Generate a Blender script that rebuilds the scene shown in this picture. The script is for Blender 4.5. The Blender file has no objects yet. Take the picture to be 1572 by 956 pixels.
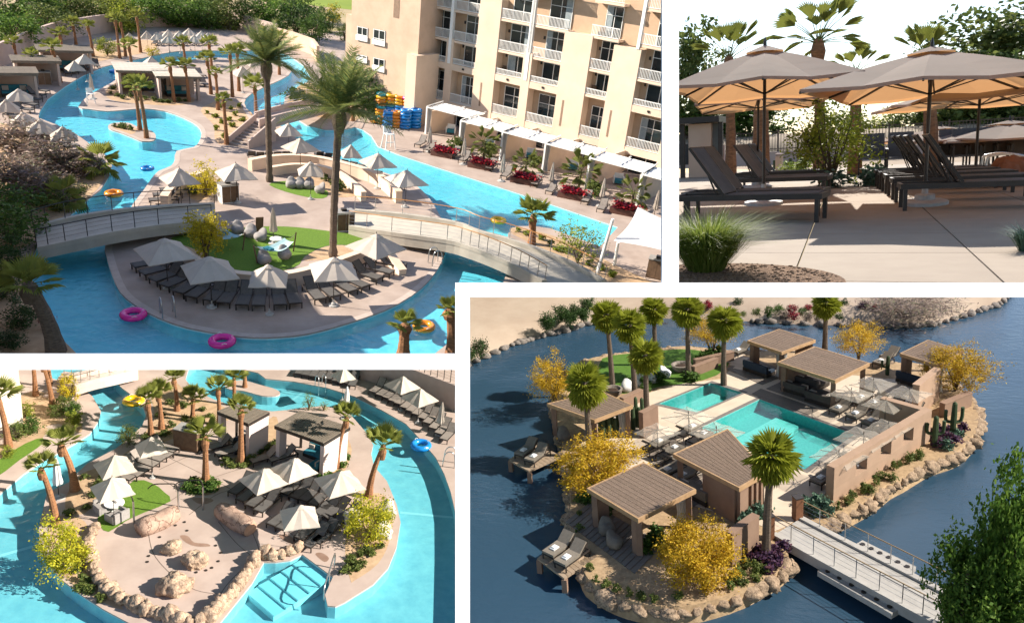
import bpy, bmesh, math, random
import numpy as np
from mathutils import Vector, Matrix, noise, geometry

rnd = random.Random(7)
SC = bpy.context.scene
W, H, F = 1572, 956, 1200.0
CX, CY = W / 2, H / 2
R = math.radians

# ------------------------------------------------------------------ camera, sky, suns, exposure
class Place:
    """One of the four resort places: its own level ground, seen by the one camera."""
    def __init__(s, name, xc, yc, yh, xvp, h):
        u, vh, uv = xc - CX, yh - CY, xvp - CX
        vv = -(F * F + uv * u) / vh
        s.up = -Vector((uv, vv, F)).normalized()
        c = Vector((u, yc - CY, F))
        s.fwd = (c - s.up * c.dot(s.up)).normalized()
        s.right = s.fwd.cross(s.up)
        s.h, s.name = h, name
        s.col = bpy.data.collections.new(name)
        SC.collection.children.link(s.col)
        s.M = Matrix.Identity(4)
    def L(s, v): return Vector((v.dot(s.right), v.dot(s.fwd), v.dot(s.up)))
    def ray(s, x, y): return s.L(Vector((x - CX, y - CY, F)))
    def g(s, x, y, z=0.0):
        r = s.ray(x, y); t = (z - s.h) / r.z
        return Vector((r.x * t, r.y * t, z))
    def up_to(s, p, y):
        """height above ground point p at which its vertical line meets picture row y"""
        lo, hi = -2.0, 60.0
        for _ in range(40):
            m = (lo + hi) / 2
            if s.px(Vector((p.x, p.y, m)))[1] > y: lo = m
            else: hi = m
        return lo
    def px(s, p):
        q = s.right * p.x + s.fwd * p.y + s.up * (p.z - s.h)
        return (CX + F * q.x / q.z, CY + F * q.y / q.z)
    def ppm(s, p):
        q = s.right * p.x + s.fwd * p.y + s.up * (p.z - s.h)
        return F / q.z
    def at_depth(s, x, y, yd):
        """point on the ray through (x, y) at the forward distance yd"""
        r = s.ray(x, y); t = yd / r.y
        return Vector((r.x * t, yd, s.h + r.z * t))

A = Place('river_pool', 508, 300, -140, 470, 20.0)       # big aerial view, upper left
B = Place('lounge_terrace', 1307, 300, 212, 1110, 1.15)  # eye-level terrace, upper right
C = Place('splash_island', 349, 760, 0, 340, 29.0)       # aerial view, lower left
D = Place('lake_island', 1146, 706, 87, 1130, 25.0)      # aerial view, lower right

cam = bpy.data.cameras.new('camera'); camo = bpy.data.objects.new('camera', cam)
SC.collection.objects.link(camo); SC.camera = camo
cam.sensor_fit = 'HORIZONTAL'; cam.sensor_width = 36.0; cam.lens = F / W * 36.0
cam.clip_start = 0.1; cam.clip_end = 6000
cm = Matrix((B.L(Vector((1, 0, 0))), B.L(Vector((0, -1, 0))), B.L(Vector((0, 0, -1))))).transposed().to_4x4()
cm.translation = Vector((0, 0, B.h))
camo.matrix_world = cm
for p in (A, C, D):
    def cv(v): return Vector((v.x, -v.y, -v.z))
    m = Matrix((cv(p.right), cv(p.fwd), cv(p.up))).transposed().to_4x4()
    m.translation = cv(p.up) * -p.h
    p.M = cm @ m

wd = bpy.data.worlds.new('World'); SC.world = wd; wd.use_nodes = True
nt = wd.node_tree; bg = nt.nodes['Background']
sky = nt.nodes.new('ShaderNodeTexSky'); sky.sky_type = 'NISHITA'; sky.sun_disc = False
sky.sun_elevation = R(45); sky.sun_rotation = R(-8); sky.dust_density = 0.6; sky.air_density = 1.0
nt.links.new(sky.outputs[0], bg.inputs[0]); bg.inputs[1].default_value = 0.08

def sun(place, az, el, strength, colr=(1, 0.93, 0.82), angle=0.6, cols=None):
    """the sun of one place: az = where it stands, degrees clockwise from straight ahead"""
    l = bpy.data.lights.new('sun', 'SUN'); l.energy = strength; l.color = colr; l.angle = R(angle)
    o = bpy.data.objects.new('sun', l); SC.collection.objects.link(o)
    d = Vector((math.sin(R(az)) * math.cos(R(el)), math.cos(R(az)) * math.cos(R(el)), math.sin(R(el))))
    dw = (place.M.to_3x3() @ d)
    o.rotation_euler = dw.to_track_quat('Z', 'Y').to_euler()
    o.light_linking.receiver_collection = place.col
    if place in (C, D): o.light_linking.blocker_collection = place.col
    return o
sun(A, -74, 30, 5.0, (1, 0.90, 0.76))
sun(B, -6, 33, 3.4, (1, 0.93, 0.83))
sun(C, 112, 31, 4.8, (1, 0.92, 0.80))
sun(D, 86, 40, 3.6, (1, 0.93, 0.82))
SC.view_settings.view_transform = 'Standard'; SC.view_settings.look = 'None'
SC.view_settings.exposure = 1.28; SC.view_settings.gamma = 1.0
SC.render.engine = 'CYCLES'
SC.cycles.max_bounces = 4; SC.cycles.transparent_max_bounces = 8
SC.cycles.diffuse_bounces = 2; SC.cycles.glossy_bounces = 2
SC.cycles.use_adaptive_sampling = True; SC.cycles.adaptive_threshold = 0.02
SC.cycles.use_denoising = True
SC.cycles.caustics_reflective = False; SC.cycles.caustics_refractive = False
SC.cycles.sample_clamp_indirect = 6.0

# ------------------------------------------------------------------ materials
_M = {}
def node(t, typ, **kw):
    n = t.nodes.new(typ)
    for k, v in kw.items(): setattr(n, k, v)
    return n
def c4(c): return (c[0], c[1], c[2], 1)

def mat(name, col, col2=None, rough=0.75, scale=3.0, bump=0.0, bscale=40.0, metal=0.0, trans=0.0, tcol=None, detail=5, contrast=(0.35, 0.65), spec=0.3, stretch=None, crack=0.0):
    if name in _M: return _M[name]
    m = bpy.data.materials.new(name); m.use_nodes = True; t = m.node_tree
    b = t.nodes['Principled BSDF']; out = t.nodes['Material Output']
    b.inputs['Roughness'].default_value = rough; b.inputs['Metallic'].default_value = metal
    b.inputs['Specular IOR Level'].default_value = spec
    col2 = col2 or tuple(x * 0.78 for x in col)
    tc = node(t, 'ShaderNodeTexCoord')
    src = tc.outputs['Object']
    if stretch:
        mp = node(t, 'ShaderNodeMapping'); mp.inputs['Scale'].default_value = stretch
        t.links.new(src, mp.inputs[0]); src = mp.outputs[0]
    n = node(t, 'ShaderNodeTexNoise'); n.inputs['Scale'].default_value = scale; n.inputs['Detail'].default_value = detail
    n.inputs['Roughness'].default_value = 0.62
    t.links.new(src, n.inputs['Vector'])
    rp = node(t, 'ShaderNodeValToRGB')
    rp.color_ramp.elements[0].position = contrast[0]; rp.color_ramp.elements[1].position = contrast[1]
    rp.color_ramp.elements[0].color = c4(col); rp.color_ramp.elements[1].color = c4(col2)
    t.links.new(n.outputs['Fac'], rp.inputs[0])
    cout = rp.outputs[0]
    if crack:
        vo = node(t, 'ShaderNodeTexVoronoi', feature='DISTANCE_TO_EDGE'); vo.inputs['Scale'].default_value = crack
        wn = node(t, 'ShaderNodeTexNoise'); wn.inputs['Scale'].default_value = crack*1.5; wn.inputs['Detail'].default_value = 4
        av = node(t, 'ShaderNodeVectorMath', operation='ADD'); t.links.new(src, av.inputs[0]); t.links.new(wn.outputs['Color'], av.inputs[1]); t.links.new(src, wn.inputs['Vector'])
        t.links.new(av.outputs[0], vo.inputs['Vector'])
        cr_ = node(t, 'ShaderNodeValToRGB'); cr_.color_ramp.elements[0].color = (0.32, 0.28, 0.26, 1); cr_.color_ramp.elements[1].position = 0.045; cr_.color_ramp.elements[1].color = (1, 1, 1, 1)
        t.links.new(vo.outputs['Distance'], cr_.inputs[0])
        mm = node(t, 'ShaderNodeMix', data_type='RGBA', blend_type='MULTIPLY'); mm.inputs[0].default_value = 1.0
        t.links.new(rp.outputs[0], mm.inputs[6]); t.links.new(cr_.outputs[0], mm.inputs[7]); cout = mm.outputs[2]
    oi = node(t, 'ShaderNodeObjectInfo')
    hs = node(t, 'ShaderNodeHueSaturation')
    mr = node(t, 'ShaderNodeMapRange'); mr.inputs[3].default_value = 0.93; mr.inputs[4].default_value = 1.07
    t.links.new(oi.outputs['Random'], mr.inputs[0]); t.links.new(mr.outputs[0], hs.inputs['Value'])
    t.links.new(cout, hs.inputs['Color'])
    t.links.new(hs.outputs[0], b.inputs['Base Color'])
    if bump:
        bn = node(t, 'ShaderNodeTexNoise'); bn.inputs['Scale'].default_value = bscale; bn.inputs['Detail'].default_value = 4
        t.links.new(src, bn.inputs['Vector'])
        bp = node(t, 'ShaderNodeBump'); bp.inputs['Strength'].default_value = bump; bp.inputs['Distance'].default_value = 0.05
        t.links.new(bn.outputs['Fac'], bp.inputs['Height']); t.links.new(bp.outputs[0], b.inputs['Normal'])
    if trans:
        tr = node(t, 'ShaderNodeBsdfTranslucent'); mx = node(t, 'ShaderNodeMixShader'); mx.inputs[0].default_value = trans
        if tcol: tr.inputs[0].default_value = c4(tcol)
        else: t.links.new(hs.outputs[0], tr.inputs[0])
        t.links.new(b.outputs[0], mx.inputs[1]); t.links.new(tr.outputs[0], mx.inputs[2]); t.links.new(mx.outputs[0], out.inputs[0])
    _M[name] = m
    return m

def leafmat(name, cols, trans=0.35, rough=0.6):
    if name in _M: return _M[name]
    m = bpy.data.materials.new(name); m.use_nodes = True; t = m.node_tree
    b = t.nodes['Principled BSDF']; out = t.nodes['Material Output']
    b.inputs['Roughness'].default_value = rough; b.inputs['Specular IOR Level'].default_value = 0.25
    ge = node(t, 'ShaderNodeNewGeometry'); rp = node(t, 'ShaderNodeValToRGB'); cr = rp.color_ramp
    k = len(cols)
    while len(cr.elements) < k: cr.elements.new(0.5)
    for i, c in enumerate(cols):
        cr.elements[i].position = i / max(1, k - 1); cr.elements[i].color = c4(c)
    t.links.new(ge.outputs['Random Per Island'], rp.inputs[0])
    oi = node(t, 'ShaderNodeObjectInfo'); hs = node(t, 'ShaderNodeHueSaturation')
    mr = node(t, 'ShaderNodeMapRange'); mr.inputs[3].default_value = 0.82; mr.inputs[4].default_value = 1.15
    t.links.new(oi.outputs['Random'], mr.inputs[0]); t.links.new(mr.outputs[0], hs.inputs['Value']); t.links.new(rp.outputs[0], hs.inputs['Color'])
    t.links.new(hs.outputs[0], b.inputs['Base Color'])
    tr = node(t, 'ShaderNodeBsdfTranslucent'); mx = node(t, 'ShaderNodeMixShader'); mx.inputs[0].default_value = trans
    t.links.new(hs.outputs[0], tr.inputs[0]); t.links.new(b.outputs[0], mx.inputs[1]); t.links.new(tr.outputs[0], mx.inputs[2])
    t.links.new(mx.outputs[0], out.inputs[0])
    _M[name] = m
    return m

def poolmat(name, tint, rscale=1.6, bump=0.12):
    """clear pool water: tinted see-through sheet with a rippled mirror on top"""
    if name in _M: return _M[name]
    m = bpy.data.materials.new(name); m.use_nodes = True; t = m.node_tree
    out = t.nodes['Material Output']; t.nodes.remove(t.nodes['Principled BSDF'])
    tr = node(t, 'ShaderNodeBsdfTransparent'); tr.inputs[0].default_value = c4(tint)
    gl = node(t, 'ShaderNodeBsdfGlossy'); gl.inputs['Roughness'].default_value = 0.04
    fr = node(t, 'ShaderNodeFresnel'); fr.inputs[0].default_value = 1.33
    mx = node(t, 'ShaderNodeMixShader')
    tc = node(t, 'ShaderNodeTexCoord'); n = node(t, 'ShaderNodeTexNoise'); n.inputs['Scale'].default_value = rscale; n.inputs['Detail'].default_value = 3
    bp = node(t, 'ShaderNodeBump'); bp.inputs['Strength'].default_value = bump; bp.inputs['Distance'].default_value = 0.2
    t.links.new(tc.outputs['Object'], n.inputs[0]); t.links.new(n.outputs[0], bp.inputs['Height'])
    t.links.new(bp.outputs[0], gl.inputs['Normal']); t.links.new(bp.outputs[0], fr.inputs['Normal'])
    ge = node(t, 'ShaderNodeNewGeometry'); inv = node(t, 'ShaderNodeMath', operation='SUBTRACT'); inv.inputs[0].default_value = 1.0
    mu = node(t, 'ShaderNodeMath', operation='MULTIPLY')   # light that has entered the water leaves it again
    t.links.new(ge.outputs['Backfacing'], inv.inputs[1]); t.links.new(fr.outputs[0], mu.inputs[0]); t.links.new(inv.outputs[0], mu.inputs[1])
    t.links.new(mu.outputs[0], mx.inputs[0]); t.links.new(tr.outputs[0], mx.inputs[1]); t.links.new(gl.outputs[0], mx.inputs[2])
    t.links.new(mx.outputs[0], out.inputs[0])
    _M[name] = m
    return m

CONC = mat('pink_concrete', (0.41, 0.33, 0.285), (0.29, 0.225, 0.19), 0.85, 0.5, 0.05, 30, detail=9, contrast=(0.3, 0.7))
SAND = mat('decomposed_granite', (0.50, 0.35, 0.22), (0.38, 0.25, 0.15), 0.95, 2.0, 0.25, 25)
STUCCO = mat('tan_stucco', (0.64, 0.465, 0.345), (0.55, 0.39, 0.285), 0.9, 0.6, 0.1, 30)
STUCCO2 = mat('pink_stucco', (0.50, 0.39, 0.34), (0.44, 0.34, 0.30), 0.9, 0.8, 0.1, 30)
CREAM = mat('cream_stucco', (0.75, 0.585, 0.455), (0.67, 0.515, 0.395), 0.9, 0.5, 0.08, 30, detail=8)
WHITE = mat('white_paint', (0.80, 0.79, 0.77), (0.74, 0.73, 0.71), 0.6, 2.0)
DARKMETAL = mat('dark_bronze_metal', (0.035, 0.030, 0.027), (0.05, 0.04, 0.035), 0.45, 4, metal=0.3)
STEEL = mat('brushed_steel', (0.55, 0.55, 0.55), (0.45, 0.45, 0.46), 0.3, 8, metal=0.9)
CANVAS = mat('taupe_canvas', (0.60, 0.53, 0.46), (0.55, 0.48, 0.42), 0.9, 1.5, 0.05, 60, trans=0.25)
SLING = mat('charcoal_sling', (0.085, 0.080, 0.078), (0.11, 0.103, 0.098), 0.8, 6, 0.05, 80)
SLINGB = mat('taupe_sling', (0.26, 0.225, 0.20), (0.21, 0.18, 0.16), 0.8, 6, 0.05, 80)
BARK = mat('palm_bark', (0.33, 0.16, 0.075), (0.17, 0.08, 0.042), 0.95, 5, 0.6, 14, stretch=(1, 1, 3))
BARK2 = mat('grey_bark', (0.16, 0.12, 0.09), (0.09, 0.065, 0.05), 0.95, 5, 0.6, 14, stretch=(1, 1, 3))
LIMB = mat('brown_limb', (0.12, 0.085, 0.055), (0.08, 0.06, 0.04), 0.9, 8, 0.3, 20)
GLASS = mat('dark_window_glass', (0.012, 0.018, 0.022), (0.02, 0.028, 0.03), 0.06, 1.0, spec=0.6)
LAWN = mat('lawn_green', (0.13, 0.23, 0.025), (0.09, 0.17, 0.018), 0.95, 8, 0.5, 60)
WOODB = mat('brown_wood', (0.17, 0.105, 0.065), (0.11, 0.068, 0.042), 0.8, 4, 0.2, 20, stretch=(1, 8, 1))
GREYWOOD = mat('weathered_slats', (0.20, 0.165, 0.13), (0.12, 0.10, 0.08), 0.85, 3, 0.3, 20, stretch=(1, 8, 8))
ROCKM = mat('tan_rock', (0.52, 0.38, 0.27), (0.26, 0.18, 0.13), 0.95, 3.2, 1.0, 9, crack=2.2)
TEAL = mat('teal_cushion', (0.03, 0.19, 0.25), (0.025, 0.15, 0.20), 0.85, 4)
NAVY = mat('navy_cushion', (0.02, 0.035, 0.06), (0.03, 0.045, 0.07), 0.85, 4)
TOWEL = mat('white_towel', (0.78, 0.78, 0.78), (0.7, 0.7, 0.7), 0.95, 8, 0.2, 60)
FANLEAF = leafmat('fan_palm_leaf', [(0.075, 0.14, 0.025), (0.12, 0.20, 0.035), (0.19, 0.26, 0.05), (0.29, 0.30, 0.07)], 0.4)
DARKFAN = leafmat('dark_fan_leaf', [(0.05, 0.12, 0.015), (0.085, 0.185, 0.022), (0.14, 0.25, 0.03), (0.33, 0.33, 0.035)], 0.4)
BRIGHTL = leafmat('bright_leaf', [(0.055, 0.12, 0.018), (0.10, 0.19, 0.028), (0.19, 0.29, 0.05)], 0.4)
DATELEAF = leafmat('date_palm_leaf', [(0.10, 0.15, 0.055), (0.15, 0.21, 0.075), (0.23, 0.27, 0.09), (0.30, 0.29, 0.08)], 0.35)
GREENL = leafmat('green_leaf', [(0.04, 0.085, 0.014), (0.07, 0.135, 0.024), (0.12, 0.19, 0.04)], 0.35)
OLIVEL = leafmat('olive_leaf', [(0.07, 0.105, 0.025), (0.12, 0.16, 0.04), (0.20, 0.22, 0.06)], 0.4)
YGL = leafmat('yellow_green_blossom', [(0.22, 0.25, 0.02), (0.38, 0.37, 0.025), (0.55, 0.48, 0.03)], 0.4)
DARKL = leafmat('dark_leaf', [(0.022, 0.05, 0.012), (0.038, 0.078, 0.018), (0.065, 0.11, 0.025)], 0.25)
LIMEL = leafmat('lime_leaf', [(0.13, 0.17, 0.02), (0.22, 0.26, 0.03), (0.33, 0.36, 0.04)], 0.35)
YELLOWL = leafmat('yellow_blossom', [(0.30, 0.27, 0.02), (0.50, 0.40, 0.02), (0.62, 0.50, 0.03)], 0.35)
GOLDL = leafmat('gold_blossom', [(0.36, 0.20, 0.01), (0.55, 0.34, 0.015), (0.68, 0.48, 0.04)], 0.3)
REDL = leafmat('red_flower', [(0.28, 0.01, 0.02), (0.42, 0.02, 0.03), (0.12, 0.01, 0.05), (0.05, 0.05, 0.01)], 0.25)
BROWNL = leafmat('dry_twig', [(0.20, 0.14, 0.11), (0.30, 0.22, 0.17), (0.14, 0.10, 0.10), (0.16, 0.17, 0.08)], 0.2)
GRASSL = leafmat('grass_blade', [(0.13, 0.19, 0.025), (0.21, 0.28, 0.045), (0.33, 0.35, 0.09)], 0.5)
AGAVEL = leafmat('agave_leaf', [(0.05, 0.10, 0.07), (0.08, 0.15, 0.10), (0.12, 0.19, 0.13)], 0.15)
PURPL = leafmat('purple_leaf', [(0.05, 0.025, 0.06), (0.09, 0.04, 0.09), (0.13, 0.05, 0.06)], 0.2)

# ------------------------------------------------------------------ mesh builders
class MB:
    def __init__(s): s.v = []; s.f = []
    def quad(s, a, b, c, d):
        n = len(s.v); s.v += [tuple(a), tuple(b), tuple(c), tuple(d)]; s.f.append((n, n+1, n+2, n+3)); return s
    def tri(s, a, b, c):
        n = len(s.v); s.v += [tuple(a), tuple(b), tuple(c)]; s.f.append((n, n+1, n+2)); return s
    def hexa(s, p):
        n = len(s.v); s.v += [tuple(q) for q in p]
        for f in ((3,2,1,0),(4,5,6,7),(0,1,5,4),(1,2,6,5),(2,3,7,6),(3,0,4,7)): s.f.append(tuple(n+i for i in f))
        return s
    def box(s, x0, x1, y0, y1, z0, z1, m=None):
        p = [Vector(q) for q in ((x0,y0,z0),(x1,y0,z0),(x1,y1,z0),(x0,y1,z0),(x0,y0,z1),(x1,y0,z1),(x1,y1,z1),(x0,y1,z1))]
        if m is not None: p = [m @ q for q in p]
        return s.hexa(p)
    def bar(s, a, b, w, h=None, up=(0, 0, 1)):
        """square bar from a to b"""
        a, b = Vector(a), Vector(b); h = h or w; d = (b - a).normalized(); u = Vector(up)
        if abs(d.dot(u)) > 0.95: u = Vector((0, 1, 0))
        x = d.cross(u).normalized() * (w / 2); y = x.cross(d).normalized() * (h / 2)
        return s.hexa([a-x-y, a+x-y, a+x+y, a-x+y, b-x-y, b+x-y, b+x+y, b-x+y])
    def tube(s, pts, rad, n=6, cap=True):
        pts = [Vector(p) for p in pts]
        if not isinstance(rad, (list, tuple)): rad = [rad] * len(pts)
        base = len(s.v); d0 = (pts[1] - pts[0]).normalized()
        u = Vector((0, 0, 1)) if abs(d0.z) < 0.9 else Vector((0, 1, 0))
        for i, p in enumerate(pts):
            d = (pts[min(i+1, len(pts)-1)] - pts[max(i-1, 0)]).normalized()
            x = d.cross(u).normalized(); y = x.cross(d)
            u = y
            for k in range(n):
                a = 2 * math.pi * k / n
                s.v.append(tuple(p + (x * math.cos(a) + y * math.sin(a)) * rad[i]))
        for i in range(len(pts) - 1):
            for k in range(n):
                k2 = (k + 1) % n
                s.f.append((base+i*n+k, base+i*n+k2, base+(i+1)*n+k2, base+(i+1)*n+k))
        if cap:
            s.f.append(tuple(base + k for k in reversed(range(n)))); e = base + (len(pts)-1)*n
            s.f.append(tuple(e + k for k in range(n)))
        return s
    def lathe(s, prof, n=16, o=(0, 0, 0)):
        base = len(s.v)
        for r, z in prof:
            for k in range(n):
                a = 2*math.pi*k/n; s.v.append((o[0]+r*math.cos(a), o[1]+r*math.sin(a), o[2]+z))
        for i in range(len(prof)-1):
            for k in range(n):
                k2 = (k+1) % n; s.f.append((base+i*n+k, base+i*n+k2, base+(i+1)*n+k2, base+(i+1)*n+k))
        e = base+(len(prof)-1)*n
        s.f.append(tuple(e+k for k in range(n)))
        return s
    def prism(s, poly, z0, z1, bottom=False):
        """upright prism over a 2-D outline"""
        poly = [(p[0], p[1]) for p in poly]; base = len(s.v); n = len(poly)
        s.v += [(x, y, z0) for x, y in poly] + [(x, y, z1) for x, y in poly]
        ar = sum(poly[i][0]*poly[(i+1)%n][1]-poly[(i+1)%n][0]*poly[i][1] for i in range(n))
        for i in range(n):
            j = (i+1) % n
            f = (base+i, base+j, base+n+j, base+n+i); s.f.append(f if ar > 0 else f[::-1])
        for t in geometry.tessellate_polygon([[Vector((x, y, 0)) for x, y in poly]]):
            a, b, c = [poly[q] for q in t]
            ccw = (b[0]-a[0])*(c[1]-a[1])-(c[0]-a[0])*(b[1]-a[1]) > 0
            t = t if ccw else t[::-1]
            s.f.append(tuple(base+n+q for q in t))
            if bottom: s.f.append(tuple(base+q for q in t[::-1]))
        return s
    def sheet(s, poly, z=0.0, holes=()):
        """flat sheet over an outline, with holes"""
        loops = [[Vector((p[0], p[1])) for p in l] for l in (poly, *holes)]
        vs, es = [], []
        for l in loops:
            b = len(vs); vs += l; es += [(b+i, b+(i+1) % len(l)) for i in range(len(l))]
        ov, _, of, *_r = geometry.delaunay_2d_cdt(vs, es, [], 0, 1e-5)
        def inside(q, l):
            r = False; n = len(l)
            for i in range(n):
                a, b = l[i], l[(i+1) % n]
                if (a.y > q.y) != (b.y > q.y) and q.x < (b.x-a.x)*(q.y-a.y)/(b.y-a.y)+a.x: r = not r
            return r
        base = len(s.v); s.v += [(v.x, v.y, z) for v in ov]
        for t in of:
            c = sum((ov[q] for q in t), Vector((0, 0)))/len(t)
            if not inside(c, loops[0]) or any(inside(c, h) for h in loops[1:]): continue
            a, b, d = ov[t[0]], ov[t[1]], ov[t[2]]
            if (b.x-a.x)*(d.y-a.y)-(d.x-a.x)*(b.y-a.y) < 0: t = t[::-1]
            s.f.append(tuple(base+q for q in t))
        return s
    def mesh(s, name, m, smooth=False):
        me = bpy.data.meshes.new(name); me.from_pydata(s.v, [], s.f)
        if m is not None: me.materials.append(m)
        if smooth: me.shade_smooth()
        me.update()
        return me

def smooth_poly(pts, k=4, closed=True):
    """Catmull-Rom through 2-D/3-D points"""
    n = len(pts); out = []
    pts = [Vector(p) for p in pts]
    for i in range(n if closed else n - 1):
        p0 = pts[(i-1) % n] if closed else pts[max(i-1, 0)]; p1 = pts[i]
        p2 = pts[(i+1) % n]; p3 = pts[(i+2) % n] if closed else pts[min(i+2, n-1)]
        for j in range(k):
            t = j / k
            out.append(0.5*((2*p1)+(p2-p0)*t+(2*p0-5*p1+4*p2-p3)*t*t+(3*p1-p0-3*p2+p3)*t**3))
    if not closed: out.append(pts[-1])
    return out

ORD = ['first', 'second', 'third', 'fourth', 'fifth', 'sixth', 'seventh', 'eighth', 'ninth', 'tenth', 'eleventh', 'twelfth', 'thirteenth', 'fourteenth', 'fifteenth', 'sixteenth', 'seventeenth', 'eighteenth', 'nineteenth', 'twentieth']
def clip(pl, poly, x0=None, x1=None, y0=None, y1=None):
    """cut a ground outline to what the place's own field of view can reach"""
    poly = [Vector((q[0], q[1], 0)) for q in poly]
    tests = []
    if x0 is not None: tests.append(lambda q: pl.px(q)[0] >= x0)
    if x1 is not None: tests.append(lambda q: pl.px(q)[0] <= x1)
    if y0 is not None: tests.append(lambda q: pl.px(q)[1] >= y0)
    if y1 is not None: tests.append(lambda q: pl.px(q)[1] <= y1)
    for t in tests:
        out = []
        for i, a in enumerate(poly):
            b = poly[(i+1) % len(poly)]; ta, tb = t(a), t(b)
            if ta: out.append(a)
            if ta != tb:
                lo, hi = (a, b) if ta else (b, a)
                for _ in range(30):
                    m = (lo+hi)/2
                    if t(m): lo = m
                    else: hi = m
                out.append(lo)
        poly = out
        if len(poly) < 3: return None
    return poly
def gp(pl, pts, z=0.0, k=0):
    """picture outline laid on the ground plane"""
    q = [pl.g(x, y, z) for x, y in pts]
    return smooth_poly(q, k) if k else q

def npmesh(name, verts, nf, m, k=4):
    """mesh of nf separate k-gons from an array of nf*k points"""
    me = bpy.data.meshes.new(name); nv = nf * k
    me.vertices.add(nv); me.vertices.foreach_set('co', np.asarray(verts, dtype=np.float32).ravel())
    me.loops.add(nv); me.loops.foreach_set('vertex_index', np.arange(nv, dtype=np.int32))
    me.polygons.add(nf); me.polygons.foreach_set('loop_start', np.arange(0, nv, k, dtype=np.int32))
    me.polygons.foreach_set('loop_total', np.full(nf, k, dtype=np.int32))
    me.materials.append(m); me.update(calc_edges=True)
    return me

def leafcloud(name, n, size, m, seed, rx=1, ry=1, rz=1, clumps=40, spread=0.28, z0=0.0, hollow=0.55, aspect=1.8, droop=0.0, flat=0.3):
    """n leaf-sized quads in clumps through an ellipsoid's volume"""
    g = np.random.default_rng(seed)
    d = g.normal(size=(clumps, 3)); d /= np.linalg.norm(d, axis=1)[:, None]
    rr = hollow + (1 - hollow) * g.random(clumps) ** 0.5
    rr *= 0.66 + 0.58 * g.random(clumps)
    cc = d * rr[:, None]
    w = 0.5 + g.random(clumps); w /= w.sum()
    idx = g.choice(clumps, n, p=w)
    sp = spread * (0.6 + 0.8 * g.random(clumps))
    p = cc[idx] + g.normal(size=(n, 3)) * sp[idx][:, None] * 0.62
    p[:, 2] -= droop * (p[:, 0]**2 + p[:, 1]**2)
    p *= np.array([rx, ry, rz]); p[:, 2] += z0
    a = g.normal(size=(n, 3)); a[:, 2] *= flat; a /= np.linalg.norm(a, axis=1)[:, None]
    b = g.normal(size=(n, 3)); b -= (b * a).sum(1)[:, None] * a; b /= np.linalg.norm(b, axis=1)[:, None]
    s = size * (0.6 + 0.8 * g.random(n))[:, None]
    a = a * s * aspect * 0.5; b = b * s * 0.5
    v = np.stack([p - a, p + b, p + a, p - b], axis=1)
    return npmesh(name, v, n, m)

def blades(name, n, hgt, rad, m, seed, width=0.02, lean=0.5, arch=0.5):
    """a tuft of arching blades, two quads each"""
    g = random.Random(seed); mb = MB()
    for _ in range(n):
        a = g.random()*6.283; r = rad*g.random()**0.7*0.5; x, y = r*math.cos(a), r*math.sin(a)
        a2 = a + g.uniform(-0.7, 0.7); l = g.uniform(0.2, 1)*lean*hgt*1.2; hh = hgt*g.uniform(0.55, 1)
        dx, dy = math.cos(a2), math.sin(a2); wx, wy = -dy*width/2, dx*width/2
        p0 = (x, y, 0); p1 = (x+dx*l*0.35, y+dy*l*0.35, hh*0.62); p2 = (x+dx*l, y+dy*l, hh*(1-arch*0.35*g.random()))
        b = len(mb.v)
        mb.v += [(p0[0]-wx, p0[1]-wy, 0), (p0[0]+wx, p0[1]+wy, 0), (p1[0]-wx, p1[1]-wy, p1[2]), (p1[0]+wx, p1[1]+wy, p1[2]), p2]
        mb.f += [(b, b+1, b+3, b+2), (b+2, b+3, b+4)]
    return mb.mesh(name, m)

def rockmesh(name, m, seed, sx=1, sy=1, sz=1, rough=0.35, sub=3):
    bm = bmesh.new(); bmesh.ops.create_icosphere(bm, subdivisions=sub, radius=1)
    o = Vector((seed*3.1, seed*1.7, seed*0.9))
    for v in bm.verts:
        d = v.co.normalized()
        k = 1 + rough*(noise.noise(d*1.3+o)) + rough*0.6*noise.noise(d*3.1+o) + rough*0.25*noise.noise(d*7+o)
        rd = 1-abs(noise.noise(d*2.3+o*1.3))*2; k -= rough*0.45*max(0, rd-0.72)*2.2
        v.co = Vector((d.x*sx, d.y*sy, d.z*sz)) * k
    me = bpy.data.meshes.new(name); bm.to_mesh(me); bm.free(); me.materials.append(m); me.shade_smooth()
    return me

# ------------------------------------------------------------------ objects
def finish(o, label=None, cat=None, group=None, kind=None):
    if label: o['label'] = label
    if cat: o['category'] = cat
    if group: o['group'] = group
    if kind: o['kind'] = kind
    return o
def obj(pl, name, me, parent=None, m=None):
    o = bpy.data.objects.new(name, me); pl.col.objects.link(o)
    if parent is not None:
        o.parent = parent
        if m is not None: o.matrix_local = m
    else:
        o.matrix_world = pl.M @ (m if m is not None else Matrix.Identity(4))
    return o
def xf(loc, rz=0, sc=1, rx=0, ry=0):
    s = sc if isinstance(sc, (tuple, list)) else (sc, sc, sc)
    return Matrix.Translation(Vector(loc)) @ Matrix.Rotation(rz, 4, 'Z') @ Matrix.Rotation(ry, 4, 'Y') @ Matrix.Rotation(rx, 4, 'X') @ Matrix.Diagonal((s[0], s[1], s[2], 1))
def thing(pl, name, label, cat, loc, rz=0, sc=1, group=None, rx=0, ry=0):
    e = bpy.data.objects.new(name, None); e.empty_display_size = 0.2; pl.col.objects.link(e)
    e.matrix_world = pl.M @ xf(loc, rz, sc, rx, ry)
    return finish(e, label, cat, group)
def struct(pl, name, me, label=None, m=None):
    return finish(obj(pl, name, me, None, m), label, None, None, 'structure')

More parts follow.
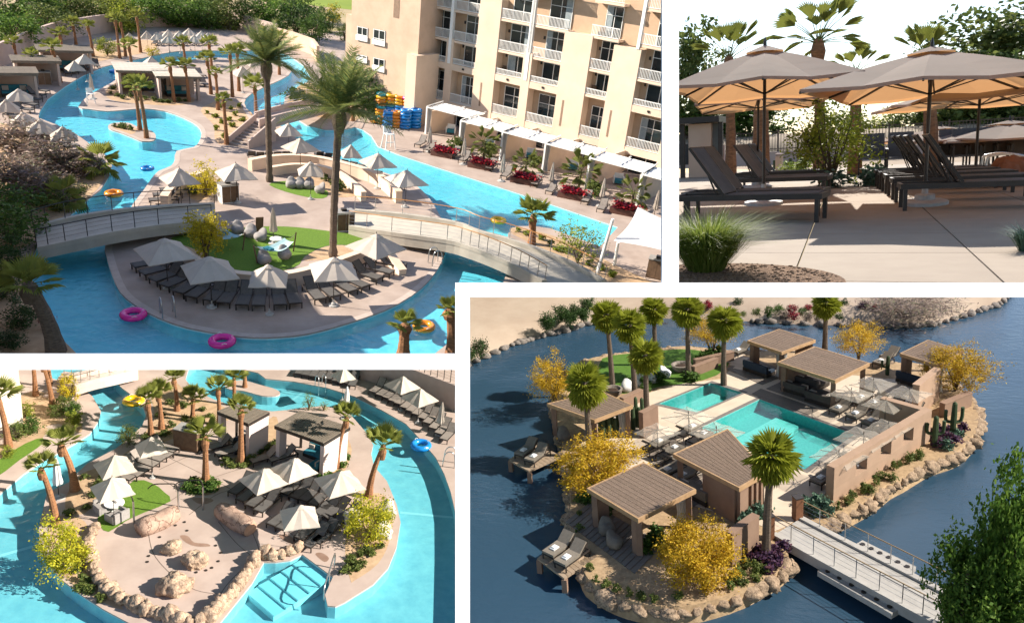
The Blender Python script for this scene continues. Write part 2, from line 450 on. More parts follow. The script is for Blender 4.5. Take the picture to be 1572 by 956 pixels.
_P = {}
def proto(key, fn):
    """a cached list of parts: (name, mesh, local matrix or None, index of parent part or None)"""
    if key not in _P: _P[key] = fn()
    return _P[key]
def build(pl, parts, name, label, cat, loc, rz=0, sc=1, group=None, rx=0, ry=0):
    t = thing(pl, name, label, cat, loc, rz, sc, group, rx, ry)
    os_ = []
    for pn, me, m, par in parts:
        os_.append(obj(pl, pn, me, t if par is None else os_[par], m if m is not None else Matrix.Identity(4)))
    return t

# ---- umbrella
def p_umbrella(w=1.5, he=2.15, ht=2.95, cm=None, vent=True, ribs=True, pole=0.028, base=True, key=''):
    def fn():
        parts = []; cmat = cm or CANVAS
        mb = MB().tube([(0, 0, 0.05), (0, 0, ht-0.03)], pole, 8); parts.append(('pole', mb.mesh('pole', DARKMETAL), None, None))
        mb = MB(); N = 5; ring = []
        for k in range(8):
            a = k*math.pi/4; c = 1.0 if k % 2 == 0 else math.sqrt(2)
            ring.append((math.cos(a)*w*c, math.sin(a)*w*c, he-(0.04 if k % 2 else 0.0)))
        # ring order rotated so corners are odd entries
        apex = Vector((0, 0, ht)); b0 = len(mb.v)
        for i in range(1, N+1):
            t = i/N
            for k in range(16):
                if k % 2 == 0: e = Vector(ring[k//2]); s = 1.0
                else: e = (Vector(ring[k//2])+Vector(ring[(k//2+1) % 8]))/2; s = 0.97
                p = apex.lerp(e, t); p.z -= (0.05 if k % 2 else 0.0)*math.sin(t*math.pi*0.5)*0.8; p.z += 0.03*math.sin(t*math.pi)*(1 if k % 2 == 0 else 0.5)
                p.x *= (1-(1-s)*t); p.y *= (1-(1-s)*t)
                mb.v.append(tuple(p))
        mb.v.append(tuple(apex)); ai = len(mb.v)-1
        for k in range(16): mb.f.append((ai, b0+k, b0+(k+1) % 16))
        for i in range(N-1):
            for k in range(16):
                k2 = (k+1) % 16; mb.f.append((b0+i*16+k, b0+(i+1)*16+k, b0+(i+1)*16+k2, b0+i*16+k2))
        # hanging hem
        b1 = len(mb.v)
        for k in range(16):
            x, y, z = mb.v[b0+(N-1)*16+k]; mb.v.append((x*1.003, y*1.003, z-0.05))
        for k in range(16):
            k2 = (k+1) % 16; mb.f.append((b0+(N-1)*16+k, b1+k, b1+k2, b0+(N-1)*16+k2))
        parts.append(('canopy', mb.mesh('canopy', cmat), None, None)); ci = 1
        if vent:
            v = MB(); r = w*0.22; zz = ht-(ht-he)*0.2
            n0 = len(v.v)
            for k in range(8):
                a = k*math.pi/4; c = 1.0 if k % 2 == 0 else math.sqrt(2)
                v.v.append((math.cos(a)*r*c, math.sin(a)*r*c, zz+0.05-(0.02 if k % 2 else 0)))
            v.v.append((0, 0, ht+0.07))
            for k in range(8): v.f.append((n0+8, n0+k, n0+(k+1) % 8))
            parts.append(('vent', v.mesh('vent', cmat), None, ci))
        f = MB().tube([(0, 0, ht-0.02), (0, 0, ht+0.12), (0, 0, ht+0.2)], [0.035, 0.03, 0.01], 6)
        parts.append(('finial', f.mesh('finial', DARKMETAL), None, None))
        if ribs:
            for k in range(8):
                e = Vector(ring[k]); a2 = Vector((0, 0, ht-0.12))
                m = MB().bar(a2, e+Vector((0, 0, -0.05)), 0.025, 0.035)
                mid = a2.lerp(e, 0.5); m.bar(mid-Vector((0, 0, 0.04)), Vector((0, 0, he-0.12)), 0.02)
                parts.append(('rib', m.mesh('rib', DARKMETAL), None, None))
        if base:
            bmh = MB().lathe([(0.36, 0), (0.36, 0.05), (0.30, 0.07), (0.16, 0.08), (0.15, 0.16), (0.05, 0.18), (0.045, 0.38)], 20)
            parts.append(('base', bmh.mesh('base', mat('grey_base', (0.42, 0.41, 0.40), (0.35, 0.34, 0.33), 0.6)), None, None))
        return parts
    return proto(('umb', w, he, ht, vent, ribs, pole, base, key), fn)
def p_folded_umbrella(hh=2.5, cm=None, key=''):
    def fn():
        pole = MB().tube([(0, 0, 0.05), (0, 0, hh)], 0.025, 8).mesh('pole', DARKMETAL)
        mb = MB(); n = 16; prof = [(0.24, 0.85), (0.27, 1.0), (0.20, 1.35), (0.19, 1.7), (0.13, 2.1), (0.05, hh-0.05), (0.02, hh)]
        b = len(mb.v)
        for r, z in prof:
            for k in range(n):
                a = 2*math.pi*k/n; q = r*(1.0 if k % 2 else 0.62); mb.v.append((q*math.cos(a), q*math.sin(a), z))
        for i in range(len(prof)-1):
            for k in range(n):
                k2 = (k+1) % n; mb.f.append((b+i*n+k, b+i*n+k2, b+(i+1)*n+k2, b+(i+1)*n+k))
        base = MB().lathe([(0.34, 0), (0.34, 0.06), (0.12, 0.09), (0.1, 0.2)], 16).mesh('base', mat('grey_base', (0.42, 0.41, 0.40)))
        return [('pole', pole, None, None), ('canopy', mb.mesh('folded', cm or CANVAS), None, None), ('base', base, None, None)]
    return proto(('fold', hh, key), fn)

# ---- sun lounger: head at -x, feet at +x, origin at the ground under its middle
def p_lounger(sling=None, ang=50, key='a', thick=0.05, L=1.95, wd_=0.66, leg=0.055, cushion=False, towel=False, framem=None):
    def fn():
        sl = sling or SLING; fm = framem or DARKMETAL; P = []; h = 0.36; x0, x1 = -L/2, L/2; y = wd_/2; xh = x0+L*0.38
        m = MB()
        for s in (-1, 1): m.box(x0, x1, s*y-0.022*(1+s), s*y+0.022*(1-s), h-0.07, h)
        m.box(x0, x0+0.04, -y+0.045, y-0.045, h-0.07, h-0.003); m.box(x1-0.04, x1, -y+0.045, y-0.045, h-0.07, h-0.003)
        P.append(('frame', m.mesh('frame', fm), None, None))
        for sx in (x0+0.06, x1-0.06):
            for s in (-1, 1):
                P.append(('leg', MB().box(sx-leg/2, sx+leg/2, s*(y-leg/2)-leg/2, s*(y-leg/2)+leg/2, 0, h-0.072).mesh('leg', fm), None, None))
        if cushion:
            P.append(('seat', MB().box(xh+0.02, x1-0.02, -y+0.02, y-0.02, h+0.003, h+0.13).mesh('seat', sl), None, None))
        else:
            P.append(('seat', MB().box(xh, x1-0.05, -y+0.046, y-0.046, h-0.012, h+0.006).mesh('seat', sl), None, None))
        a = R(ang); bl = L*0.40; c, s_ = math.cos(a), math.sin(a)
        bm_ = Matrix.Translation((xh, 0, h)) @ Matrix.Rotation(a, 4, 'Y')
        b = MB()
        th = 0.12 if cushion else 0.014
        b.box(-bl+0.02, -0.02, -y+0.05, y-0.05, 0.0, th, bm_)
        P.append(('backrest', b.mesh('back', sl), None, None)); bi = len(P)-1
        fr = MB()
        for s in (-1, 1): fr.box(-bl, 0, s*(y-0.025)-0.02, s*(y-0.025)+0.02, -0.02, 0.016, bm_)
        fr.box(-bl, -bl+0.035, -y+0.05, y-0.05, -0.02, 0.012, bm_)
        P.append(('back_frame', fr.mesh('back_frame', fm), None, bi))
        if ang > 5:
            q = bm_ @ Vector((-bl*0.55, 0, -0.02))
            for s in (-1, 1): P.append(('strut', MB().bar((q.x, s*(y-0.12), q.z), (q.x+0.16, s*(y-0.12), h-0.05), 0.02).mesh('strut', fm), None, None))
        if towel:
            t = MB().box(x1-0.75, x1-0.35, -0.16, 0.16, h+0.134, h+0.20).box(x1-0.68, x1-0.42, -0.10, 0.10, h+0.201, h+0.26)
            P.append(('towel', t.mesh('towel', TOWEL), None, None))
        return P
    return proto(('lounger', key, ang), fn)

# ---- fan palms: trunk plus separate fronds
def frond_mesh(key, m, pet=0.9, blade=0.75, seg=11, spread=150, droop=0.35):
    def fn():
        mb = MB()
        # stalk along +x rising then drooping; origin at the trunk top
        pts = [Vector((pet*t, 0, -0.18*pet*t*t)) for t in (0, 0.35, 0.7, 1.0)]
        mb.tube(pts, [0.03, 0.022, 0.016, 0.012], 4)
        o = pts[-1]; n = seg; g = random.Random(str(key))
        prev = None; base_i = len(mb.v); mb.v.append(tuple(o))
        for i in range(n*2+1):
            a = R(-spread/2 + spread*i/(n*2)); tip = (i % 2 == 1)
            r = blade*(1.0 if tip else 0.68)*(0.6+0.4*math.cos(a))*(g.uniform(0.93, 1.05))
            dx, dy = math.cos(a)*r, math.sin(a)*r
            dz = -droop*(r*r)*0.75/blade - abs(math.sin(a))*0.10*r + (0.045 if i % 2 == 0 else 0)
            mb.v.append((o.x+dx, o.y+dy, o.z+dz))
            if i: mb.f.append((base_i, base_i+i, base_i+i+1))
        return mb.mesh('frond', m)
    return proto(('frond', key), fn)
def fan_palm(pl, label, loc, h, crown=1.7, trunk=0.19, group=None, seed=0, lean=(0, 0), leaf=None, bark=None, nf=22, lo=-25, key='f', name='fan_palm', flare=1.35, skirt=False, pet=0.9, blade=0.85, spr=150):
    """loc is the ground point, h the height of the crown's heart"""
    g = random.Random(seed*13+5)
    t = thing(pl, name, label, 'palm tree', loc, g.random()*6.28 if lean == (0, 0) else 0, 1, group)
    mb = MB(); n = 9; pts = []; rad = []
    k = max(8, int(h*1.6))
    for i in range(k+1):
        u = i/k; x = lean[0]*u*u; y = lean[1]*u*u
        pts.append((x, y, h*u)); r = trunk*(1+(flare-1)*(1-u)**4)*(1-0.25*u)
        rad.append(r*(1+(0.04 if i % 2 else -0.02)))
    obj(pl, 'trunk', mb.tube(pts, rad, n).mesh('trunk', bark or BARK), t)
    top = Vector(pts[-1]); s = crown/1.7
    lm = leaf or FANLEAF
    fm = [frond_mesh((key, j), lm, pet, blade, 11, spr+20*j, 0.25+0.25*j) for j in range(3)]
    boot = MB().lathe([(trunk*0.9, -0.9*s), (trunk*1.25, -0.35*s), (trunk*0.8, 0.12*s), (0.02, 0.3*s)], 9)
    obj(pl, 'boot', boot.mesh('boot', (bark or BARK) if not skirt else mat('dry_skirt', (0.22, 0.14, 0.07), (0.14, 0.09, 0.05), 0.95, 8, 0.5, 20)), t, Matrix.Translation(top))
    for i in range(nf):
        u = (i+0.5)/nf; el = 82-(82-lo)*u**0.9+g.uniform(-8, 8); az = i*2.399+g.uniform(-0.25, 0.25)
        m = Matrix.Translation(top) @ Matrix.Rotation(az, 4, 'Z') @ Matrix.Rotation(-R(el), 4, 'Y') @ Matrix.Rotation(g.uniform(-0.5, 0.5), 4, 'X') @ Matrix.Scale(s*g.uniform(0.85, 1.1), 4)
        obj(pl, 'frond', fm[0 if el > 45 else (1 if el > 5 else 2)], t, m)
    return t

# ---- bushes and trees
def stems_mesh(hh, n, spread, rad, seed, m=None):
    g = random.Random(seed); mb = MB()
    for i in range(n):
        a = 6.283*i/n+g.uniform(-0.4, 0.4); r = spread*g.uniform(0.5, 1)
        p = [(0, 0, 0)]
        for q in (0.3, 0.6, 1.0): p.append((math.cos(a)*r*q**1.2+g.uniform(-.05, .05)*spread, math.sin(a)*r*q**1.2+g.uniform(-.05, .05)*spread, hh*q*g.uniform(0.85, 1.05)))
        mb.tube(p, [rad, rad*0.75, rad*0.5, rad*0.2], 5)
    return mb.mesh('stem', m or LIMB)
def bush(pl, label, loc, rx, rz, leaf, group=None, seed=0, n=900, leafsize=None, name='shrub', cat='shrub', ry=None, clumps=26, spread=0.3, flat=0.6, key=None, aspect=1.8):
    key = key or leaf.name
    v = seed % 3
    me = proto(('bush', key, v, n, clumps, spread, leafsize, flat), lambda: leafcloud('foliage', n, (leafsize or 0.16), leaf, 100+v*7+len(key), 1, 1, 1, clumps, spread, 0.0, 0.35, aspect, 0, flat))
    st = proto(('bstem', v), lambda: stems_mesh(0.9, 6, 0.5, 0.035, v))
    t = thing(pl, name, label, cat, loc, (seed*2.4) % 6.28, 1, group)
    obj(pl, 'foliage', me, t, Matrix.Translation((0, 0, rz*0.92)) @ Matrix.Diagonal((rx, ry or rx, rz, 1)))
    obj(pl, 'stem', st, t, Matrix.Diagonal((rx, ry or rx, rz*1.1, 1)))
    return t
def tree(pl, label, loc, h, rx, rz, leaf, group=None, seed=0, n=3500, leafsize=0.10, clumps=60, spread=0.2, name='tree', cat='tree', trunk=0.16, nst=5, ry=None, flat=0.6, key=None, hollow=0.5, trunkfrac=0.55, limbm=None, trunk_spread=0.5):
    """crown centre at height h - rz"""
    key = key or leaf.name; v = seed % 3
    me = proto(('tree', key, v, n, leafsize, clumps, spread), lambda: leafcloud('crown', n, leafsize, leaf, 300+v*11+len(key), 1, 1, 1, clumps, spread, 0, hollow, 1.9, 0, flat))
    t = thing(pl, name, label, cat, loc, (seed*1.9) % 6.28, 1, group)
    obj(pl, 'crown', me, t, Matrix.Translation((0, 0, h-rz)) @ Matrix.Diagonal((rx, ry or rx, rz, 1)))
    st = stems_mesh(h-rz*0.6, nst, rx*trunk_spread, trunk, seed+3, limbm)
    obj(pl, 'trunk', st, t)
    return t
# ------------------------------------------------------------------ white dividers between the four places
class Mount: pass
FR = Mount(); FR.col = bpy.data.collections.new('dividers'); SC.collection.children.link(FR.col); FR.M = cm
FRAME_W = mat('divider_white', (0.86, 0.86, 0.86), (0.84, 0.84, 0.84), 0.9, 2.0)
def divider():
    dz, dep = 5.6, 0.05
    t = bpy.data.objects.new('divider_frame', None); FR.col.objects.link(t); t.matrix_world = FR.M
    finish(t, 'plain white divider frame running between the four resort views', None, None, 'structure')
    for x0, x1, y0, y1 in ((1017, 1042, -60, 434), (721, 1640, 434, 456), (699, 721, 434, 1020), (-60, 699, 543, 567)):
        a = [(x - CX) / F * dz for x in (x0, x1)]; b = [-(y - CY) / F * dz for y in (y1, y0)]
        obj(FR, 'bar', MB().box(a[0], a[1], b[0], b[1], -dz - dep, -dz).mesh('bar', FRAME_W), t)
divider()
l = bpy.data.lights.new('sun', 'SUN'); l.energy = 4.0; l.angle = R(0.6)  # extra sun added to brighten the white dividers only
o = bpy.data.objects.new('sun', l); SC.collection.objects.link(o)
o.rotation_euler = (cm.to_3x3() @ Vector((0.25, 0.45, 1))).to_track_quat('Z', 'Y').to_euler()
o.light_linking.receiver_collection = FR.col
def nth(n):
    """ordinal word for n >= 1"""
    T = ['', '', 'twenty', 'thirty', 'forty', 'fifty', 'sixty', 'seventy', 'eighty', 'ninety']
    if n <= 20: return ORD[n-1]
    return T[n//10 % 10]+('-'+ORD[n % 10-1] if n % 10 else 'th') if n < 100 else 'hundred and '+nth(n-100)
# ------------------------------------------------------------------ shared furniture builders
def p_ring(key, m, m2=None, R1=0.42, r=0.17):
    def fn():
        mb = MB(); n, k = 28, 12
        for i in range(n):
            a = 2*math.pi*i/n
            for j in range(k):
                b = 2*math.pi*j/k; q = R1+r*math.cos(b); mb.v.append((q*math.cos(a), q*math.sin(a), r*math.sin(b)*0.9+r*0.8))
        for i in range(n):
            for j in range(k): mb.f.append((i*k+j, ((i+1) % n)*k+j, ((i+1) % n)*k+(j+1) % k, i*k+(j+1) % k))
        P = [('tube', mb.mesh('tube', m, True), None, None)]
        P.append(('valve', MB().lathe([(0.02, 0), (0.02, 0.03), (0.005, 0.035)], 6, (R1, 0, r*1.68)).mesh('valve', WHITE), None, None))
        for sgn in (-1, 1):
            h = MB().tube(smooth_poly([(-0.1, sgn*(R1+r*0.55), r*1.5), (0, sgn*(R1+r*0.75), r*1.75), (0.1, sgn*(R1+r*0.55), r*1.5)], 3, False), 0.015, 5)
            P.append(('grip', h.mesh('grip', m2 or WHITE), None, None))
        return P
    return proto(('ring', key), fn)
def ringmat(n, c): return mat('vinyl_'+n, c, tuple(q*0.85 for q in c), 0.25, 3, spec=0.6)
RING = {'pink': (0.75, 0.02, 0.30), 'orange': (0.72, 0.24, 0.01), 'yellow': (0.75, 0.42, 0.01), 'blue': (0.01, 0.22, 0.62), 'teal': (0.02, 0.33, 0.40)}
def ring(pl, label, colr, loc, sc=1, grp='inflatable rings', rz=0.3):
    return build(pl, p_ring(colr, ringmat(colr, RING[colr])), 'inflatable_ring', label, 'inflatable ring', loc, rz, sc, grp)

def slat_roof(pl, t, w, d, z, m, n=14, th=0.05, name='roof', frame=None):
    """flat slatted roof: frame beams and separate slats, as parts of thing t"""
    fr = MB().box(-w/2, w/2, -d/2, -d/2+0.12, z, z+0.2).box(-w/2, w/2, d/2-0.12, d/2, z, z+0.2).box(-w/2, -w/2+0.12, -d/2+0.121, d/2-0.121, z, z+0.2).box(w/2-0.12, w/2, -d/2+0.121, d/2-0.121, z, z+0.2)
    r = obj(pl, name, fr.mesh('roof_frame', frame or DARKMETAL), t)
    sw = d/n
    me = MB().box(-w/2-0.05, w/2+0.05, 0.01, sw-0.03, 0, th).mesh('slat', m)
    for i in range(n): obj(pl, 'slat', me, r, Matrix.Translation((0, -d/2+i*sw, z+0.203+0.006*(i % 2))))
    return r
def p_daybed(c=None, key='teal'):
    c = c or TEAL
    return proto(('daybed', key), lambda: [('base', MB().box(-0.95, 0.95, -0.45, 0.45, 0.05, 0.30).mesh('base', DARKMETAL), None, None),
        ('seat', MB().box(-0.92, 0.92, -0.43, 0.43, 0.303, 0.46).mesh('seat', c), None, None),
        ('backrest', MB().box(-0.95, 0.95, 0.30, 0.46, 0.463, 0.85).mesh('backrest', c), None, None),
        ('pillow', MB().box(-0.85, -0.40, 0.12, 0.29, 0.465, 0.80).mesh('pillow', CANVAS), None, None),
        ('pillow', MB().box(0.40, 0.85, 0.12, 0.29, 0.465, 0.80).mesh('pillow', CANVAS), None, None)])
def p_cabinet(key='a', w=0.9, d=0.6, h=0.95, body=None):
    body = body or WHITE
    return proto(('cab', key), lambda: [('body', MB().box(-w/2, w/2, -d/2, d/2, 0.0, h).mesh('body', body), None, None),
        ('door', MB().box(-w/2+0.04, -0.01, -d/2-0.02, -d/2-0.002, 0.06, h-0.06).mesh('door', WOODB), None, None),
        ('door', MB().box(0.01, w/2-0.04, -d/2-0.02, -d/2-0.002, 0.06, h-0.06).mesh('door', WOODB), None, None),
        ('top', MB().box(-w/2-0.03, w/2+0.03, -d/2-0.03, d/2+0.03, h+0.002, h+0.05).mesh('top', mat('grey_top', (0.30, 0.29, 0.28))), None, None),
        ('box', MB().box(-0.18, 0.12, -0.12, 0.15, h+0.052, h+0.20).mesh('box', DARKMETAL), None, None)])
def beanbag_mesh(seed, m):
    me = rockmesh('bag', m, seed, 0.45, 0.42, 0.34, 0.12, 3)
    for v in me.vertices:
        if v.co.y > 0.05 and v.co.z > 0: v.co.z += 0.42*min(1, (v.co.y-0.05)/0.3)
        if v.co.z < -0.26: v.co.z = -0.26
    me.shade_smooth(); return me
BEAN = mat('grey_fabric', (0.30, 0.28, 0.27), (0.25, 0.235, 0.225), 0.95, 5, 0.1, 50)
def beanbag(pl, label, loc, rz, m=None, grp='beanbag chairs', sc=1.0):
    me = proto(('bean', (m or BEAN).name), lambda: beanbag_mesh(3, m or BEAN))
    t = thing(pl, 'beanbag_chair', label, 'beanbag', loc, rz, sc, grp); obj(pl, 'bag', me, t, Matrix.Translation((0, 0, 0.26)))
    obj(pl, 'piping', MB().tube([(0.3*math.cos(a*0.6283), 0.3*math.sin(a*0.6283)-0.02, 0.02) for a in range(11)], 0.015, 4).mesh('piping', CANVAS), t)
    return t
def cone_curtain(pl, t, x, y, z0, z1, w=0.5, d=0.12, name='curtain'):
    mb = MB(); n = 9; b = len(mb.v)
    for z, s in ((z0, 1.0), ((z0+z1)*0.45, 0.72), (z1, 1.0)):
        for k in range(n): mb.v.append((x-w*s/2+w*s*k/(n-1), y+(d*s/2 if k % 2 else -d*s/2), z))
    for i in range(2):
        for k in range(n-1): mb.f.append((b+i*n+k, b+i*n+k+1, b+(i+1)*n+k+1, b+(i+1)*n+k))
    return obj(pl, name, mb.mesh('curtain', mat('white_curtain', (0.72, 0.70, 0.67), (0.64, 0.62, 0.6), 0.9, 3, trans=0.3)), t)
def ribbon_wall(pl, label, pts, th, z0, z1, m, name='garden_wall', cat='wall', grp=None, z_end=None):
    """low curved wall along a line of ground points"""
    pts = [Vector((q[0], q[1], 0)) for q in pts]; L_, R_ = [], []
    for i, q in enumerate(pts):
        d = (pts[min(i+1, len(pts)-1)]-pts[max(i-1, 0)]).normalized(); nn = Vector((-d.y, d.x, 0))*th/2
        L_.append(q+nn); R_.append(q-nn)
    mb = MB(); n = len(pts)
    for i in range(n):
        zt = z1 if z_end is None else z1+(z_end-z1)*i/(n-1)
        mb.v += [(*L_[i].xy, z0), (*R_[i].xy, z0), (*R_[i].xy, zt), (*L_[i].xy, zt)]
    for i in range(n-1):
        a, b = 4*i, 4*i+4
        for q in range(4): mb.f.append((a+q, a+(q+1) % 4, b+(q+1) % 4, b+q))
    mb.f += [(3, 2, 1, 0), (4*n-4, 4*n-3, 4*n-2, 4*n-1)]
    me = mb.mesh('wall', m); bm = bmesh.new(); bm.from_mesh(me); bmesh.ops.recalc_face_normals(bm, faces=bm.faces); bm.to_mesh(me); bm.free()
    t = thing(pl, name, label, cat, (0, 0, 0), 0, 1, grp); obj(pl, 'body', me, t)
    cp = MB(); cn = len(pts)
    for i in range(cn):
        zt = (z1 if z_end is None else z1+(z_end-z1)*i/(n-1))+0.002
        o_ = (L_[i]-R_[i]).normalized()*0.03; a, b = L_[i]+o_, R_[i]-o_
        cp.v += [(*a.xy, zt), (*b.xy, zt), (*b.xy, zt+0.06), (*a.xy, zt+0.06)]
    for i in range(cn-1):
        a, b = 4*i, 4*i+4
        for q in range(4): cp.f.append((a+q, a+(q+1) % 4, b+(q+1) % 4, b+q))
    cp.f += [(3, 2, 1, 0), (4*cn-4, 4*cn-3, 4*cn-2, 4*cn-1)]
    me = cp.mesh('coping', m); bm = bmesh.new(); bm.from_mesh(me); bmesh.ops.recalc_face_normals(bm, faces=bm.faces); bm.to_mesh(me); bm.free()
    obj(pl, 'coping', me, t)
    return t
def railing(pl, t, pts, h=1.0, step=1, post=0.035, m=None, top=None, nw=3):
    """posts, top rail and thin wires along a line of 3-D points; parts of thing t"""
    m = m or DARKMETAL
    for q in pts[::step]: obj(pl, 'post', MB().bar(q, Vector(q)+Vector((0, 0, h)), post).mesh('post', m), t)
    obj(pl, 'top_rail', MB().tube([Vector(q)+Vector((0, 0, h)) for q in pts], 0.03, 6).mesh('rail', top or m), t)
    w = MB()
    for k in range(nw): w.tube([Vector(q)+Vector((0, 0, h*(k+1)/(nw+1))) for q in pts], 0.008, 3)
    o = obj(pl, 'wire', w.mesh('wire', m), t); o['kind'] = 'stuff'
def arch_bridge(pl, label, far, near, z, m, rail_far=None, rail_near=None, top=None, par=0.25, thick=0.45, name='footbridge', cat='bridge', rh=1.0):
    """deck between two picture edges, each given at deck height; low upstands along both sides"""
    n = len(far); t = thing(pl, name, label, cat, (0, 0, 0))
    fa = smooth_poly([pl.g(x, y, z[i]) for i, (x, y) in enumerate(far)], 4, False)
    ne = smooth_poly([pl.g(x, y, z[i]) for i, (x, y) in enumerate(near)], 4, False)
    mb = MB()
    for a, b in zip(fa, ne): mb.v += [tuple(a), tuple(b), tuple(b-Vector((0, 0, thick))), tuple(a-Vector((0, 0, thick)))]
    for i in range(len(fa)-1):
        a, b = 4*i, 4*i+4
        for q in range(4): mb.f.append((a+q, b+q, b+(q+1) % 4, a+(q+1) % 4))
    mb.f += [(0, 1, 2, 3), (len(mb.v)-1, len(mb.v)-2, len(mb.v)-3, len(mb.v)-4)]
    me = mb.mesh('deck', m); bm = bmesh.new(); bm.from_mesh(me); bmesh.ops.recalc_face_normals(bm, faces=bm.faces); bm.to_mesh(me); bm.free()
    obj(pl, 'deck', me, t)
    for e, o_, rl in ((fa, ne, rail_far), (ne, fa, rail_near)):
        up = MB(); K = len(e)
        for q, r in zip(e, o_):
            d = (r-q).normalized()*0.3; i_ = q+d
            up.v += [tuple(q-d*0.1+Vector((0, 0, 0.003))), tuple(i_+Vector((0, 0, 0.003))), tuple(i_+Vector((0, 0, par))), tuple(q-d*0.1+Vector((0, 0, par)))]
        for i in range(K-1):
            a, b = 4*i, 4*i+4
            for q in range(4): up.f.append((a+q, b+q, b+(q+1) % 4, a+(q+1) % 4))
        up.f += [(0, 1, 2, 3), (4*K-1, 4*K-2, 4*K-3, 4*K-4)]
        me = up.mesh('upstand', m); bm = bmesh.new(); bm.from_mesh(me); bmesh.ops.recalc_face_normals(bm, faces=bm.faces); bm.to_mesh(me); bm.free()
        obj(pl, 'upstand', me, t)
        if rl: railing(pl, t, [q+(r-q).normalized()*0.15+Vector((0, 0, par)) for q, r in zip(e, o_)], rh, 2, 0.04, rl, top)
    return t
def ladder(pl, label, loc, rz, sc=1):
    P = proto('ladder', lambda: [('rail', MB().tube(smooth_poly([(s*0.28, -0.35, 0), (s*0.28, -0.3, 0.7), (s*0.28, -0.05, 0.95), (s*0.28, 0.25, 0.7), (s*0.28, 0.3, -0.6)], 4, False), 0.03, 6).mesh('rail', STEEL, True), None, None) for s in (-1, 1)])
    return build(pl, P, 'pool_ladder', label, 'pool ladder', loc, rz, sc)
def rock(pl, label, loc, s, seed, m=None, grp=None, name='boulder', sub=3, rough=0.35, rz=0):
    o = obj(pl, name, rockmesh('rock', m or ROCKM, seed, s[0], s[1], s[2], rough, sub), None, xf(Vector(loc)+Vector((0, 0, s[2]*0.45)), rz))
    return finish(o, label, 'rock', grp)
def tufts(pl, fmt, pts, leaf, r, grp, n=260, hgt=None, name='desert_plant', cat='plant', size=0.34, seed=0):
    """small separate plants; fmt takes the ordinal"""
    for i, (x, y) in enumerate(pts):
        k = r*(0.75+0.5*((i*37+seed) % 10)/10)
        bush(pl, fmt % ORD[i] if '%' in fmt else fmt, pl.g(x, y), k, (hgt or r*0.7)*(0.8+0.04*((i*53) % 10)), leaf, grp, i+seed, n, size, name, cat, clumps=12, spread=0.4)
def land_walls(poly, z0, z1, m=None, mb=None):
    mb = mb or MB(); n = len(poly)
    for i in range(n):
        a, b = poly[i], poly[(i+1) % n]
        mb.quad((a[0], a[1], z0), (b[0], b[1], z0), (b[0], b[1], z1), (a[0], a[1], z1))
    return mb
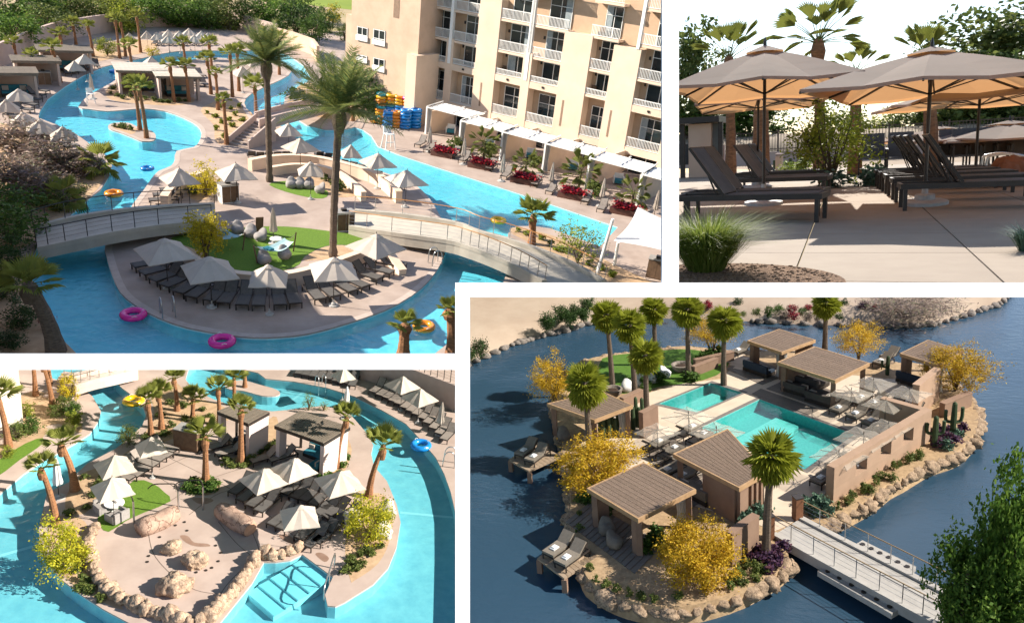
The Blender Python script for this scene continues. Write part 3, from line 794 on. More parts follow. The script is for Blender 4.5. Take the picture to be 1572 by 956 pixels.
# ================================================================== B: eye-level lounge terrace (upper right)
def place_b():
    p = B
    # ground: sand sheet to the foothills, then the paved terrace on it as separate slabs
    base = mat('terrace_soil', (0.36, 0.26, 0.17), (0.27, 0.19, 0.12), 0.95, 1.2, 0.2, 20)
    struct(p, 'ground', MB().sheet(clip(p, [(-6, 5.0), (12, 5.0), (60, 50), (-34, 50)], 1030, None), -0.03).mesh('ground', base), 'sandy ground beyond the terrace')
    slab = mat('sand_concrete', (0.345, 0.268, 0.192), (0.285, 0.215, 0.152), 0.85, 2.2, 0.06, 60, detail=10, contrast=(0.25, 0.75))
    t = bpy.data.objects.new('terrace_paving', None); p.col.objects.link(t); t.matrix_world = p.M
    finish(t, 'sand coloured concrete terrace scored into large slabs', None, None, 'structure')
    org = p.g(1214, 434); x0 = org.x; fx = p.g(1250, 342).x - p.g(1214, 434).x
    dirv = (p.g(1250, 342) - p.g(1214, 434)); dirv /= dirv.y
    ys = [5.0, 6.9, 8.68, 10.46, 12.24, 14.02, 15.8, 17.6]
    cols = [-4.61, -3.08, -1.54, 0, 1.54, 3.08, 4.62, 6.2, 7.8]
    bed = p.g(1105, 428)
    for i in range(len(ys)-1):
        for j in range(len(cols)-1):
            g_ = 0.008
            def c(xx, yy): return (x0+xx+dirv.x*(yy-org.y), yy)
            q = [c(cols[j]+g_, ys[i]+g_), c(cols[j+1]-g_, ys[i]+g_), c(cols[j+1]-g_, ys[i+1]-g_), c(cols[j]+g_, ys[i+1]-g_)]
            q = clip(p, q, 1030)
            if not q: continue
            obj(p, 'slab', MB().prism(q, -0.028, 0.0).mesh('slab', slab), t)
    struct(p, 'path', MB().prism(clip(p, [(-9, 17.62), (14, 17.62), (24, 36), (-16, 36)], 1030), -0.028, -0.004).mesh('path', slab), 'concrete walk behind the loungers')
    # round gravel bed with a kerb-free edge
    ctr = p.g(1095, 432); rr = (p.g(1200, 408)-ctr).length
    circ = [(ctr.x+rr*math.cos(a*6.283/40), ctr.y+rr*math.sin(a*6.283/40)) for a in range(40)]
    grav = mat('brown_gravel', (0.34, 0.20, 0.11), (0.18, 0.10, 0.055), 0.95, 30, 1.0, 60, contrast=(0.4, 0.6))
    bedo = obj(p, 'gravel_bed', MB().prism(clip(p, circ, 1030, None, None, 445), -0.02, 0.006).mesh('gravel_bed', grav))
    finish(bedo, 'round brown gravel planting bed in the terrace corner', None, None, 'structure')
    peb = MB(); g_ = random.Random(3)
    for _ in range(1500):
        a = g_.random()*6.283; q = rr*math.sqrt(g_.random())*0.985; s = g_.uniform(0.006, 0.018)
        x, y = ctr.x+q*math.cos(a), ctr.y+q*math.sin(a)
        qx = p.px(Vector((x, y, 0)))
        if qx[0] < 1032 or qx[1] > 444: continue
        peb.hexa([(x-s, y-s*.7, 0.005), (x+s*.8, y-s, 0.005), (x+s, y+s*.8, 0.005), (x-s*.7, y+s, 0.005), (x-s*.6, y-s*.5, s), (x+s*.5, y-s*.6, s*.9), (x+s*.6, y+s*.5, s*1.1), (x-s*.5, y+s*.6, s)])
    finish(obj(p, 'gravel', peb.mesh('gravel', grav)), 'loose brown gravel in the round bed', 'gravel', None, 'stuff')
    gm = blades('tuft', 2600, 0.74, 0.36, GRASSL, 5, 0.008, 1.0, 1.2)
    gl = p.g(1084, 416)
    t = thing(p, 'ornamental_grass', 'big fine-bladed green grass clump in the gravel bed', 'grass clump', gl, 0, 0.88); obj(p, 'blades', gm, t)
    t = thing(p, 'ornamental_grass', 'dark spiky grass clump cut by the picture edge beside the concrete', 'grass clump', p.g(1580, 385), 0, 0.62)
    obj(p, 'blades', blades('tuft2', 380, 0.5, 0.3, AGAVEL, 8, 0.014, 0.9, 1.0), t)

    # umbrellas
    cv = mat('tan_canopy', (0.47, 0.385, 0.315), (0.42, 0.345, 0.28), 0.9, 2, 0.05, 80, trans=0.5, tcol=(0.60, 0.31, 0.13))
    U = [('umbrella', 'largest tan umbrella on the left over the first two loungers', 1172, 313, 68, 126, 1.45, 5),
         ('umbrella', 'tan umbrella half hidden below and behind the big left one', 1163, 288, 136, 153, 1.5, 8),
         ('umbrella', 'largest tan umbrella on the right standing in a round grey base', 1419, 313, 70, 124, 1.55, -6),
         ('umbrella', 'tan umbrella half hidden behind the big right one', 1496, 283, 122, 146, 1.75, 6),
         ('umbrella', 'small distant umbrella low against the bar fence', 1441, 262, 193, 207, 1.6, 20),
         ('umbrella', 'small distant umbrella cut by the right picture edge', 1545, 262, 184, 203, 1.7, 40),
         ('umbrella', 'grey distant umbrella overlapping the one at the right edge', 1516, 261, 192, 206, 1.5, 5)]
    for i, (n, lb, x, y, yt, ye, w, rz) in enumerate(U):
        b = p.g(x, y); zt = p.up_to(b, yt); ze = p.up_to(b, ye)
        far = i > 3
        build(p, p_umbrella(w, round(ze-0.1, 2), round(zt-0.08, 2), cv, True, True, 0.03 if not far else 0.025, True, 'B'), n, lb, 'umbrella', b, R(rz), (1, 1.9 if not far else 1.3, 1), 'tan umbrellas on the lounge terrace')
    # loungers
    def lounger(lb, x, y, rz, ang=52, dx=0, grp='loungers on the lounge terrace'):
        b = p.g(x, y)
        build(p, p_lounger(SLING, ang, 'B', leg=0.075), 'sun_lounger', lb, 'sun lounger', b+Vector((dx, 0, 0)), R(rz), 1.0, grp)
    labels = ['nearest dark sling lounger at left with a raised back beside the grass clump', 'second dark lounger from the left front, back just behind the nearest one',
              'third lounger from the left front under the left umbrella', 'fourth lounger from the left front with a dark sling', 'hindmost lounger of the left row by the low wall']
    for i, (lb, x, y) in enumerate(zip(labels, (1256, 1258, 1266, 1267, 1264), (342, 332, 302, 298, 287))):
        e = p.g(x, y); dv = Vector((math.cos(R(-7)), math.sin(R(-7)), 0)); nv = Vector((-dv.y, dv.x, 0))
        build(p, p_lounger(SLING, 54, 'B', leg=0.05), 'sun_lounger', lb, 'sun lounger', e - dv*1.07 + nv*0.37, R(-7), 1.14, 'left row of terrace loungers')
    labels = ['nearest dark lounger of the right row beside the round umbrella base', 'second lounger back in the right row with its back raised', 'third lounger back in the right row',
              'fourth lounger back in the right row', 'hindmost lounger of the right row near the feathery shrub']
    for i, (lb, x, y) in enumerate(zip(labels, (1386, 1373, 1362, 1353, 1346), (324, 311, 301, 294, 289))):
        e = p.g(x, y); dv = Vector((math.cos(R(2)), math.sin(R(2)), 0)); nv = Vector((-dv.y, dv.x, 0))
        build(p, p_lounger(SLING, 56, 'B', leg=0.05), 'sun_lounger', lb, 'sun lounger', e + dv*1.07 + nv*0.37, R(2), 1.14, 'right row of terrace loungers')
    # far low row of chairs by the fence
    def chair(lb, x, y, rz):
        def fn():
            P = []; m = MB().box(-0.28, 0.28, -0.3, 0.28, 0.38, 0.42); P.append(('seat', m.mesh('seat', SLING), None, None))
            P.append(('backrest', MB().box(-0.28, 0.28, 0.0, 0.03, 0, 0.62, xf((0, 0.28, 0.40), 0, 1, R(-14))).mesh('backrest', SLING), None, None))
            for sx in (-1, 1):
                P.append(('armrest', MB().bar((sx*0.3, -0.3, 0.6), (sx*0.3, 0.34, 0.62), 0.035).mesh('arm', DARKMETAL), None, None))
                for sy in (-0.28, 0.27): P.append(('leg', MB().bar((sx*0.3, sy, 0), (sx*0.3, sy, 0.58), 0.035).mesh('leg', DARKMETAL), None, None))
            return P
        build(p, proto('chairB', fn), 'lounge_chair', lb, 'chair', p.g(x, y), R(rz), 1.25, 'dark sling chairs in front of the fence')
    for i, (x, y) in enumerate([(1338, 268), (1382, 268), (1462, 266), (1483, 266), (1503, 265), (1525, 265), (1550, 264), (1572, 264)]):
        chair(['leftmost dark sling chair before the low wall', 'dark sling chair left of the lounger backs', 'dark chair just right of the red palm trunk', 'second dark chair right of the palm trunk',
               'dark chair behind the second right umbrella pole', 'dark chair behind the curved handrail', 'dark chair above the red rock', 'dark chair at the right picture edge'][i], x, y, 0)
    chair('dark sling chair at the left picture edge before the small building', 1054, 272, 10)

    # palms: separate trunk and crown positions read from the picture
    def palm(lb, xb, yb, ytop, xt, crown, tr, sd, nf=16, lo=5, pet=1.2):
        b = p.g(xb, yb); h = p.up_to(b, ytop); q = p.at_depth(xt, ytop, b.y)
        fan_palm(p, lb, b, h, crown, tr, 'fan palms behind the terrace', sd, (q.x-b.x, 0.01), FANLEAF, BARK, nf, lo, 'B%.1f' % pet, flare=1.2, pet=pet, blade=0.95, spr=75)
    palm('fan palm whose sparse crown rises left above the left umbrella', 1122, 272, 92, 1119, 1.15, 0.18, 1, 15, 36, 1.25)
    palm('tallest fan palm with bare trunk between the two umbrellas', 1258, 272, 66, 1256, 1.15, 0.18, 2, 22, 5, 1.35)
    palm('low fan palm crown peeking between the two big umbrellas', 1312, 268, 112, 1314, 0.9, 0.20, 3, 10, 40, 1.0)
    palm('fan palm behind the right umbrella with its red-brown trunk below', 1428, 268, 82, 1419, 0.95, 0.2, 4, 12, 40, 0.7)
    palm('fan palm trunk behind the left umbrella poles', 1168, 275, 130, 1168, 0.7, 0.28, 5, 6, 50, 0.6)
    # low block wall and bar fence on it
    wl = p.g(1040, 258); wr = p.g(1700, 262); yw = wl.y
    def wallpart(xa, xb, ya_, ytop):
        a, b = p.at_depth(xa, ya_, yw), p.at_depth(xb, ya_, yw)
        return a.x, b.x
    za, zb = p.at_depth(1250, 232, yw).z, p.at_depth(1250, 198, yw).z
    t = thing(p, 'fence_wall', 'low tan block wall carrying the dark bar fence', 'wall', (0, yw, 0))
    x0_, x1_ = p.at_depth(1040, 240, yw).x, p.at_depth(1640, 240, yw).x
    obj(p, 'base_wall', MB().box(x0_, x1_, 0, 0.2, -0.05, za).box(x0_, x1_, -0.03, 0.23, za+0.002, za+0.07).mesh('base_wall', STUCCO2), t)
    fm = mat('fence_brown', (0.09, 0.065, 0.05), (0.07, 0.05, 0.04), 0.6)
    k = 0; x = x0_
    bme = MB().box(-0.012, 0.012, -0.012, 0.012, 0, zb-za-0.07).mesh('bar', fm)
    pme = MB().box(-0.04, 0.04, -0.04, 0.04, 0, zb-za).mesh('post', fm)
    while x < x1_:
        obj(p, 'post' if k % 18 == 0 else 'fence_bar', pme if k % 18 == 0 else bme, t, Matrix.Translation((x, 0.1, za+0.071)))
        x += 0.15; k += 1
    for z in (za+0.2, zb-0.06): obj(p, 'fence_rail', MB().box(x0_, x1_, 0.085, 0.115, z, z+0.04).mesh('rail', fm), t)
    # sunlit earth bank beyond the fence
    bank = MB(); N = 40; rows = []
    for j, (yy, zz) in enumerate(((yw+1.6, -0.05), (yw+3, 0.9), (yw+5.5, zb*0.78), (yw+9, zb*0.97), (yw+16, zb*0.9))):
        for i in range(N+1):
            xa_ = p.at_depth(1031, 240, yy).x; xx = xa_+(55-xa_)*i/N; bank.v.append((xx, yy+0.4*noise.noise(Vector((xx*.3, j, 0))), zz+(0.25*noise.noise(Vector((xx*.4, j*3, 2))) if j else 0)))
    for j in range(4):
        for i in range(N): bank.f.append((j*(N+1)+i, j*(N+1)+i+1, (j+1)*(N+1)+i+1, (j+1)*(N+1)+i))
    struct(p, 'hill', bank.mesh('hill', mat('tan_bank', (0.31, 0.225, 0.145), (0.24, 0.18, 0.11), 0.95, 0.9, 0.4, 6), True), 'tan earth bank behind the bar fence')
    # small building at the left
    yb_ = p.g(1080, 272).y
    def X(x): return p.at_depth(x, 240, yb_).x
    def Z(y): return p.at_depth(1075, y, yb_).z
    t = thing(p, 'service_building', 'small tan building with a dark flat roof at the left edge', 'building', (0, yb_, 0))
    obj(p, 'wall', MB().box(X(1057), X(1092), 0, 2.0, 0, Z(190)).mesh('wall', STUCCO), t)
    obj(p, 'roof', MB().box(X(1030), X(1106), -0.35, 2.4, Z(189), Z(180)).mesh('roof', DARKMETAL), t)
    for x in (1045, 1103): obj(p, 'post', MB().box(X(x), X(x)+0.16, -0.1, 0.06, 0, Z(189.5)).mesh('post', DARKMETAL), t)
    obj(p, 'louvre_panel', MB().box(X(1093), X(1102), 0.1, 0.2, 0.6, Z(190)).mesh('louvre', mat('grey_louvre', (0.17, 0.16, 0.14))), t)
    obj(p, 'low_wall', MB().box(X(1092)+0.01, X(1110), 0.3, 0.5, 0, 1.15).mesh('low_wall', STUCCO2), t)
    # bollard light
    t = build(p, [('post', MB().lathe([(0.14, 0), (0.14, 0.62), (0.1, 0.66), (0.02, 0.67)], 12).mesh('post', STUCCO), None, None), ('cap', MB().lathe([(0.15, 0.67), (0.15, 0.72), (0.05, 0.74)], 12).mesh('cap', STUCCO2), None, None)], 'bollard', 'short tan bollard left of the feathery shrub', 'bollard', p.g(1196, 266))
    # handrail and rock at the pool's edge, right
    b = p.g(1513, 277); hr = MB(); zt = p.up_to(b, 239)
    for dy in (0.0, 0.7):
        hr.tube(smooth_poly([(0, dy, 0), (0, dy, zt*0.8), (0.12, dy, zt), (0.5, dy, zt*1.02), (1.0, dy, zt*0.75), (1.35, dy, zt*0.45), (1.4, dy, 0)], 4, False), 0.028, 8)
    t = thing(p, 'handrail', 'curved steel pool handrail in front of the red rock', 'handrail', b); obj(p, 'rail', hr.mesh('rail', STEEL, True), t)
    for i, (x, y, s, lb) in enumerate(((1562, 284, (0.5, 0.4, 0.40), 'large red-brown boulder at the right edge by the handrail'), (1546, 286, (0.22, 0.25, 0.36), 'smaller red-brown boulder left of the large one'))):
        b = p.g(x, y); o = obj(p, 'boulder', rockmesh('boulder', mat('red_rock', (0.26, 0.11, 0.06), (0.16, 0.07, 0.04), 0.9, 3, 0.5, 8), i+2, *s, rough=0.3), None, xf(b+Vector((0, 0, s[2]*0.5)))); finish(o, lb, 'boulder', 'boulders by the terrace pool')
    # feathery yellow-green shrub and other planting
    b = p.g(1297, 286); hh = p.up_to(b, 136)
    tree(p, 'feathery yellow-green palo verde between the lounger rows', b+Vector((-0.35, 0.3, 0)), hh, 1.05, hh*0.46, LIMEL, None, 1, 3600, 0.045, 60, 0.22, 'palo_verde', 'tree', 0.035, 9, trunk_spread=0.9, hollow=0.2)
    tree(p, 'thin green palo verde stem clump left of the feathery one', p.g(1258, 283), p.up_to(p.g(1258, 283), 170), 0.75, hh*0.33, OLIVEL, None, 2, 1700, 0.045, 40, 0.24, 'palo_verde', 'tree', 0.03, 7, trunk_spread=0.9, hollow=0.2)
    bush(p, 'spiky green plant at the foot of the feathery palo verde', p.g(1337, 285), 0.28, 0.28, AGAVEL, None, 1, 260, 0.3, clumps=10, spread=0.5)
    bush(p, 'pale blue-grey agave at the foot of the palo verde', p.g(1283, 288), 0.35, 0.18, AGAVEL, None, 2, 260, 0.3, clumps=10, spread=0.5)
    bush(p, 'low green tuft beside the tan bollard', p.g(1212, 267), 0.45, 0.25, GRASSL, None, 0, 500, 0.13)
    bush(p, 'low yellowish tuft by the low wall', p.g(1240, 268), 0.45, 0.30, GRASSL, None, 1, 500, 0.13)
    for i, (x, yt) in enumerate(((1194, 240), (1213, 243), (1230, 242))):
        b = p.g(x, 264); m = MB()
        for k in range(3): m.tube([(0.12*(k-1), 0.05*k, 0), (0.12*(k-1), 0.05*k, p.up_to(b, yt)*(1-0.25*abs(k-1)))], [0.07, 0.06], 7)
        t = thing(p, 'column_cactus', ['small column cactus behind the umbrella pole', 'middle one of three small column cacti by the low wall', 'rightmost small column cactus by the low wall'][i], 'cactus', b, 0, 1, 'column cacti by the low wall'); obj(p, 'stem', m.mesh('stem', mat('cactus_green', (0.05, 0.08, 0.035))), t)
    # trees beyond the fence
    T = [('grey-green tree at the upper left behind the umbrella', 1058, 48, 62, 2.9, OLIVEL, 4200), ('dark leafy tree low behind the left umbrellas', 1100, 140, 80, 3.8, GREENL, 4000), ('dark leafy tree right of the small building', 1150, 150, 60, 2.8, GREENL, 3000),
         ('light green tree at the right above the umbrella', 1540, 22, 70, 4.6, OLIVEL, 5200), ('green tree behind the right umbrella row', 1500, 70, 60, 3.6, OLIVEL, 4200), ('small green tree left of the right palm trunk', 1395, 158, 40, 2.3, OLIVEL, 2600),
         ('leafy green tree right of the right palm trunk', 1470, 150, 50, 2.9, BRIGHTL, 3000), ('green tree at the far right beyond the fence', 1585, 110, 50, 3.5, BRIGHTL, 3600), ('dark green shrubby tree low at the far right', 1535, 160, 40, 2.8, OLIVEL, 3000), ('green shrubby tree far behind the fence centre', 1290, 172, 30, 2.2, OLIVEL, 2200), ('low yellow-green tree beyond the fence centre', 1340, 178, 30, 2.0, LIMEL, 1800), ('dark green tree behind the second right umbrella', 1572, 165, 40, 3.2, GREENL, 3000)]
    for i, (lb, x, yt, yoff, rx, lf, n) in enumerate(T):
        yd = yw + 10 + (i % 4)*1.6
        top = p.at_depth(x, yt, yd); h = top.z
        tree(p, lb, (top.x, yd, 0), h, rx, min(h*0.48, rx*1.0+yoff*0.01), lf, 'trees beyond the terrace fence', i, int(n*1.5), 0.055, 90, 0.2, trunk=0.12, trunk_spread=0.7, hollow=0.3)
place_b()
# ================================================================== A: aerial view of the river pool and hotel (upper left)
def place_a():
    p = A; G = lambda x, y, z=0.0: p.g(x, y, z)
    floor = mat('pool_plaster', (0.50, 0.72, 0.76), (0.36, 0.60, 0.68), 0.8, 1.3, 0.05, 8, contrast=(0.32, 0.68))
    water = poolmat('pool_water', (0.42, 0.80, 0.87), 2.2, 0.5)
    tile = mat('dark_blue_tile', (0.03, 0.06, 0.12), (0.05, 0.09, 0.16), 0.4, 6)
    outer = clip(p, gp(p, [(-80, -100), (500, -60), (1029, -15), (1029, 444), (709, 444), (709, 554), (-80, 554)]))
    hole = [(115, 551), (95, 520), (80, 494), (62, 454), (50, 431), (46, 400), (60, 372), (100, 337), (129, 310), (155, 290), (167, 270), (172, 254), (158, 234), (147, 227), (121, 209), (88, 192), (59, 181),
            (61, 171), (73, 152), (99, 133), (127, 116), (158, 103), (192, 95), (217, 90), (246, 83), (271, 79), (316, 78), (381, 78), (398, 75), (420, 78), (443, 85), (465, 100), (478, 121), (455, 138), (437, 150), (436, 160), (443, 169), (455, 182), (471, 192), (499, 199), (528, 199),
            (545, 195), (556, 198), (570, 208), (580, 224), (612, 237), (670, 256), (808, 300), (949, 348), (921, 378), (846, 351), (821, 347), (793, 347), (780, 358), (778, 385), (780, 411), (775, 426), (770, 441), (712, 441), (706, 520), (690, 525), (668, 542), (660, 551)]
    island = [(316, 88), (294, 92), (254, 97), (215, 101), (186, 108), (181, 121), (155, 136), (136, 147), (120, 164), (138, 168), (164, 171), (192, 169), (220, 167), (254, 171), (282, 181), (302, 192), (309, 203), (306, 217), (297, 226), (271, 232), (268, 246), (262, 255), (243, 263), (232, 275), (222, 290), (205, 312), (188, 340),
              (162, 373), (164, 396), (172, 422), (184, 448), (207, 468), (244, 488), (288, 503), (350, 514), (390, 518), (431, 517), (474, 512), (531, 497), (589, 477), (632, 454), (661, 428), (678, 402), (685, 379), (690, 352), (678, 336), (661, 307), (638, 284), (615, 275), (590, 265), (560, 257), (530, 248), (505, 238), (480, 226), (455, 213), (440, 197), (415, 190), (391, 184), (384, 175), (375, 158), (386, 144), (415, 130), (443, 116), (446, 104), (425, 96), (390, 92), (350, 90)]
    mini = [(166, 193), (176, 189), (198, 189), (213, 196), (232, 201), (239, 208), (236, 216), (218, 217), (203, 211), (185, 204), (170, 199)]
    ho, isl, mi = gp(p, hole), gp(p, island, 0, 2), gp(p, mini, 0, 3)
    deck = MB().sheet(outer, 0, [ho]); pw = MB()
    for i in range(len(ho)):      # pool walls; those on the near side face away and stand behind the divider
        a_, b_ = hole[i], hole[(i+1) % len(hole)]
        if (a_[0] > 700 and a_[1] > 420 and b_[0] > 700 and b_[1] > 420) or (a_[1] > 515 and b_[1] > 515 and a_[0] > 600): continue
        q0, q1 = ho[i], ho[(i+1) % len(ho)]; deck.quad((q0.x, q0.y, -0.07), (q1.x, q1.y, -0.07), (q1.x, q1.y, 0), (q0.x, q0.y, 0)); pw.quad((q0.x, q0.y, -0.9), (q1.x, q1.y, -0.9), (q1.x, q1.y, -0.07), (q0.x, q0.y, -0.07))
    struct(p, 'pool_deck', deck.mesh('deck', CONC), 'pinkish concrete deck around the winding pool')
    struct(p, 'island', land_walls(isl, -0.07, 0, None, MB().sheet(isl, 0)).mesh('island', CONC), 'concrete island in the middle of the winding pool')
    struct(p, 'islet', land_walls(mi, -0.07, 0.0, None, MB().sheet(mi, 0)).mesh('islet', CONC), 'small islet with two palms in the pool')
    land_walls(isl, -0.9, -0.07, None, pw); land_walls(mi, -0.9, -0.07, None, pw); struct(p, 'pool_wall', pw.mesh('pool_wall', floor), 'pale plaster side walls of the winding pool')
    struct(p, 'pool_floor', MB().sheet(gp(p, [(-60, 60), (1029, 60), (1029, 443), (709, 443), (709, 553), (-60, 553)], -0.8), -0.8).mesh('floor', floor), 'pale plaster pool floor')
    wo = gp(p, [(20, 60), (1000, 60), (1000, 443), (709, 443), (709, 553), (20, 553)], -0.14)
    struct(p, 'pool_water', MB().sheet(wo, -0.14).mesh('water', water), 'turquoise water of the winding pool')
    for nm, pl_ in (('tile', isl), ('tile', mi)):
        struct(p, 'waterline_tile', land_walls([q*1.0003 for q in pl_], -0.30, -0.072).mesh('tile', tile), 'dark blue waterline tile band', Matrix.Diagonal((1.0005, 1.0005, 1, 1)) if False else None)
    # coping along the pool edges
    cop = mat('pale_coping', (0.47, 0.39, 0.34), (0.40, 0.32, 0.28), 0.8, 2)
    for k, pl_ in enumerate((isl, mi)):
        n = len(pl_); mb = MB()
        cen = []
        for i in range(n):
            d = (pl_[(i+1) % n]-pl_[(i-1) % n]); nn = Vector((-d.y, d.x, 0)).normalized()*0.4
            cen.append((pl_[i], pl_[i]+nn))
        ar = sum(pl_[i].x*pl_[(i+1) % n].y-pl_[(i+1) % n].x*pl_[i].y for i in range(n))
        for i in range(n):
            a, b = cen[i]; c, d = cen[(i+1) % n]
            if ar < 0: b, d = a*2-b, c*2-d
            u = Vector((0, 0, 0.012)); mb.quad(a+u, c+u, d+u, b+u)
        struct(p, 'coping', mb.mesh('coping', cop), 'pale coping along the %s edge' % ('island', 'islet')[k])
    # planting beds and lawns
    BEDS = [('sandy bed around the peninsula cabanas', [(162, 141), (181, 124), (198, 133), (254, 147), (297, 150), (290, 160), (249, 162), (198, 158), (170, 153)]),
            ('sandy bed with palms beside the plaza', [(308, 170), (325, 158), (345, 150), (380, 168), (389, 182), (372, 200), (345, 222), (330, 215), (328, 192)]),
            ('round sandy bed under the tall date palm', [(465, 400), (478, 388), (500, 379), (525, 377), (548, 381), (540, 393), (515, 398), (490, 399)]),
            ('sandy bed left of the lawn', [(280, 370), (305, 372), (330, 392), (345, 412), (320, 412), (290, 395)]),
            ('upper sandy bed between the curved walls', [(440, 276), (470, 268), (505, 270), (530, 285), (545, 300), (520, 303), (495, 297)]),
            ('sandy bed right of the footbridge', [(783, 356), (795, 349), (846, 361), (896, 381), (940, 405), (1010, 440), (950, 440), (884, 402), (820, 376)]),
            ('sandy bed at the foot of the hotel block', [(455, 135), (478, 128), (530, 150), (560, 165), (545, 186), (500, 182), (460, 172), (440, 160)]),
            ('sandy bed left of the central wall', [(285, 290), (305, 277), (330, 272), (335, 288), (318, 305), (295, 306)]),
            ('sandy strip behind the left cabanas', [(0, 112), (60, 90), (140, 68), (230, 62), (235, 78), (150, 95), (60, 125), (0, 150)]),
            ('soil bed in the lower left corner', [(-20, 380), (45, 400), (50, 431), (62, 454), (80, 494), (95, 520), (112, 550), (-20, 550)]),
            ('brown soil under the bare shrubs at the left', [(-20, 200), (40, 196), (90, 220), (150, 262), (160, 275), (140, 300), (100, 330), (50, 370), (-20, 380)])]
    for lb, q in BEDS: struct(p, 'planting_bed', MB().sheet(gp(p, q, 0, 3), 0.006).mesh('bed', SAND), lb)
    struct(p, 'planting_bed', MB().sheet(gp(p, [(170, 194), (180, 191), (197, 192), (210, 199), (203, 206), (190, 203)], 0, 3), 0.006).mesh('bed', SAND), 'sandy bed on the islet')
    for lb, q in (('bright green lawn in front of the curved wall', [(400, 348), (440, 348), (474, 351), (514, 356), (563, 362), (546, 376), (514, 376), (491, 381), (468, 394), (451, 411), (390, 420), (345, 408), (305, 385), (262, 368), (290, 359), (345, 352)]),
                  ('small green lawn by the grey beanbags', [(413, 284), (440, 278), (475, 284), (503, 294), (495, 305), (454, 299)])):
        struct(p, 'lawn', MB().sheet(gp(p, q, 0, 3), 0.012).mesh('lawn', LAWN), lb)
    # desert ground and golf green behind
    struct(p, 'field', MB().sheet(gp(p, [(-80, -99), (500, -59), (700, -40), (700, 30), (480, 52), (330, 36), (215, 38), (100, 58), (-80, 110)]), 0.02).mesh('field', mat('desert_soil', (0.42, 0.31, 0.20), (0.25, 0.22, 0.10), 0.95, 0.06, 0.2, 1)), 'desert ground beyond the pool wall')
    struct(p, 'field', MB().sheet(gp(p, [(380, -50), (560, -48), (560, 18), (470, 8), (400, 2)]), 0.035).mesh('green', mat('golf_green', (0.20, 0.26, 0.03), (0.15, 0.21, 0.025), 0.95, 0.1)), 'sunlit golf green at the top')
    struct(p, 'field', MB().sheet(gp(p, [(275, -6), (300, -6), (320, 4), (300, 8), (280, 4)]), 0.035).mesh('green', mat('golf_green', (0.20, 0.26, 0.03))), 'small golf green between the trees')

    # ---------------- boundary walls
    ribbon_wall(p, 'long pink boundary wall behind the left cabanas', gp(p, [(-40, 128), (0, 103), (57, 76), (95, 62), (150, 52), (215, 42), (290, 40), (350, 40), (425, 62)]), 0.3, 0, 2.4, STUCCO2, 'boundary_wall')
    ribbon_wall(p, 'short tan wall beside the far pool arm', gp(p, [(425, 66), (448, 72), (470, 80), (480, 84), (488, 96)]), 0.4, 0, 2.2, STUCCO, 'boundary_wall')
    # ---------------- curved seat walls
    ribbon_wall(p, 'tan curved wall behind the near row of loungers', smooth_poly(gp(p, [(282, 402), (300, 416), (320, 426), (352, 437), (380, 441), (412, 442), (445, 439), (475, 432), (505, 423), (535, 412), (557, 404)]), 3, False), 0.4, 0, 0.85, CREAM)
    ribbon_wall(p, 'sloping tan wall end under the right near umbrella', gp(p, [(590, 398), (600, 406), (618, 422)]), 0.5, 0, 1.0, CREAM, z_end=0.3)
    ribbon_wall(p, 'tan curved wall on the left of the plaza', smooth_poly(gp(p, [(253, 321), (262, 308), (278, 296), (298, 286), (318, 279)]), 3, False), 0.5, 0, 0.9, CREAM)
    ribbon_wall(p, 'long tan curved wall between the plaza and the far loungers', smooth_poly(gp(p, [(384, 262), (415, 256), (451, 254), (488, 257), (528, 266), (562, 276), (585, 287), (606, 305), (612, 312)]), 3, False), 0.5, 0, 0.9, CREAM)
    ribbon_wall(p, 'inner tan curved wall above the small lawn', smooth_poly(gp(p, [(415, 270), (450, 265), (490, 267), (520, 277), (543, 294), (558, 309)]), 3, False), 0.4, 0, 0.7, CREAM)
    # ---------------- bridges
    BR = mat('pale_bridge_concrete', (0.46, 0.42, 0.36), (0.38, 0.35, 0.30), 0.8, 1, 0.05, 20)
    arch_bridge(p, 'curved pale footbridge crossing the pool on the left', [(52, 353), (101, 339), (173, 327), (244, 320), (330, 316)], [(58, 386), (101, 377), (173, 362), (244, 351), (325, 343)], [0.75, 1.0, 1.15, 1.0, 0.55], BR, DARKMETAL, DARKMETAL, None, 0.25, 0.5)
    arch_bridge(p, 'long pale footbridge with copper rails on the right', [(545, 326), (618, 332), (700, 345), (735, 358), (783, 371), (846, 393), (896, 416), (930, 436)], [(535, 352), (600, 362), (685, 374), (720, 384), (745, 393), (780, 408), (806, 421), (832, 436)], [0.35, 0.8, 1.1, 1.15, 1.1, 0.9, 0.6, 0.3], BR, STEEL, STEEL, mat('copper_rail', (0.45, 0.20, 0.06), (0.38, 0.17, 0.05), 0.4), 0.28, 0.6)
    # stair bridge
    t = arch_bridge(p, 'pink stair bridge over the pool arm with handrails', [(390, 180), (430, 169), (470, 160), (512, 152)], [(398, 192), (436, 182), (478, 172), (515, 163)], [1.5, 1.65, 1.4, 0.6], STUCCO2, STEEL, STEEL, None, 0.5, 0.6, 'stair_bridge')
    a, b = G(352, 222), G(394, 186, 1.5); a2 = G(366, 228)
    for i in range(9):
        u = i/9; q = a.lerp(Vector((b.x, b.y, 0)), u); d = (Vector((b.x, b.y, 0))-a).normalized(); nn = Vector((d.y, -d.x, 0))
        st = (Vector((b.x, b.y, 0))-a).length/9
        c = [q, q+d*st*0.98, q+d*st*0.98+nn*2.0, q+nn*2.0]
        obj(p, 'step', MB().prism([(v.x, v.y) for v in c], 0, 1.5*(i+1)/9).mesh('step', CONC), t)
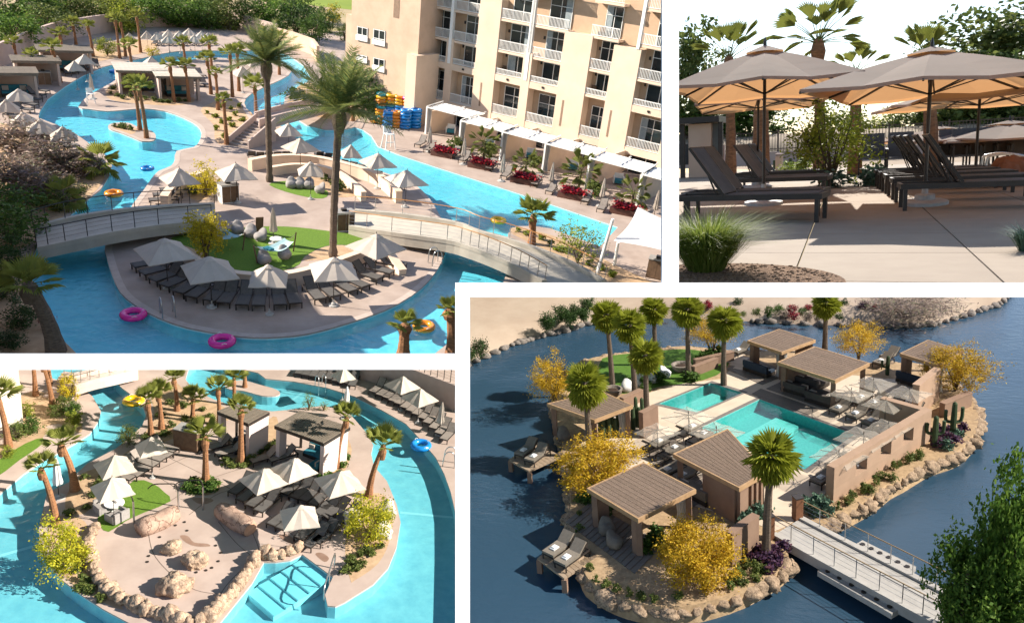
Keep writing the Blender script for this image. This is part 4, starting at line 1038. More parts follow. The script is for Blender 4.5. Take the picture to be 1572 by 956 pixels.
    for s in (0.0, 2.15):
        d = (Vector((b.x, b.y, 0))-a).normalized(); nn = Vector((d.y, -d.x, 0)); q0 = a+nn*s; q1 = Vector((b.x, b.y, 0))+nn*s
        m = MB().hexa([q0-nn*0.15, q0, q1, q1-nn*0.15, q0-nn*0.15+Vector((0, 0, 0.7)), q0+Vector((0, 0, 0.7)), q1+Vector((0, 0, 2.2)), q1-nn*0.15+Vector((0, 0, 2.2))])
        obj(p, 'parapet', m.mesh('parapet', STUCCO2), t)

    # ---------------- hotel
    hotel(p)

    # unseen hotel wing added outside the left edge, sized to shade the near water
    sd = Vector((math.sin(R(106)), math.cos(R(106)), 0)); c0 = G(190, 318)
    while p.px(c0)[0] > -45: c0 = c0-sd*0.5
    t = thing(p, 'hotel_wing', 'unseen tan hotel wing added outside the left edge to shade the pool', 'building', c0)
    d1 = Vector((c0.x, c0.y, 0)).normalized()*-1; d2 = Vector((-1, 0.15, 0)).normalized(); ln = (c0-G(p.px(c0)[0], 575)).length
    fp = [(0, 0), (d2.x*12, d2.y*12), (d2.x*12+d1.x*ln, d2.y*12+d1.y*ln), (d1.x*ln, d1.y*ln)]
    obj(p, 'wall', MB().prism(fp, 0, 10.5, True).mesh('wall', STUCCO), t)
    obj(p, 'parapet', MB().prism([(x*0.99, y*0.99) for x, y in fp], 10.502, 11.0, True).mesh('parapet', CREAM), t)
    # ---------------- umbrellas: apex position in the picture, width in the picture, where it stands
    U = [(252, 367, 88, 0.5, 'leftmost near umbrella over the arc of loungers'), (321, 395, 88, 0.35, 'second near umbrella from the left over the arc of loungers'), (412, 407, 68, 0.0, 'middle near umbrella over the arc of loungers'),
         (513, 396, 82, 0.15, 'fourth near umbrella from the left over the arc of loungers'), (578, 360, 82, 0.75, 'rightmost near umbrella by the copper-railed bridge'),
         (28, 137, 44, 0.3, 'umbrella on the left deck before the second cabana'), (9, 153, 40, 0.3, 'umbrella cut by the left picture edge'), (35, 173, 46, 0.3, 'left umbrella of three along the near left deck'), (61, 184, 50, 0.3, 'middle umbrella of three along the near left deck'), (96, 195, 46, 0.3, 'right umbrella of three along the near left deck'),
         (114, 94, 30, 0.5, 'lower umbrella of the two beside the far left cabana'), (129, 84, 30, 0.5, 'upper umbrella of the two beside the far left cabana'),
         (198, 51, 22, 0.2, 'far umbrella just right of the tall palms'), (225, 48, 22, 0.2, 'far umbrella left of the far back group'), (241, 50, 24, 0.2, 'second umbrella from the left in the far back group'), (258, 46, 22, 0.2, 'rear umbrella left of centre in the far back group'), (275, 48, 24, 0.2, 'rear umbrella at the centre of the far back group'),
         (290, 44, 24, 0.2, 'rearmost umbrella of the far back group'), (258, 54, 27, 0.2, 'front left umbrella of the far back group'), (298, 54, 26, 0.2, 'front right umbrella of the far back group'), (309, 48, 22, 0.2, 'rear right umbrella of the far back group'), (319, 51, 24, 0.2, 'rightmost umbrella of the far back group'),
         (232, 87, 28, 0.4, 'umbrella on the far tip of the peninsula'), (285, 90, 30, 0.4, 'umbrella behind the right peninsula cabana'), (391, 88, 34, 0.5, 'upper umbrella on the peninsula beside the date palm'), (372, 103, 34, 0.5, 'lower umbrella on the peninsula beside the date palm'),
         (443, 190, 42, 0.3, 'umbrella below the stair bridge'), (461, 213, 52, 0.6, 'umbrella left of the tall date palm trunk'), (539, 223, 36, 0.2, 'umbrella right of the tall date palm trunk'), (581, 236, 54, 0.4, 'umbrella by the pool right of the date palm'), (625, 262, 62, 0.4, 'rightmost umbrella on the central island edge'),
         (362, 252, 62, 0.4, 'umbrella on the plaza above the white cabinet'), (477, 249, 46, 0.1, 'umbrella just left of the date palm on the curved terrace'), (275, 259, 58, 0.5, 'umbrella on the left end of the central terrace')]
    for x, y, wpx, rz, lb in U:
        q = G(x, y, 2.9); k = wpx/(p.ppm(q)*3.0*1.22)
        build(p, p_umbrella(1.5, 2.1, 2.9, None, True, False, 0.03, True, 'A'), 'umbrella', lb+', pale canvas', 'umbrella', (q.x, q.y, 0), rz, (k, k, 1), 'pale umbrellas by the river pool')
    FU = [(138, 113, 'folded umbrella by the pool steps near the left cabana'), (419, 318, 'folded umbrella on the near lawn'), (850, 249, 'folded umbrella by the hotel canopies, third from the left'), (774, 236, 'folded umbrella by the hotel canopies, second from the left'), (929, 273, 'folded umbrella by the hotel canopies, fourth from the left'), (1012, 292, 'folded umbrella at the right picture edge'), (714, 212, 'folded umbrella by the hotel canopies, leftmost of the row'), (661, 194, 'folded umbrella beside the ring stacks')]
    for x, y, lb in FU:
        q = G(x, y, 2.5); build(p, p_folded_umbrella(2.5), 'folded_umbrella', lb, 'umbrella', (q.x, q.y, 0), 0.4, 1, 'folded umbrellas by the river pool')

    # ---------------- loungers
    def row(pts, fmt, grp, rz=None, centre=None, flip=False, key='A', sl=None, sc=1.0, ang=45):
        for i, (x, y) in enumerate(pts):
            q = G(x, y)
            if centre is not None:
                d = q-G(*centre); a = math.atan2(d.y, d.x)+(math.pi if flip else 0)
            else: a = R(rz)
            build(p, p_lounger(sl or SLING, ang, key, thick=0.05), 'sun_lounger', fmt % ORD[i] if '%' in fmt else fmt, 'sun lounger', q, a, sc, grp)
    row([(233, 411), (245, 421), (259, 430), (274, 438), (292, 447), (309, 453), (333, 458), (352, 461), (377, 464), (399, 465), (428, 464), (449, 462), (482, 456), (502, 452), (526, 445), (543, 439), (562, 428), (579, 420), (598, 411)], '%s dark lounger from the left in the near arc', 'near arc of loungers', None, (412, 378), sc=1.08)
    row([(698, 241), (713, 248), (754, 260), (777, 272), (823, 284), (846, 295), (900, 310), (924, 322)], '%s taupe lounger from the left along the hotel pool edge', 'taupe loungers along the hotel', -118, key='AT', sl=SLINGB)
    row([(646, 224), (660, 232)], '%s taupe lounger below the inflatable ring stacks', 'taupe loungers near the rings', -118, key='AT', sl=SLINGB)
    row([(36, 172), (43, 164), (49, 156), (55, 149), (61, 143)], '%s lounger from the front in the left deck row', 'left deck loungers', -20)
    row([(8, 172), (14, 178), (20, 183)], '%s lounger from the left at the left picture edge', 'left edge loungers', -40)
    row([(50, 209), (62, 214), (75, 219), (88, 225), (102, 230)], '%s lounger from the left under the near left umbrellas', 'near left loungers', 35)
    row([(104, 115), (115, 112), (126, 109), (137, 107), (148, 104)], '%s lounger from the left beside the far left cabana', 'far left loungers', -70)
    row([(238+9*i, 69+(i % 2)) for i in range(11)], '%s dark lounger from the left in the far back row', 'far back loungers', -95, sc=0.85)
    row([(386, 244), (399, 245), (412, 245), (425, 245), (438, 244), (451, 244), (464, 243), (490, 244), (503, 246)], '%s dark lounger from the left along the curved terrace', 'curved terrace loungers', 100, sc=0.95)
    row([(536, 258), (548, 262), (560, 267), (574, 272), (587, 279), (598, 287), (608, 295)], '%s dark lounger from the left along the far curved wall', 'far wall loungers', 60)
    row([(296, 131), (305, 131), (314, 132), (298, 118), (308, 118)], '%s lounger from the left right of the peninsula cabanas', 'peninsula loungers', -60, key='AT', sl=SLINGB)
    row([(258, 304), (268, 296), (252, 312)], '%s lounger from the left by the left plaza wall', 'plaza wall loungers', 200)

    # ---------------- palms: ground point, crown heart
    PALMS = [((28, 104), (21, 68), 22), ((56, 124), (47, 88), 24), ((93, 127), (80, 75), 27), ((100, 101), (92, 55), 26), ((117, 70), (112, 38), 22), ((143, 87), (135, 42), 20), ((42, 72), (38, 47), 20), ((184, 90), (177, 32), 24), ((193, 87), (185, 35), 22), ((216, 81), (210, 27), 22), ((202, 101), (198, 72), 26),
             ((215, 200), (206, 132), 32), ((225, 212), (213, 136), 34), ((267, 157), (261, 103), 26), ((290, 156), (284, 103), 25), ((284, 95), (281, 68), 23), ((324, 145), (318, 93), 27), ((325, 106), (321, 68), 25), ((335, 169), (331, 114), 20), ((348, 222), (343, 155), 24), ((357, 149), (353, 84), 28), ((367, 140), (364, 80), 26),
             ((394, 186), (391, 134), 34), ((429, 115), (427, 60), 26), ((542, 186), (540, 140), 26), ((502, 166), (501, 138), 22), ((86, 540), (45, 440), 76), ((619, 546), (622, 500), 42), ((694, 546), (691, 478), 38), ((816, 374), (819, 333), 52)]
    PL = ['leftmost fan palm behind the first left cabana', 'fan palm between the two left cabanas', 'tall fan palm in front of the far left cabana', 'fan palm behind the far left cabana', 'fan palm rising behind the boundary bed at the left', 'fan palm at the end of the left cabana row', 'small fan palm by the left boundary wall',
          'left one of two close palms beside the yellow bush', 'right one of two close palms beside the yellow bush', 'fan palm just left of the far back umbrellas', 'short palm by the far river bend', 'left palm of the two on the islet', 'right palm of the two on the islet', 'left palm before the right peninsula cabana', 'right palm before the right peninsula cabana',
          'palm on the peninsula tip in front of the far umbrellas', 'palm right of the peninsula cabanas', 'palm behind the palm right of the peninsula cabanas', 'slim palm in the middle of the peninsula', 'slim palm in the plaza bed', 'left palm of the pair left of the date palm', 'right palm of the pair left of the date palm', 'palm beside the stair bridge foot', 'palm beside the far pool arm',
          'palm trunk behind the tall date palm', 'small palm left of the tall date palm crown', 'large palm in the lower left corner with a thick trunk', 'left young palm at the lower picture edge', 'right young palm at the lower picture edge by the orange ring', 'young palm on the bed beside the copper-railed bridge']
    for i, ((bx, by), (tx, ty), cpx) in enumerate(PALMS):
        b = G(bx, by); h = p.up_to(b, ty); q = p.at_depth(tx, ty, b.y); s = cpx/p.ppm(b+Vector((0, 0, h)))
        big = cpx > 36
        fan_palm(p, PL[i], b, h, s*0.66, (0.17 if not big else 0.3) if i not in (26, 27, 28, 29) else (0.36, 0.30, 0.32, 0.25)[i-26], 'fan palms by the river pool', i, (q.x-b.x, 0.01), FANLEAF, BARK if i != 26 else BARK2, 16 if not big else 22, 18, 'A', pet=0.75, blade=1.0, spr=105)
    date_palm(p, 'tall feathery date palm rising from the plaza', G(414, 279), p.up_to(G(414, 279), 100), p.at_depth(409, 100, G(414, 279).y), 2.5, 1)
    date_palm(p, 'tallest feathery date palm standing on the near lawn bed', G(511, 394), p.up_to(G(511, 394), 176), p.at_depth(521, 176, G(511, 394).y), 2.9, 2)

    # ---------------- cabanas
    def cabana(lb, x, y, w, d, rz, slatm, wallm, h=2.35):
        q = G(x, y, h+0.2); t = thing(p, 'cabana', lb, 'cabana', (q.x, q.y, 0), R(rz), 1, 'cabanas by the river pool')
        slat_roof(p, t, w, d, h, slatm, 10, frame=GREYWOOD)
        obj(p, 'back_wall', MB().box(-w/2+0.2, w/2-0.2, d/2-0.4, d/2-0.15, 0, h-0.003).mesh('wall', wallm), t)
        for s in (-1, 1): obj(p, 'side_wall', MB().box(s*(w/2-0.32)-0.12, s*(w/2-0.32)+0.12, -d/2+0.25, -d/2+1.2 if s > 0 else d/2-0.41, 0, h-0.003).mesh('wall', wallm), t)
        build(p, p_daybed(), 'daybed', 'teal daybed inside the '+lb.replace('flat slatted ', ''), 'daybed', (Vector((q.x, q.y, 0))+Matrix.Rotation(R(rz), 3, 'Z') @ Vector((0.1, d*0.12, 0))), R(rz), 1.2, 'teal daybeds in the cabanas')
    LS = mat('sunlit_slats', (0.55, 0.50, 0.43), (0.46, 0.41, 0.35), 0.85, 3, 0.2, 20)  # paler than the other slats: sunlight on these roofs is put into the colour
    cabana('flat slatted cabana at the left picture edge', 16, 108, 4.4, 3.2, 22, GREYWOOD, STUCCO2)
    cabana('flat slatted cabana second from the left edge', 54, 90, 4.4, 3.2, 22, GREYWOOD, STUCCO2)
    cabana('flat slatted cabana at the far end of the left row', 98, 74, 5.4, 3.8, 22, GREYWOOD, STUCCO2)
    cabana('flat slatted pale-roofed cabana on the peninsula, larger one', 216, 103, 5.2, 4.6, 18, LS, STUCCO2)
    cabana('flat slatted pale-roofed cabana on the peninsula, smaller one', 270, 112, 4.4, 4.2, 18, LS, STUCCO2)

    # ---------------- floating rings
    for lb, c, x, y, s in (('left pink ring floating beside the near island', 'pink', 205, 484, 1.0), ('right pink ring at the lower picture edge', 'pink', 341, 525, 1.0), ('orange ring floating between the two young palms', 'orange', 651, 502, 0.95), ('yellow ring floating in the pool before the hotel', 'yellow', 765, 339, 0.95), ('orange ring floating above the left bridge', 'orange', 175, 298, 0.95), ('orange ring floating under the stair bridge', 'orange', 436, 199, 0.8), ('blue ring floating in the far river bend', 'blue', 177, 111, 1.0), ('blue ring floating in the middle of the lagoon', 'blue', 226, 259, 0.8)):
        q = G(x, y, -0.1); ring(p, lb, c, (q.x, q.y, -0.2), s*1.15, 'rings floating in the river pool')
    # ring stacks
    k = 0; SN = ['front leftmost', 'front second', 'front blue five-high', 'front orange four-high', 'front left six-high', 'front right six-high', 'rear leftmost', 'rear second', 'rear middle', 'rear fourth', 'rear rightmost']
    for x, y, cs in ((577, 188, ('orange', 'teal')), (588, 190, ('orange', 'orange')), (597, 194, ('blue',)*5), (608, 195, ('orange',)*5), (622, 197, ('blue',)*6), (637, 196, ('blue',)*6), (585, 180, ('yellow', 'yellow', 'orange', 'teal', 'orange', 'orange', 'yellow', 'teal')), (600, 182, ('blue', 'teal', 'blue', 'blue', 'teal', 'yellow', 'orange', 'yellow')), (612, 184, ('yellow', 'orange', 'blue', 'blue', 'blue', 'yellow', 'yellow', 'orange')), (624, 186, ('blue', 'blue', 'blue', 'blue', 'blue', 'orange', 'orange', 'pink')), (634, 187, ('blue', 'blue', 'blue', 'pink'))):
        q = G(x, y)
        for i, c in enumerate(cs):
            where = 'bottom' if i == 0 else ('top' if i == len(cs)-1 else ORD[i]+' from the bottom')
            o = ring(p, '%s ring, %s of the %s stack by the hotel' % (c, where, SN[k]), c, (q.x+rnd.uniform(-.04, .04), q.y, 0.34*i), 1.12, 'ring stacks by the hotel', rnd.random()*6)
        k += 1
    # sign board behind the rings
    q = G(640, 190); build(p, [('panel', MB().box(-0.7, 0.7, 0, 0.06, 1.1, 2.3).mesh('panel', mat('sign_red', (0.35, 0.08, 0.09), (0.28, 0.06, 0.08))), None, None), ('post', MB().box(-0.65, -0.58, 0.07, 0.14, 0, 2.3).mesh('post', DARKMETAL), None, None), ('post', MB().box(0.58, 0.65, 0.07, 0.14, 0, 2.3).mesh('post', DARKMETAL), None, None)], 'notice_board', 'red notice board behind the ring stacks', 'sign', q+Vector((0, 0.9, 0)), 0.2)

    # ---------------- planters, potted palms along the hotel
    for i, (x, y) in enumerate(((680, 240), (737, 258), (803, 281), (876, 304), (956, 328))):
        q = G(x, y); rz = R(-28)
        t = thing(p, 'planter', '%s brown planter box of red flowers from the left by the hotel' % ORD[i], 'planter', q, rz, 1, 'flower planters by the hotel')
        obj(p, 'box', MB().prism([(-1.1, -0.5), (1.1, -0.5), (0.95, 0.5), (-0.95, 0.5)], 0, 0.5).mesh('box', mat('planter_brown', (0.13, 0.06, 0.045), (0.10, 0.045, 0.035), 0.7)), t)
        obj(p, 'flowers', proto('pflow', lambda: leafcloud('flowers', 700, 0.16, REDL, 21, 1.05, 0.5, 0.32, 18, 0.35, 0)), t, Matrix.Translation((0, 0, 0.68)))
    for i, (x, y, r, hh) in enumerate(((742, 244, 1.1, 1.9), (806, 268, 1.0, 1.3), (888, 288, 1.4, 1.8), (969, 316, 1.1, 1.4))):
        fan_palm(p, '%s potted palm from the left before the canopies' % ORD[i], G(x, y), hh*0.75, r*1.6, 0.10, 'small palms before the canopies', i+60, (0.01, 0.01), OLIVEL, LIMB, 20, -20, 'pot', 'small_palm', pet=0.9, blade=0.8, spr=80)
    for i, (x, y) in enumerate(((700, 232), (752, 241), (824, 258), (910, 300))):
        bush(p, '%s rounded green shrub from the left under the canopies' % ORD[i], G(x, y), 0.75, 0.7, OLIVEL, 'shrubs under the canopies', i, 600, 0.2)

    # ---------------- trees, shrubs
    def TR(lb, x, yb, yt, wpx, lf, grp, seed, n=3000, ls=0.07, nm='tree', **kw):
        b = G(x, yb); h = p.up_to(b, yt); r = wpx/2/p.ppm(b)
        tree(p, lb, b, h, r, min(h*0.5, r*1.1), lf, grp, seed, n, ls, kw.pop('clumps', 55), kw.pop('spread', 0.22), nm, 'tree', **kw)
    TR('bright yellow palo verde on the near lawn', 316, 397, 320, 66, YELLOWL, 'yellow palo verdes', 1, 3600, 0.055, 'palo_verde', trunk=0.09, hollow=0.2, trunk_spread=0.7)
    TR('bright yellow palo verde behind the plaza wall', 316, 300, 248, 50, YELLOWL, 'yellow palo verdes', 2, 2600, 0.055, 'palo_verde', trunk=0.08, hollow=0.2)
    TR('sparse yellow-green palo verde by the copper-railed bridge', 886, 404, 334, 74, LIMEL, 'yellow palo verdes', 0, 1300, 0.05, 'palo_verde', trunk=0.06, hollow=0.2, trunk_spread=0.9)
    TR('low yellow shrub beside the stair bridge', 477, 166, 139, 40, YELLOWL, 'yellow palo verdes', 1, 1600, 0.07, 'palo_verde', trunk=0.06, hollow=0.2)
    TR('yellow flowering tree beside the hotel corner at the top', 511, 45, 6, 24, YELLOWL, 'yellow palo verdes', 2, 1500, 0.08, 'palo_verde', trunk=0.08)
    TR('round yellow-green bush by the two close palms', 165, 86, 57, 30, LIMEL, 'yellow palo verdes', 0, 1800, 0.07, 'palo_verde', trunk=0.08)
    TR('small yellow bush on the peninsula tip', 234, 86, 71, 24, YELLOWL, 'yellow palo verdes', 1, 1000, 0.08, 'palo_verde', trunk=0.05)
    TR('dark leafy tree hugging the hotel wall beside the rings', 565, 172, 108, 56, GREENL, None, 1, 3600, 0.075)
    BG = [(20, 78, 10, 90, BRIGHTL), (75, 60, 8, 80, OLIVEL), (60, 45, -15, 90, BRIGHTL), (120, 44, -5, 60, OLIVEL), (165, 45, -12, 70, OLIVEL), (190, 50, -8, 60, LIMEL), (235, 40, -15, 70, BRIGHTL), (275, 42, -5, 66, BRIGHTL), (320, 44, 0, 60, GREENL), (350, 45, -20, 60, OLIVEL), (390, 48, -5, 60, GREENL), (425, 52, -8, 66, BRIGHTL), (455, 60, 2, 56, DARKL), (480, 68, 20, 46, GREENL), (500, 50, 10, 40, GREENL), (445, 30, -40, 70, GREENL), (310, 20, -40, 90, GREENL), (250, 15, -50, 90, DARKL), (170, 20, -45, 90, LIMEL), (95, 30, -40, 100, OLIVEL), (10, 40, -40, 110, GREENL), (530, 62, 38, 30, OLIVEL)]
    for i, (x, yb, yt, w, lf) in enumerate(BG):
        TR('%s leafy tree from the near left in the belt beyond the wall' % (ORD[i] if i < 20 else ORD[i-20]+' extra'), x, yb, yt, w, lf, 'tree belt beyond the pool wall', i, 3400, 0.06, clumps=70)
    # left shrubs
    for i, (x, y, w, hpx, lf, lb) in enumerate(((30, 240, 90, 55, BROWNL, 'large bare brown shrub at the left edge'), (85, 262, 90, 55, BROWNL, 'bare reddish brown shrub by the pool bend'), (120, 270, 60, 40, BROWNL, 'smaller bare brown shrub nearest the water'), (20, 290, 90, 55, BROWNL, 'bare shrub below the large brown one'), (60, 305, 80, 50, BROWNL, 'mauve bare shrub above the left bridge'), (25, 335, 90, 60, GREENL, 'green leafy shrub left of the bridge'), (20, 375, 90, 65, GREENL, 'dense green shrub at the left bridge end'), (10, 410, 60, 45, DARKL, 'dark green shrub in the lower left bed'), (118, 305, 36, 26, OLIVEL, 'green shrub by the left bank'), (92, 322, 36, 24, OLIVEL, 'pale green shrub at the left bridge foot'), (35, 500, 60, 42, DARKL, 'dark spiky shrub beside the corner palm'), (8, 455, 50, 35, DARKL, 'blue-dark shrub at the lower left edge'), (75, 505, 22, 26, REDL, 'red flowering shrub beside the corner palm'), (15, 530, 50, 24, DARKL, 'low dark shrub in the bottom left corner'))):
        b = G(x, y); r = w/2/p.ppm(b)
        bush(p, lb, b, r, hpx/2/p.ppm(b), lf, 'shrubs on the left bank', i, 2600 if lf is BROWNL else 1800, 0.075 if lf is not BROWNL else 0.06, clumps=45, spread=0.3, aspect=1.8 if lf is not BROWNL else 3.5)
    fan_palm(p, 'small bushy palm on the left bank by the water', G(155, 268), 0.8, 1.9, 0.25, None, 90, (0.01, 0.01), DARKFAN, BARK2, 22, -15, 'A', pet=0.75, blade=1.0, spr=130)
    fan_palm(p, 'second small bushy palm on the left bank near the bridge', G(100, 318), 0.7, 1.6, 0.25, None, 91, (0.01, 0.01), FANLEAF, BARK2, 22, -15, 'A', pet=0.75, blade=1.0, spr=130)
    tufts(p, '%s small desert plant of the peninsula bed', [(170, 145), (180, 148), (190, 152), (200, 150), (212, 154), (224, 153), (236, 156), (248, 157), (258, 158), (275, 157), (285, 156), (172, 137), (182, 133)], OLIVEL, 0.28, 'desert plants of the peninsula bed')
    tufts(p, '%s small desert plant of the plaza bed', [(318, 175), (330, 180), (340, 190), (332, 200), (350, 185), (356, 195), (362, 178), (372, 186), (345, 212), (368, 165), (355, 168), (340, 165)], LIMEL, 0.32, 'desert plants of the plaza bed')
    tufts(p, '%s small plant on the islet', [(176, 195), (184, 196), (192, 198), (200, 200), (190, 194)], OLIVEL, 0.26, 'plants on the islet')
    tufts(p, '%s small yellow plant beside the copper-railed bridge', [(795, 356), (808, 360), (830, 368), (845, 378), (856, 385), (868, 388), (905, 408), (922, 414), (940, 425)], LIMEL, 0.3, 'plants beside the copper-railed bridge')
    tufts(p, '%s small plant in the bed by the hotel block', [(462, 152), (468, 160), (490, 165), (450, 155)], GREENL, 0.8, 'plants by the hotel block')
    tufts(p, '%s small plant in the central upper bed', [(500, 277), (515, 283), (525, 292), (295, 298), (305, 290), (320, 292)], OLIVEL, 0.4, 'plants in the central beds')
    # ---------------- lawn furniture
    def hammock(lb, a, b, h=0.9):
        A0, B0 = G(*a), G(*b); t = thing(p, 'hammock', lb, 'hammock', A0); d = B0-A0; nn = Vector((-d.y, d.x, 0)).normalized()*0.55; mb = MB(); n = 8
        for i in range(n+1):
            u = i/n; z = h-0.28*math.sin(u*math.pi)
            for s in (-1, -0.5, 0, 0.5, 1): mb.v.append(tuple(d*u+nn*s*(0.75+0.25*math.sin(u*math.pi))+Vector((0, 0, z-0.10*(1-s*s)))))
        for i in range(n):
            for k in range(4): mb.f.append((i*5+k, i*5+k+1, i*5+k+6, i*5+k+5))
        obj(p, 'sling', mb.mesh('sling', mat('pale_blue_cloth', (0.42, 0.60, 0.64), (0.36, 0.53, 0.58), 0.9, 4, trans=0.15)), t)
        u_ = d.normalized()
        for q, s in ((Vector((0, 0, 0)), -1), (d, 1)):
            e = q+u_*0.35*s
            obj(p, 'post', MB().bar(e, e+u_*0.25*s+Vector((0, 0, 1.25)), 0.08).mesh('post', WOODB), t)
            obj(p, 'rope', MB().tube([q+Vector((0, 0, h)), e+u_*0.22*s+Vector((0, 0, 1.15))], 0.015, 4).mesh('rope', CANVAS), t)
        obj(p, 'pillow', MB().box(-0.3, 0.3, -0.18, 0.18, 0, 0.12).mesh('pillow', TEAL), t, xf(d*0.25+Vector((0, 0, h-0.22)), math.atan2(d.y, d.x)+1.57))
    hammock('pale blue hammock left on the near lawn', (336, 372), (366, 382)); hammock('pale blue hammock right on the near lawn', (402, 402), (444, 388))
    for i, (x, y, rz, lb) in enumerate(((365, 358, 0.2, 'left grey beanbag on the near lawn'), (384, 363, -0.2, 'middle grey beanbag on the near lawn'), (400, 369, -0.8, 'right grey beanbag on the near lawn'), (447, 288, 0.1, 'left grey beanbag on the small lawn'), (460, 288, 0, 'second grey beanbag on the small lawn'), (474, 289, -0.2, 'third grey beanbag on the small lawn'), (491, 296, -1.0, 'rightmost grey beanbag on the small lawn'), (406, 404, 0.5, 'grey beanbag beside the right hammock'), (437, 396, 0.5, 'grey beanbag below the right hammock'))):
        beanbag(p, lb, G(x, y), rz, None, 'grey beanbags on the lawns', 0.95)
    for x, y, rz, lb, k in ((351, 309, 0.5, 'white towel cabinet with wooden doors on the plaza', 'a'), (528, 352, 0.3, 'white towel cabinet beside the near lawn', 'a'), (1006, 425, -0.5, 'dark cabinet under the white shade sail', 'd'), (69, 130, 0.4, 'grey bin on the left deck', 'g')):
        build(p, p_cabinet(k, 1.1, 0.75, 1.15, WHITE if k == 'a' else (WOODB if k == 'd' else BEAN)), 'towel_cabinet', lb, 'cabinet', G(x, y), rz, 1.15)
    build(p, [('board', MB().box(-0.25, 0.25, -0.03, 0.03, 0.25, 1.2, xf((0, 0, 0), 0, 1, R(12))).mesh('board', WOODB), None, None), ('stand', MB().box(-0.2, 0.2, 0.1, 0.4, 0, 0.24).mesh('stand', WOODB), None, None)], 'lawn_game_board', 'leaning wooden board on the near lawn', 'board', G(398, 357), 0.3)
    t = build(p, [('top', MB().lathe([(0.02, 0.42), (0.4, 0.42), (0.4, 0.46), (0.02, 0.47)], 14).mesh('top', WHITE), None, None), ('leg', MB().lathe([(0.12, 0), (0.05, 0.04), (0.05, 0.418)], 8).mesh('leg', WHITE), None, None)], 'side_table', 'small round white table under the folded lawn umbrella', 'table', G(424, 376))
    ladder(p, 'steel pool ladder on the near left island edge', G(258, 484), R(200), 1.1); ladder(p, 'steel pool ladder on the right island edge', G(667, 405), R(110), 1.1)
    # lifeguard chair and pool lift
    for x, y, lb, s in ((140, 160, 'white lifeguard chair on the peninsula steps', 0.65), (596, 228, 'white pool lift beside the hotel pool', 0.9)):
        P = proto('guard', lambda: [('leg', MB().bar((sx*0.6, sy*0.55, 0), (sx*0.35, sy*0.35, 1.9), 0.07).mesh('leg', WHITE), None, None) for sx in (-1, 1) for sy in (-1, 1)] + [('seat', MB().box(-0.45, 0.45, -0.45, 0.45, 1.55, 1.62).mesh('seat', WHITE), None, None), ('backrest', MB().box(-0.45, 0.45, 0.38, 0.45, 1.63, 2.3).mesh('back', WHITE), None, None), ('step', MB().box(-0.5, 0.5, -0.52, -0.45, 0.75, 0.82).mesh('step', WHITE), None, None)])
        build(p, P, 'lifeguard_chair', lb, 'chair', G(x, y), 0.4, s)
    # shade sail at the right edge
    t = thing(p, 'shade_sail', 'white shade sail on slanted white posts at the right edge', 'shade sail', (0, 0, 0))
    z1, z2 = 3.3, 2.9; cs = [G(978, 323, z1), G(1045, 340, z1+0.2), G(1045, 398, z2), G(943, 364, z2)]; mb = MB(); n = 8
    for i in range(n+1):
        for j in range(n+1):
            u, v = i/n, j/n; q = cs[0].lerp(cs[1], u).lerp(cs[3].lerp(cs[2], u), v); c = cs[0].lerp(cs[2], 0.5)
            e = 0.10*(math.sin(u*math.pi)*(abs(v-0.5)*2)**3+math.sin(v*math.pi)*(abs(u-0.5)*2)**3); q = q.lerp(Vector((c.x, c.y, q.z)), e); q.z += 0.5*(u-0.5)*(v-0.5)*2
            mb.v.append(tuple(q))
    for i in range(n):
        for j in range(n): a = i*(n+1)+j; mb.f.append((a, a+n+1, a+n+2, a+1))
    obj(p, 'fabric', mb.mesh('fabric', mat('white_sail', (0.74, 0.76, 0.80), (0.70, 0.72, 0.76), 0.85, 1, trans=0.2), True), t)
    for (x, y), tp in (((917, 419), (941, 336)), ((943, 407), (949, 372)), ((1040, 420), (1043, 345))):
        b = G(x, y); e = p.at_depth(tp[0], tp[1], b.y-0.4); obj(p, 'post', MB().tube([b, e], [0.13, 0.10], 10).mesh('post', WHITE), t)

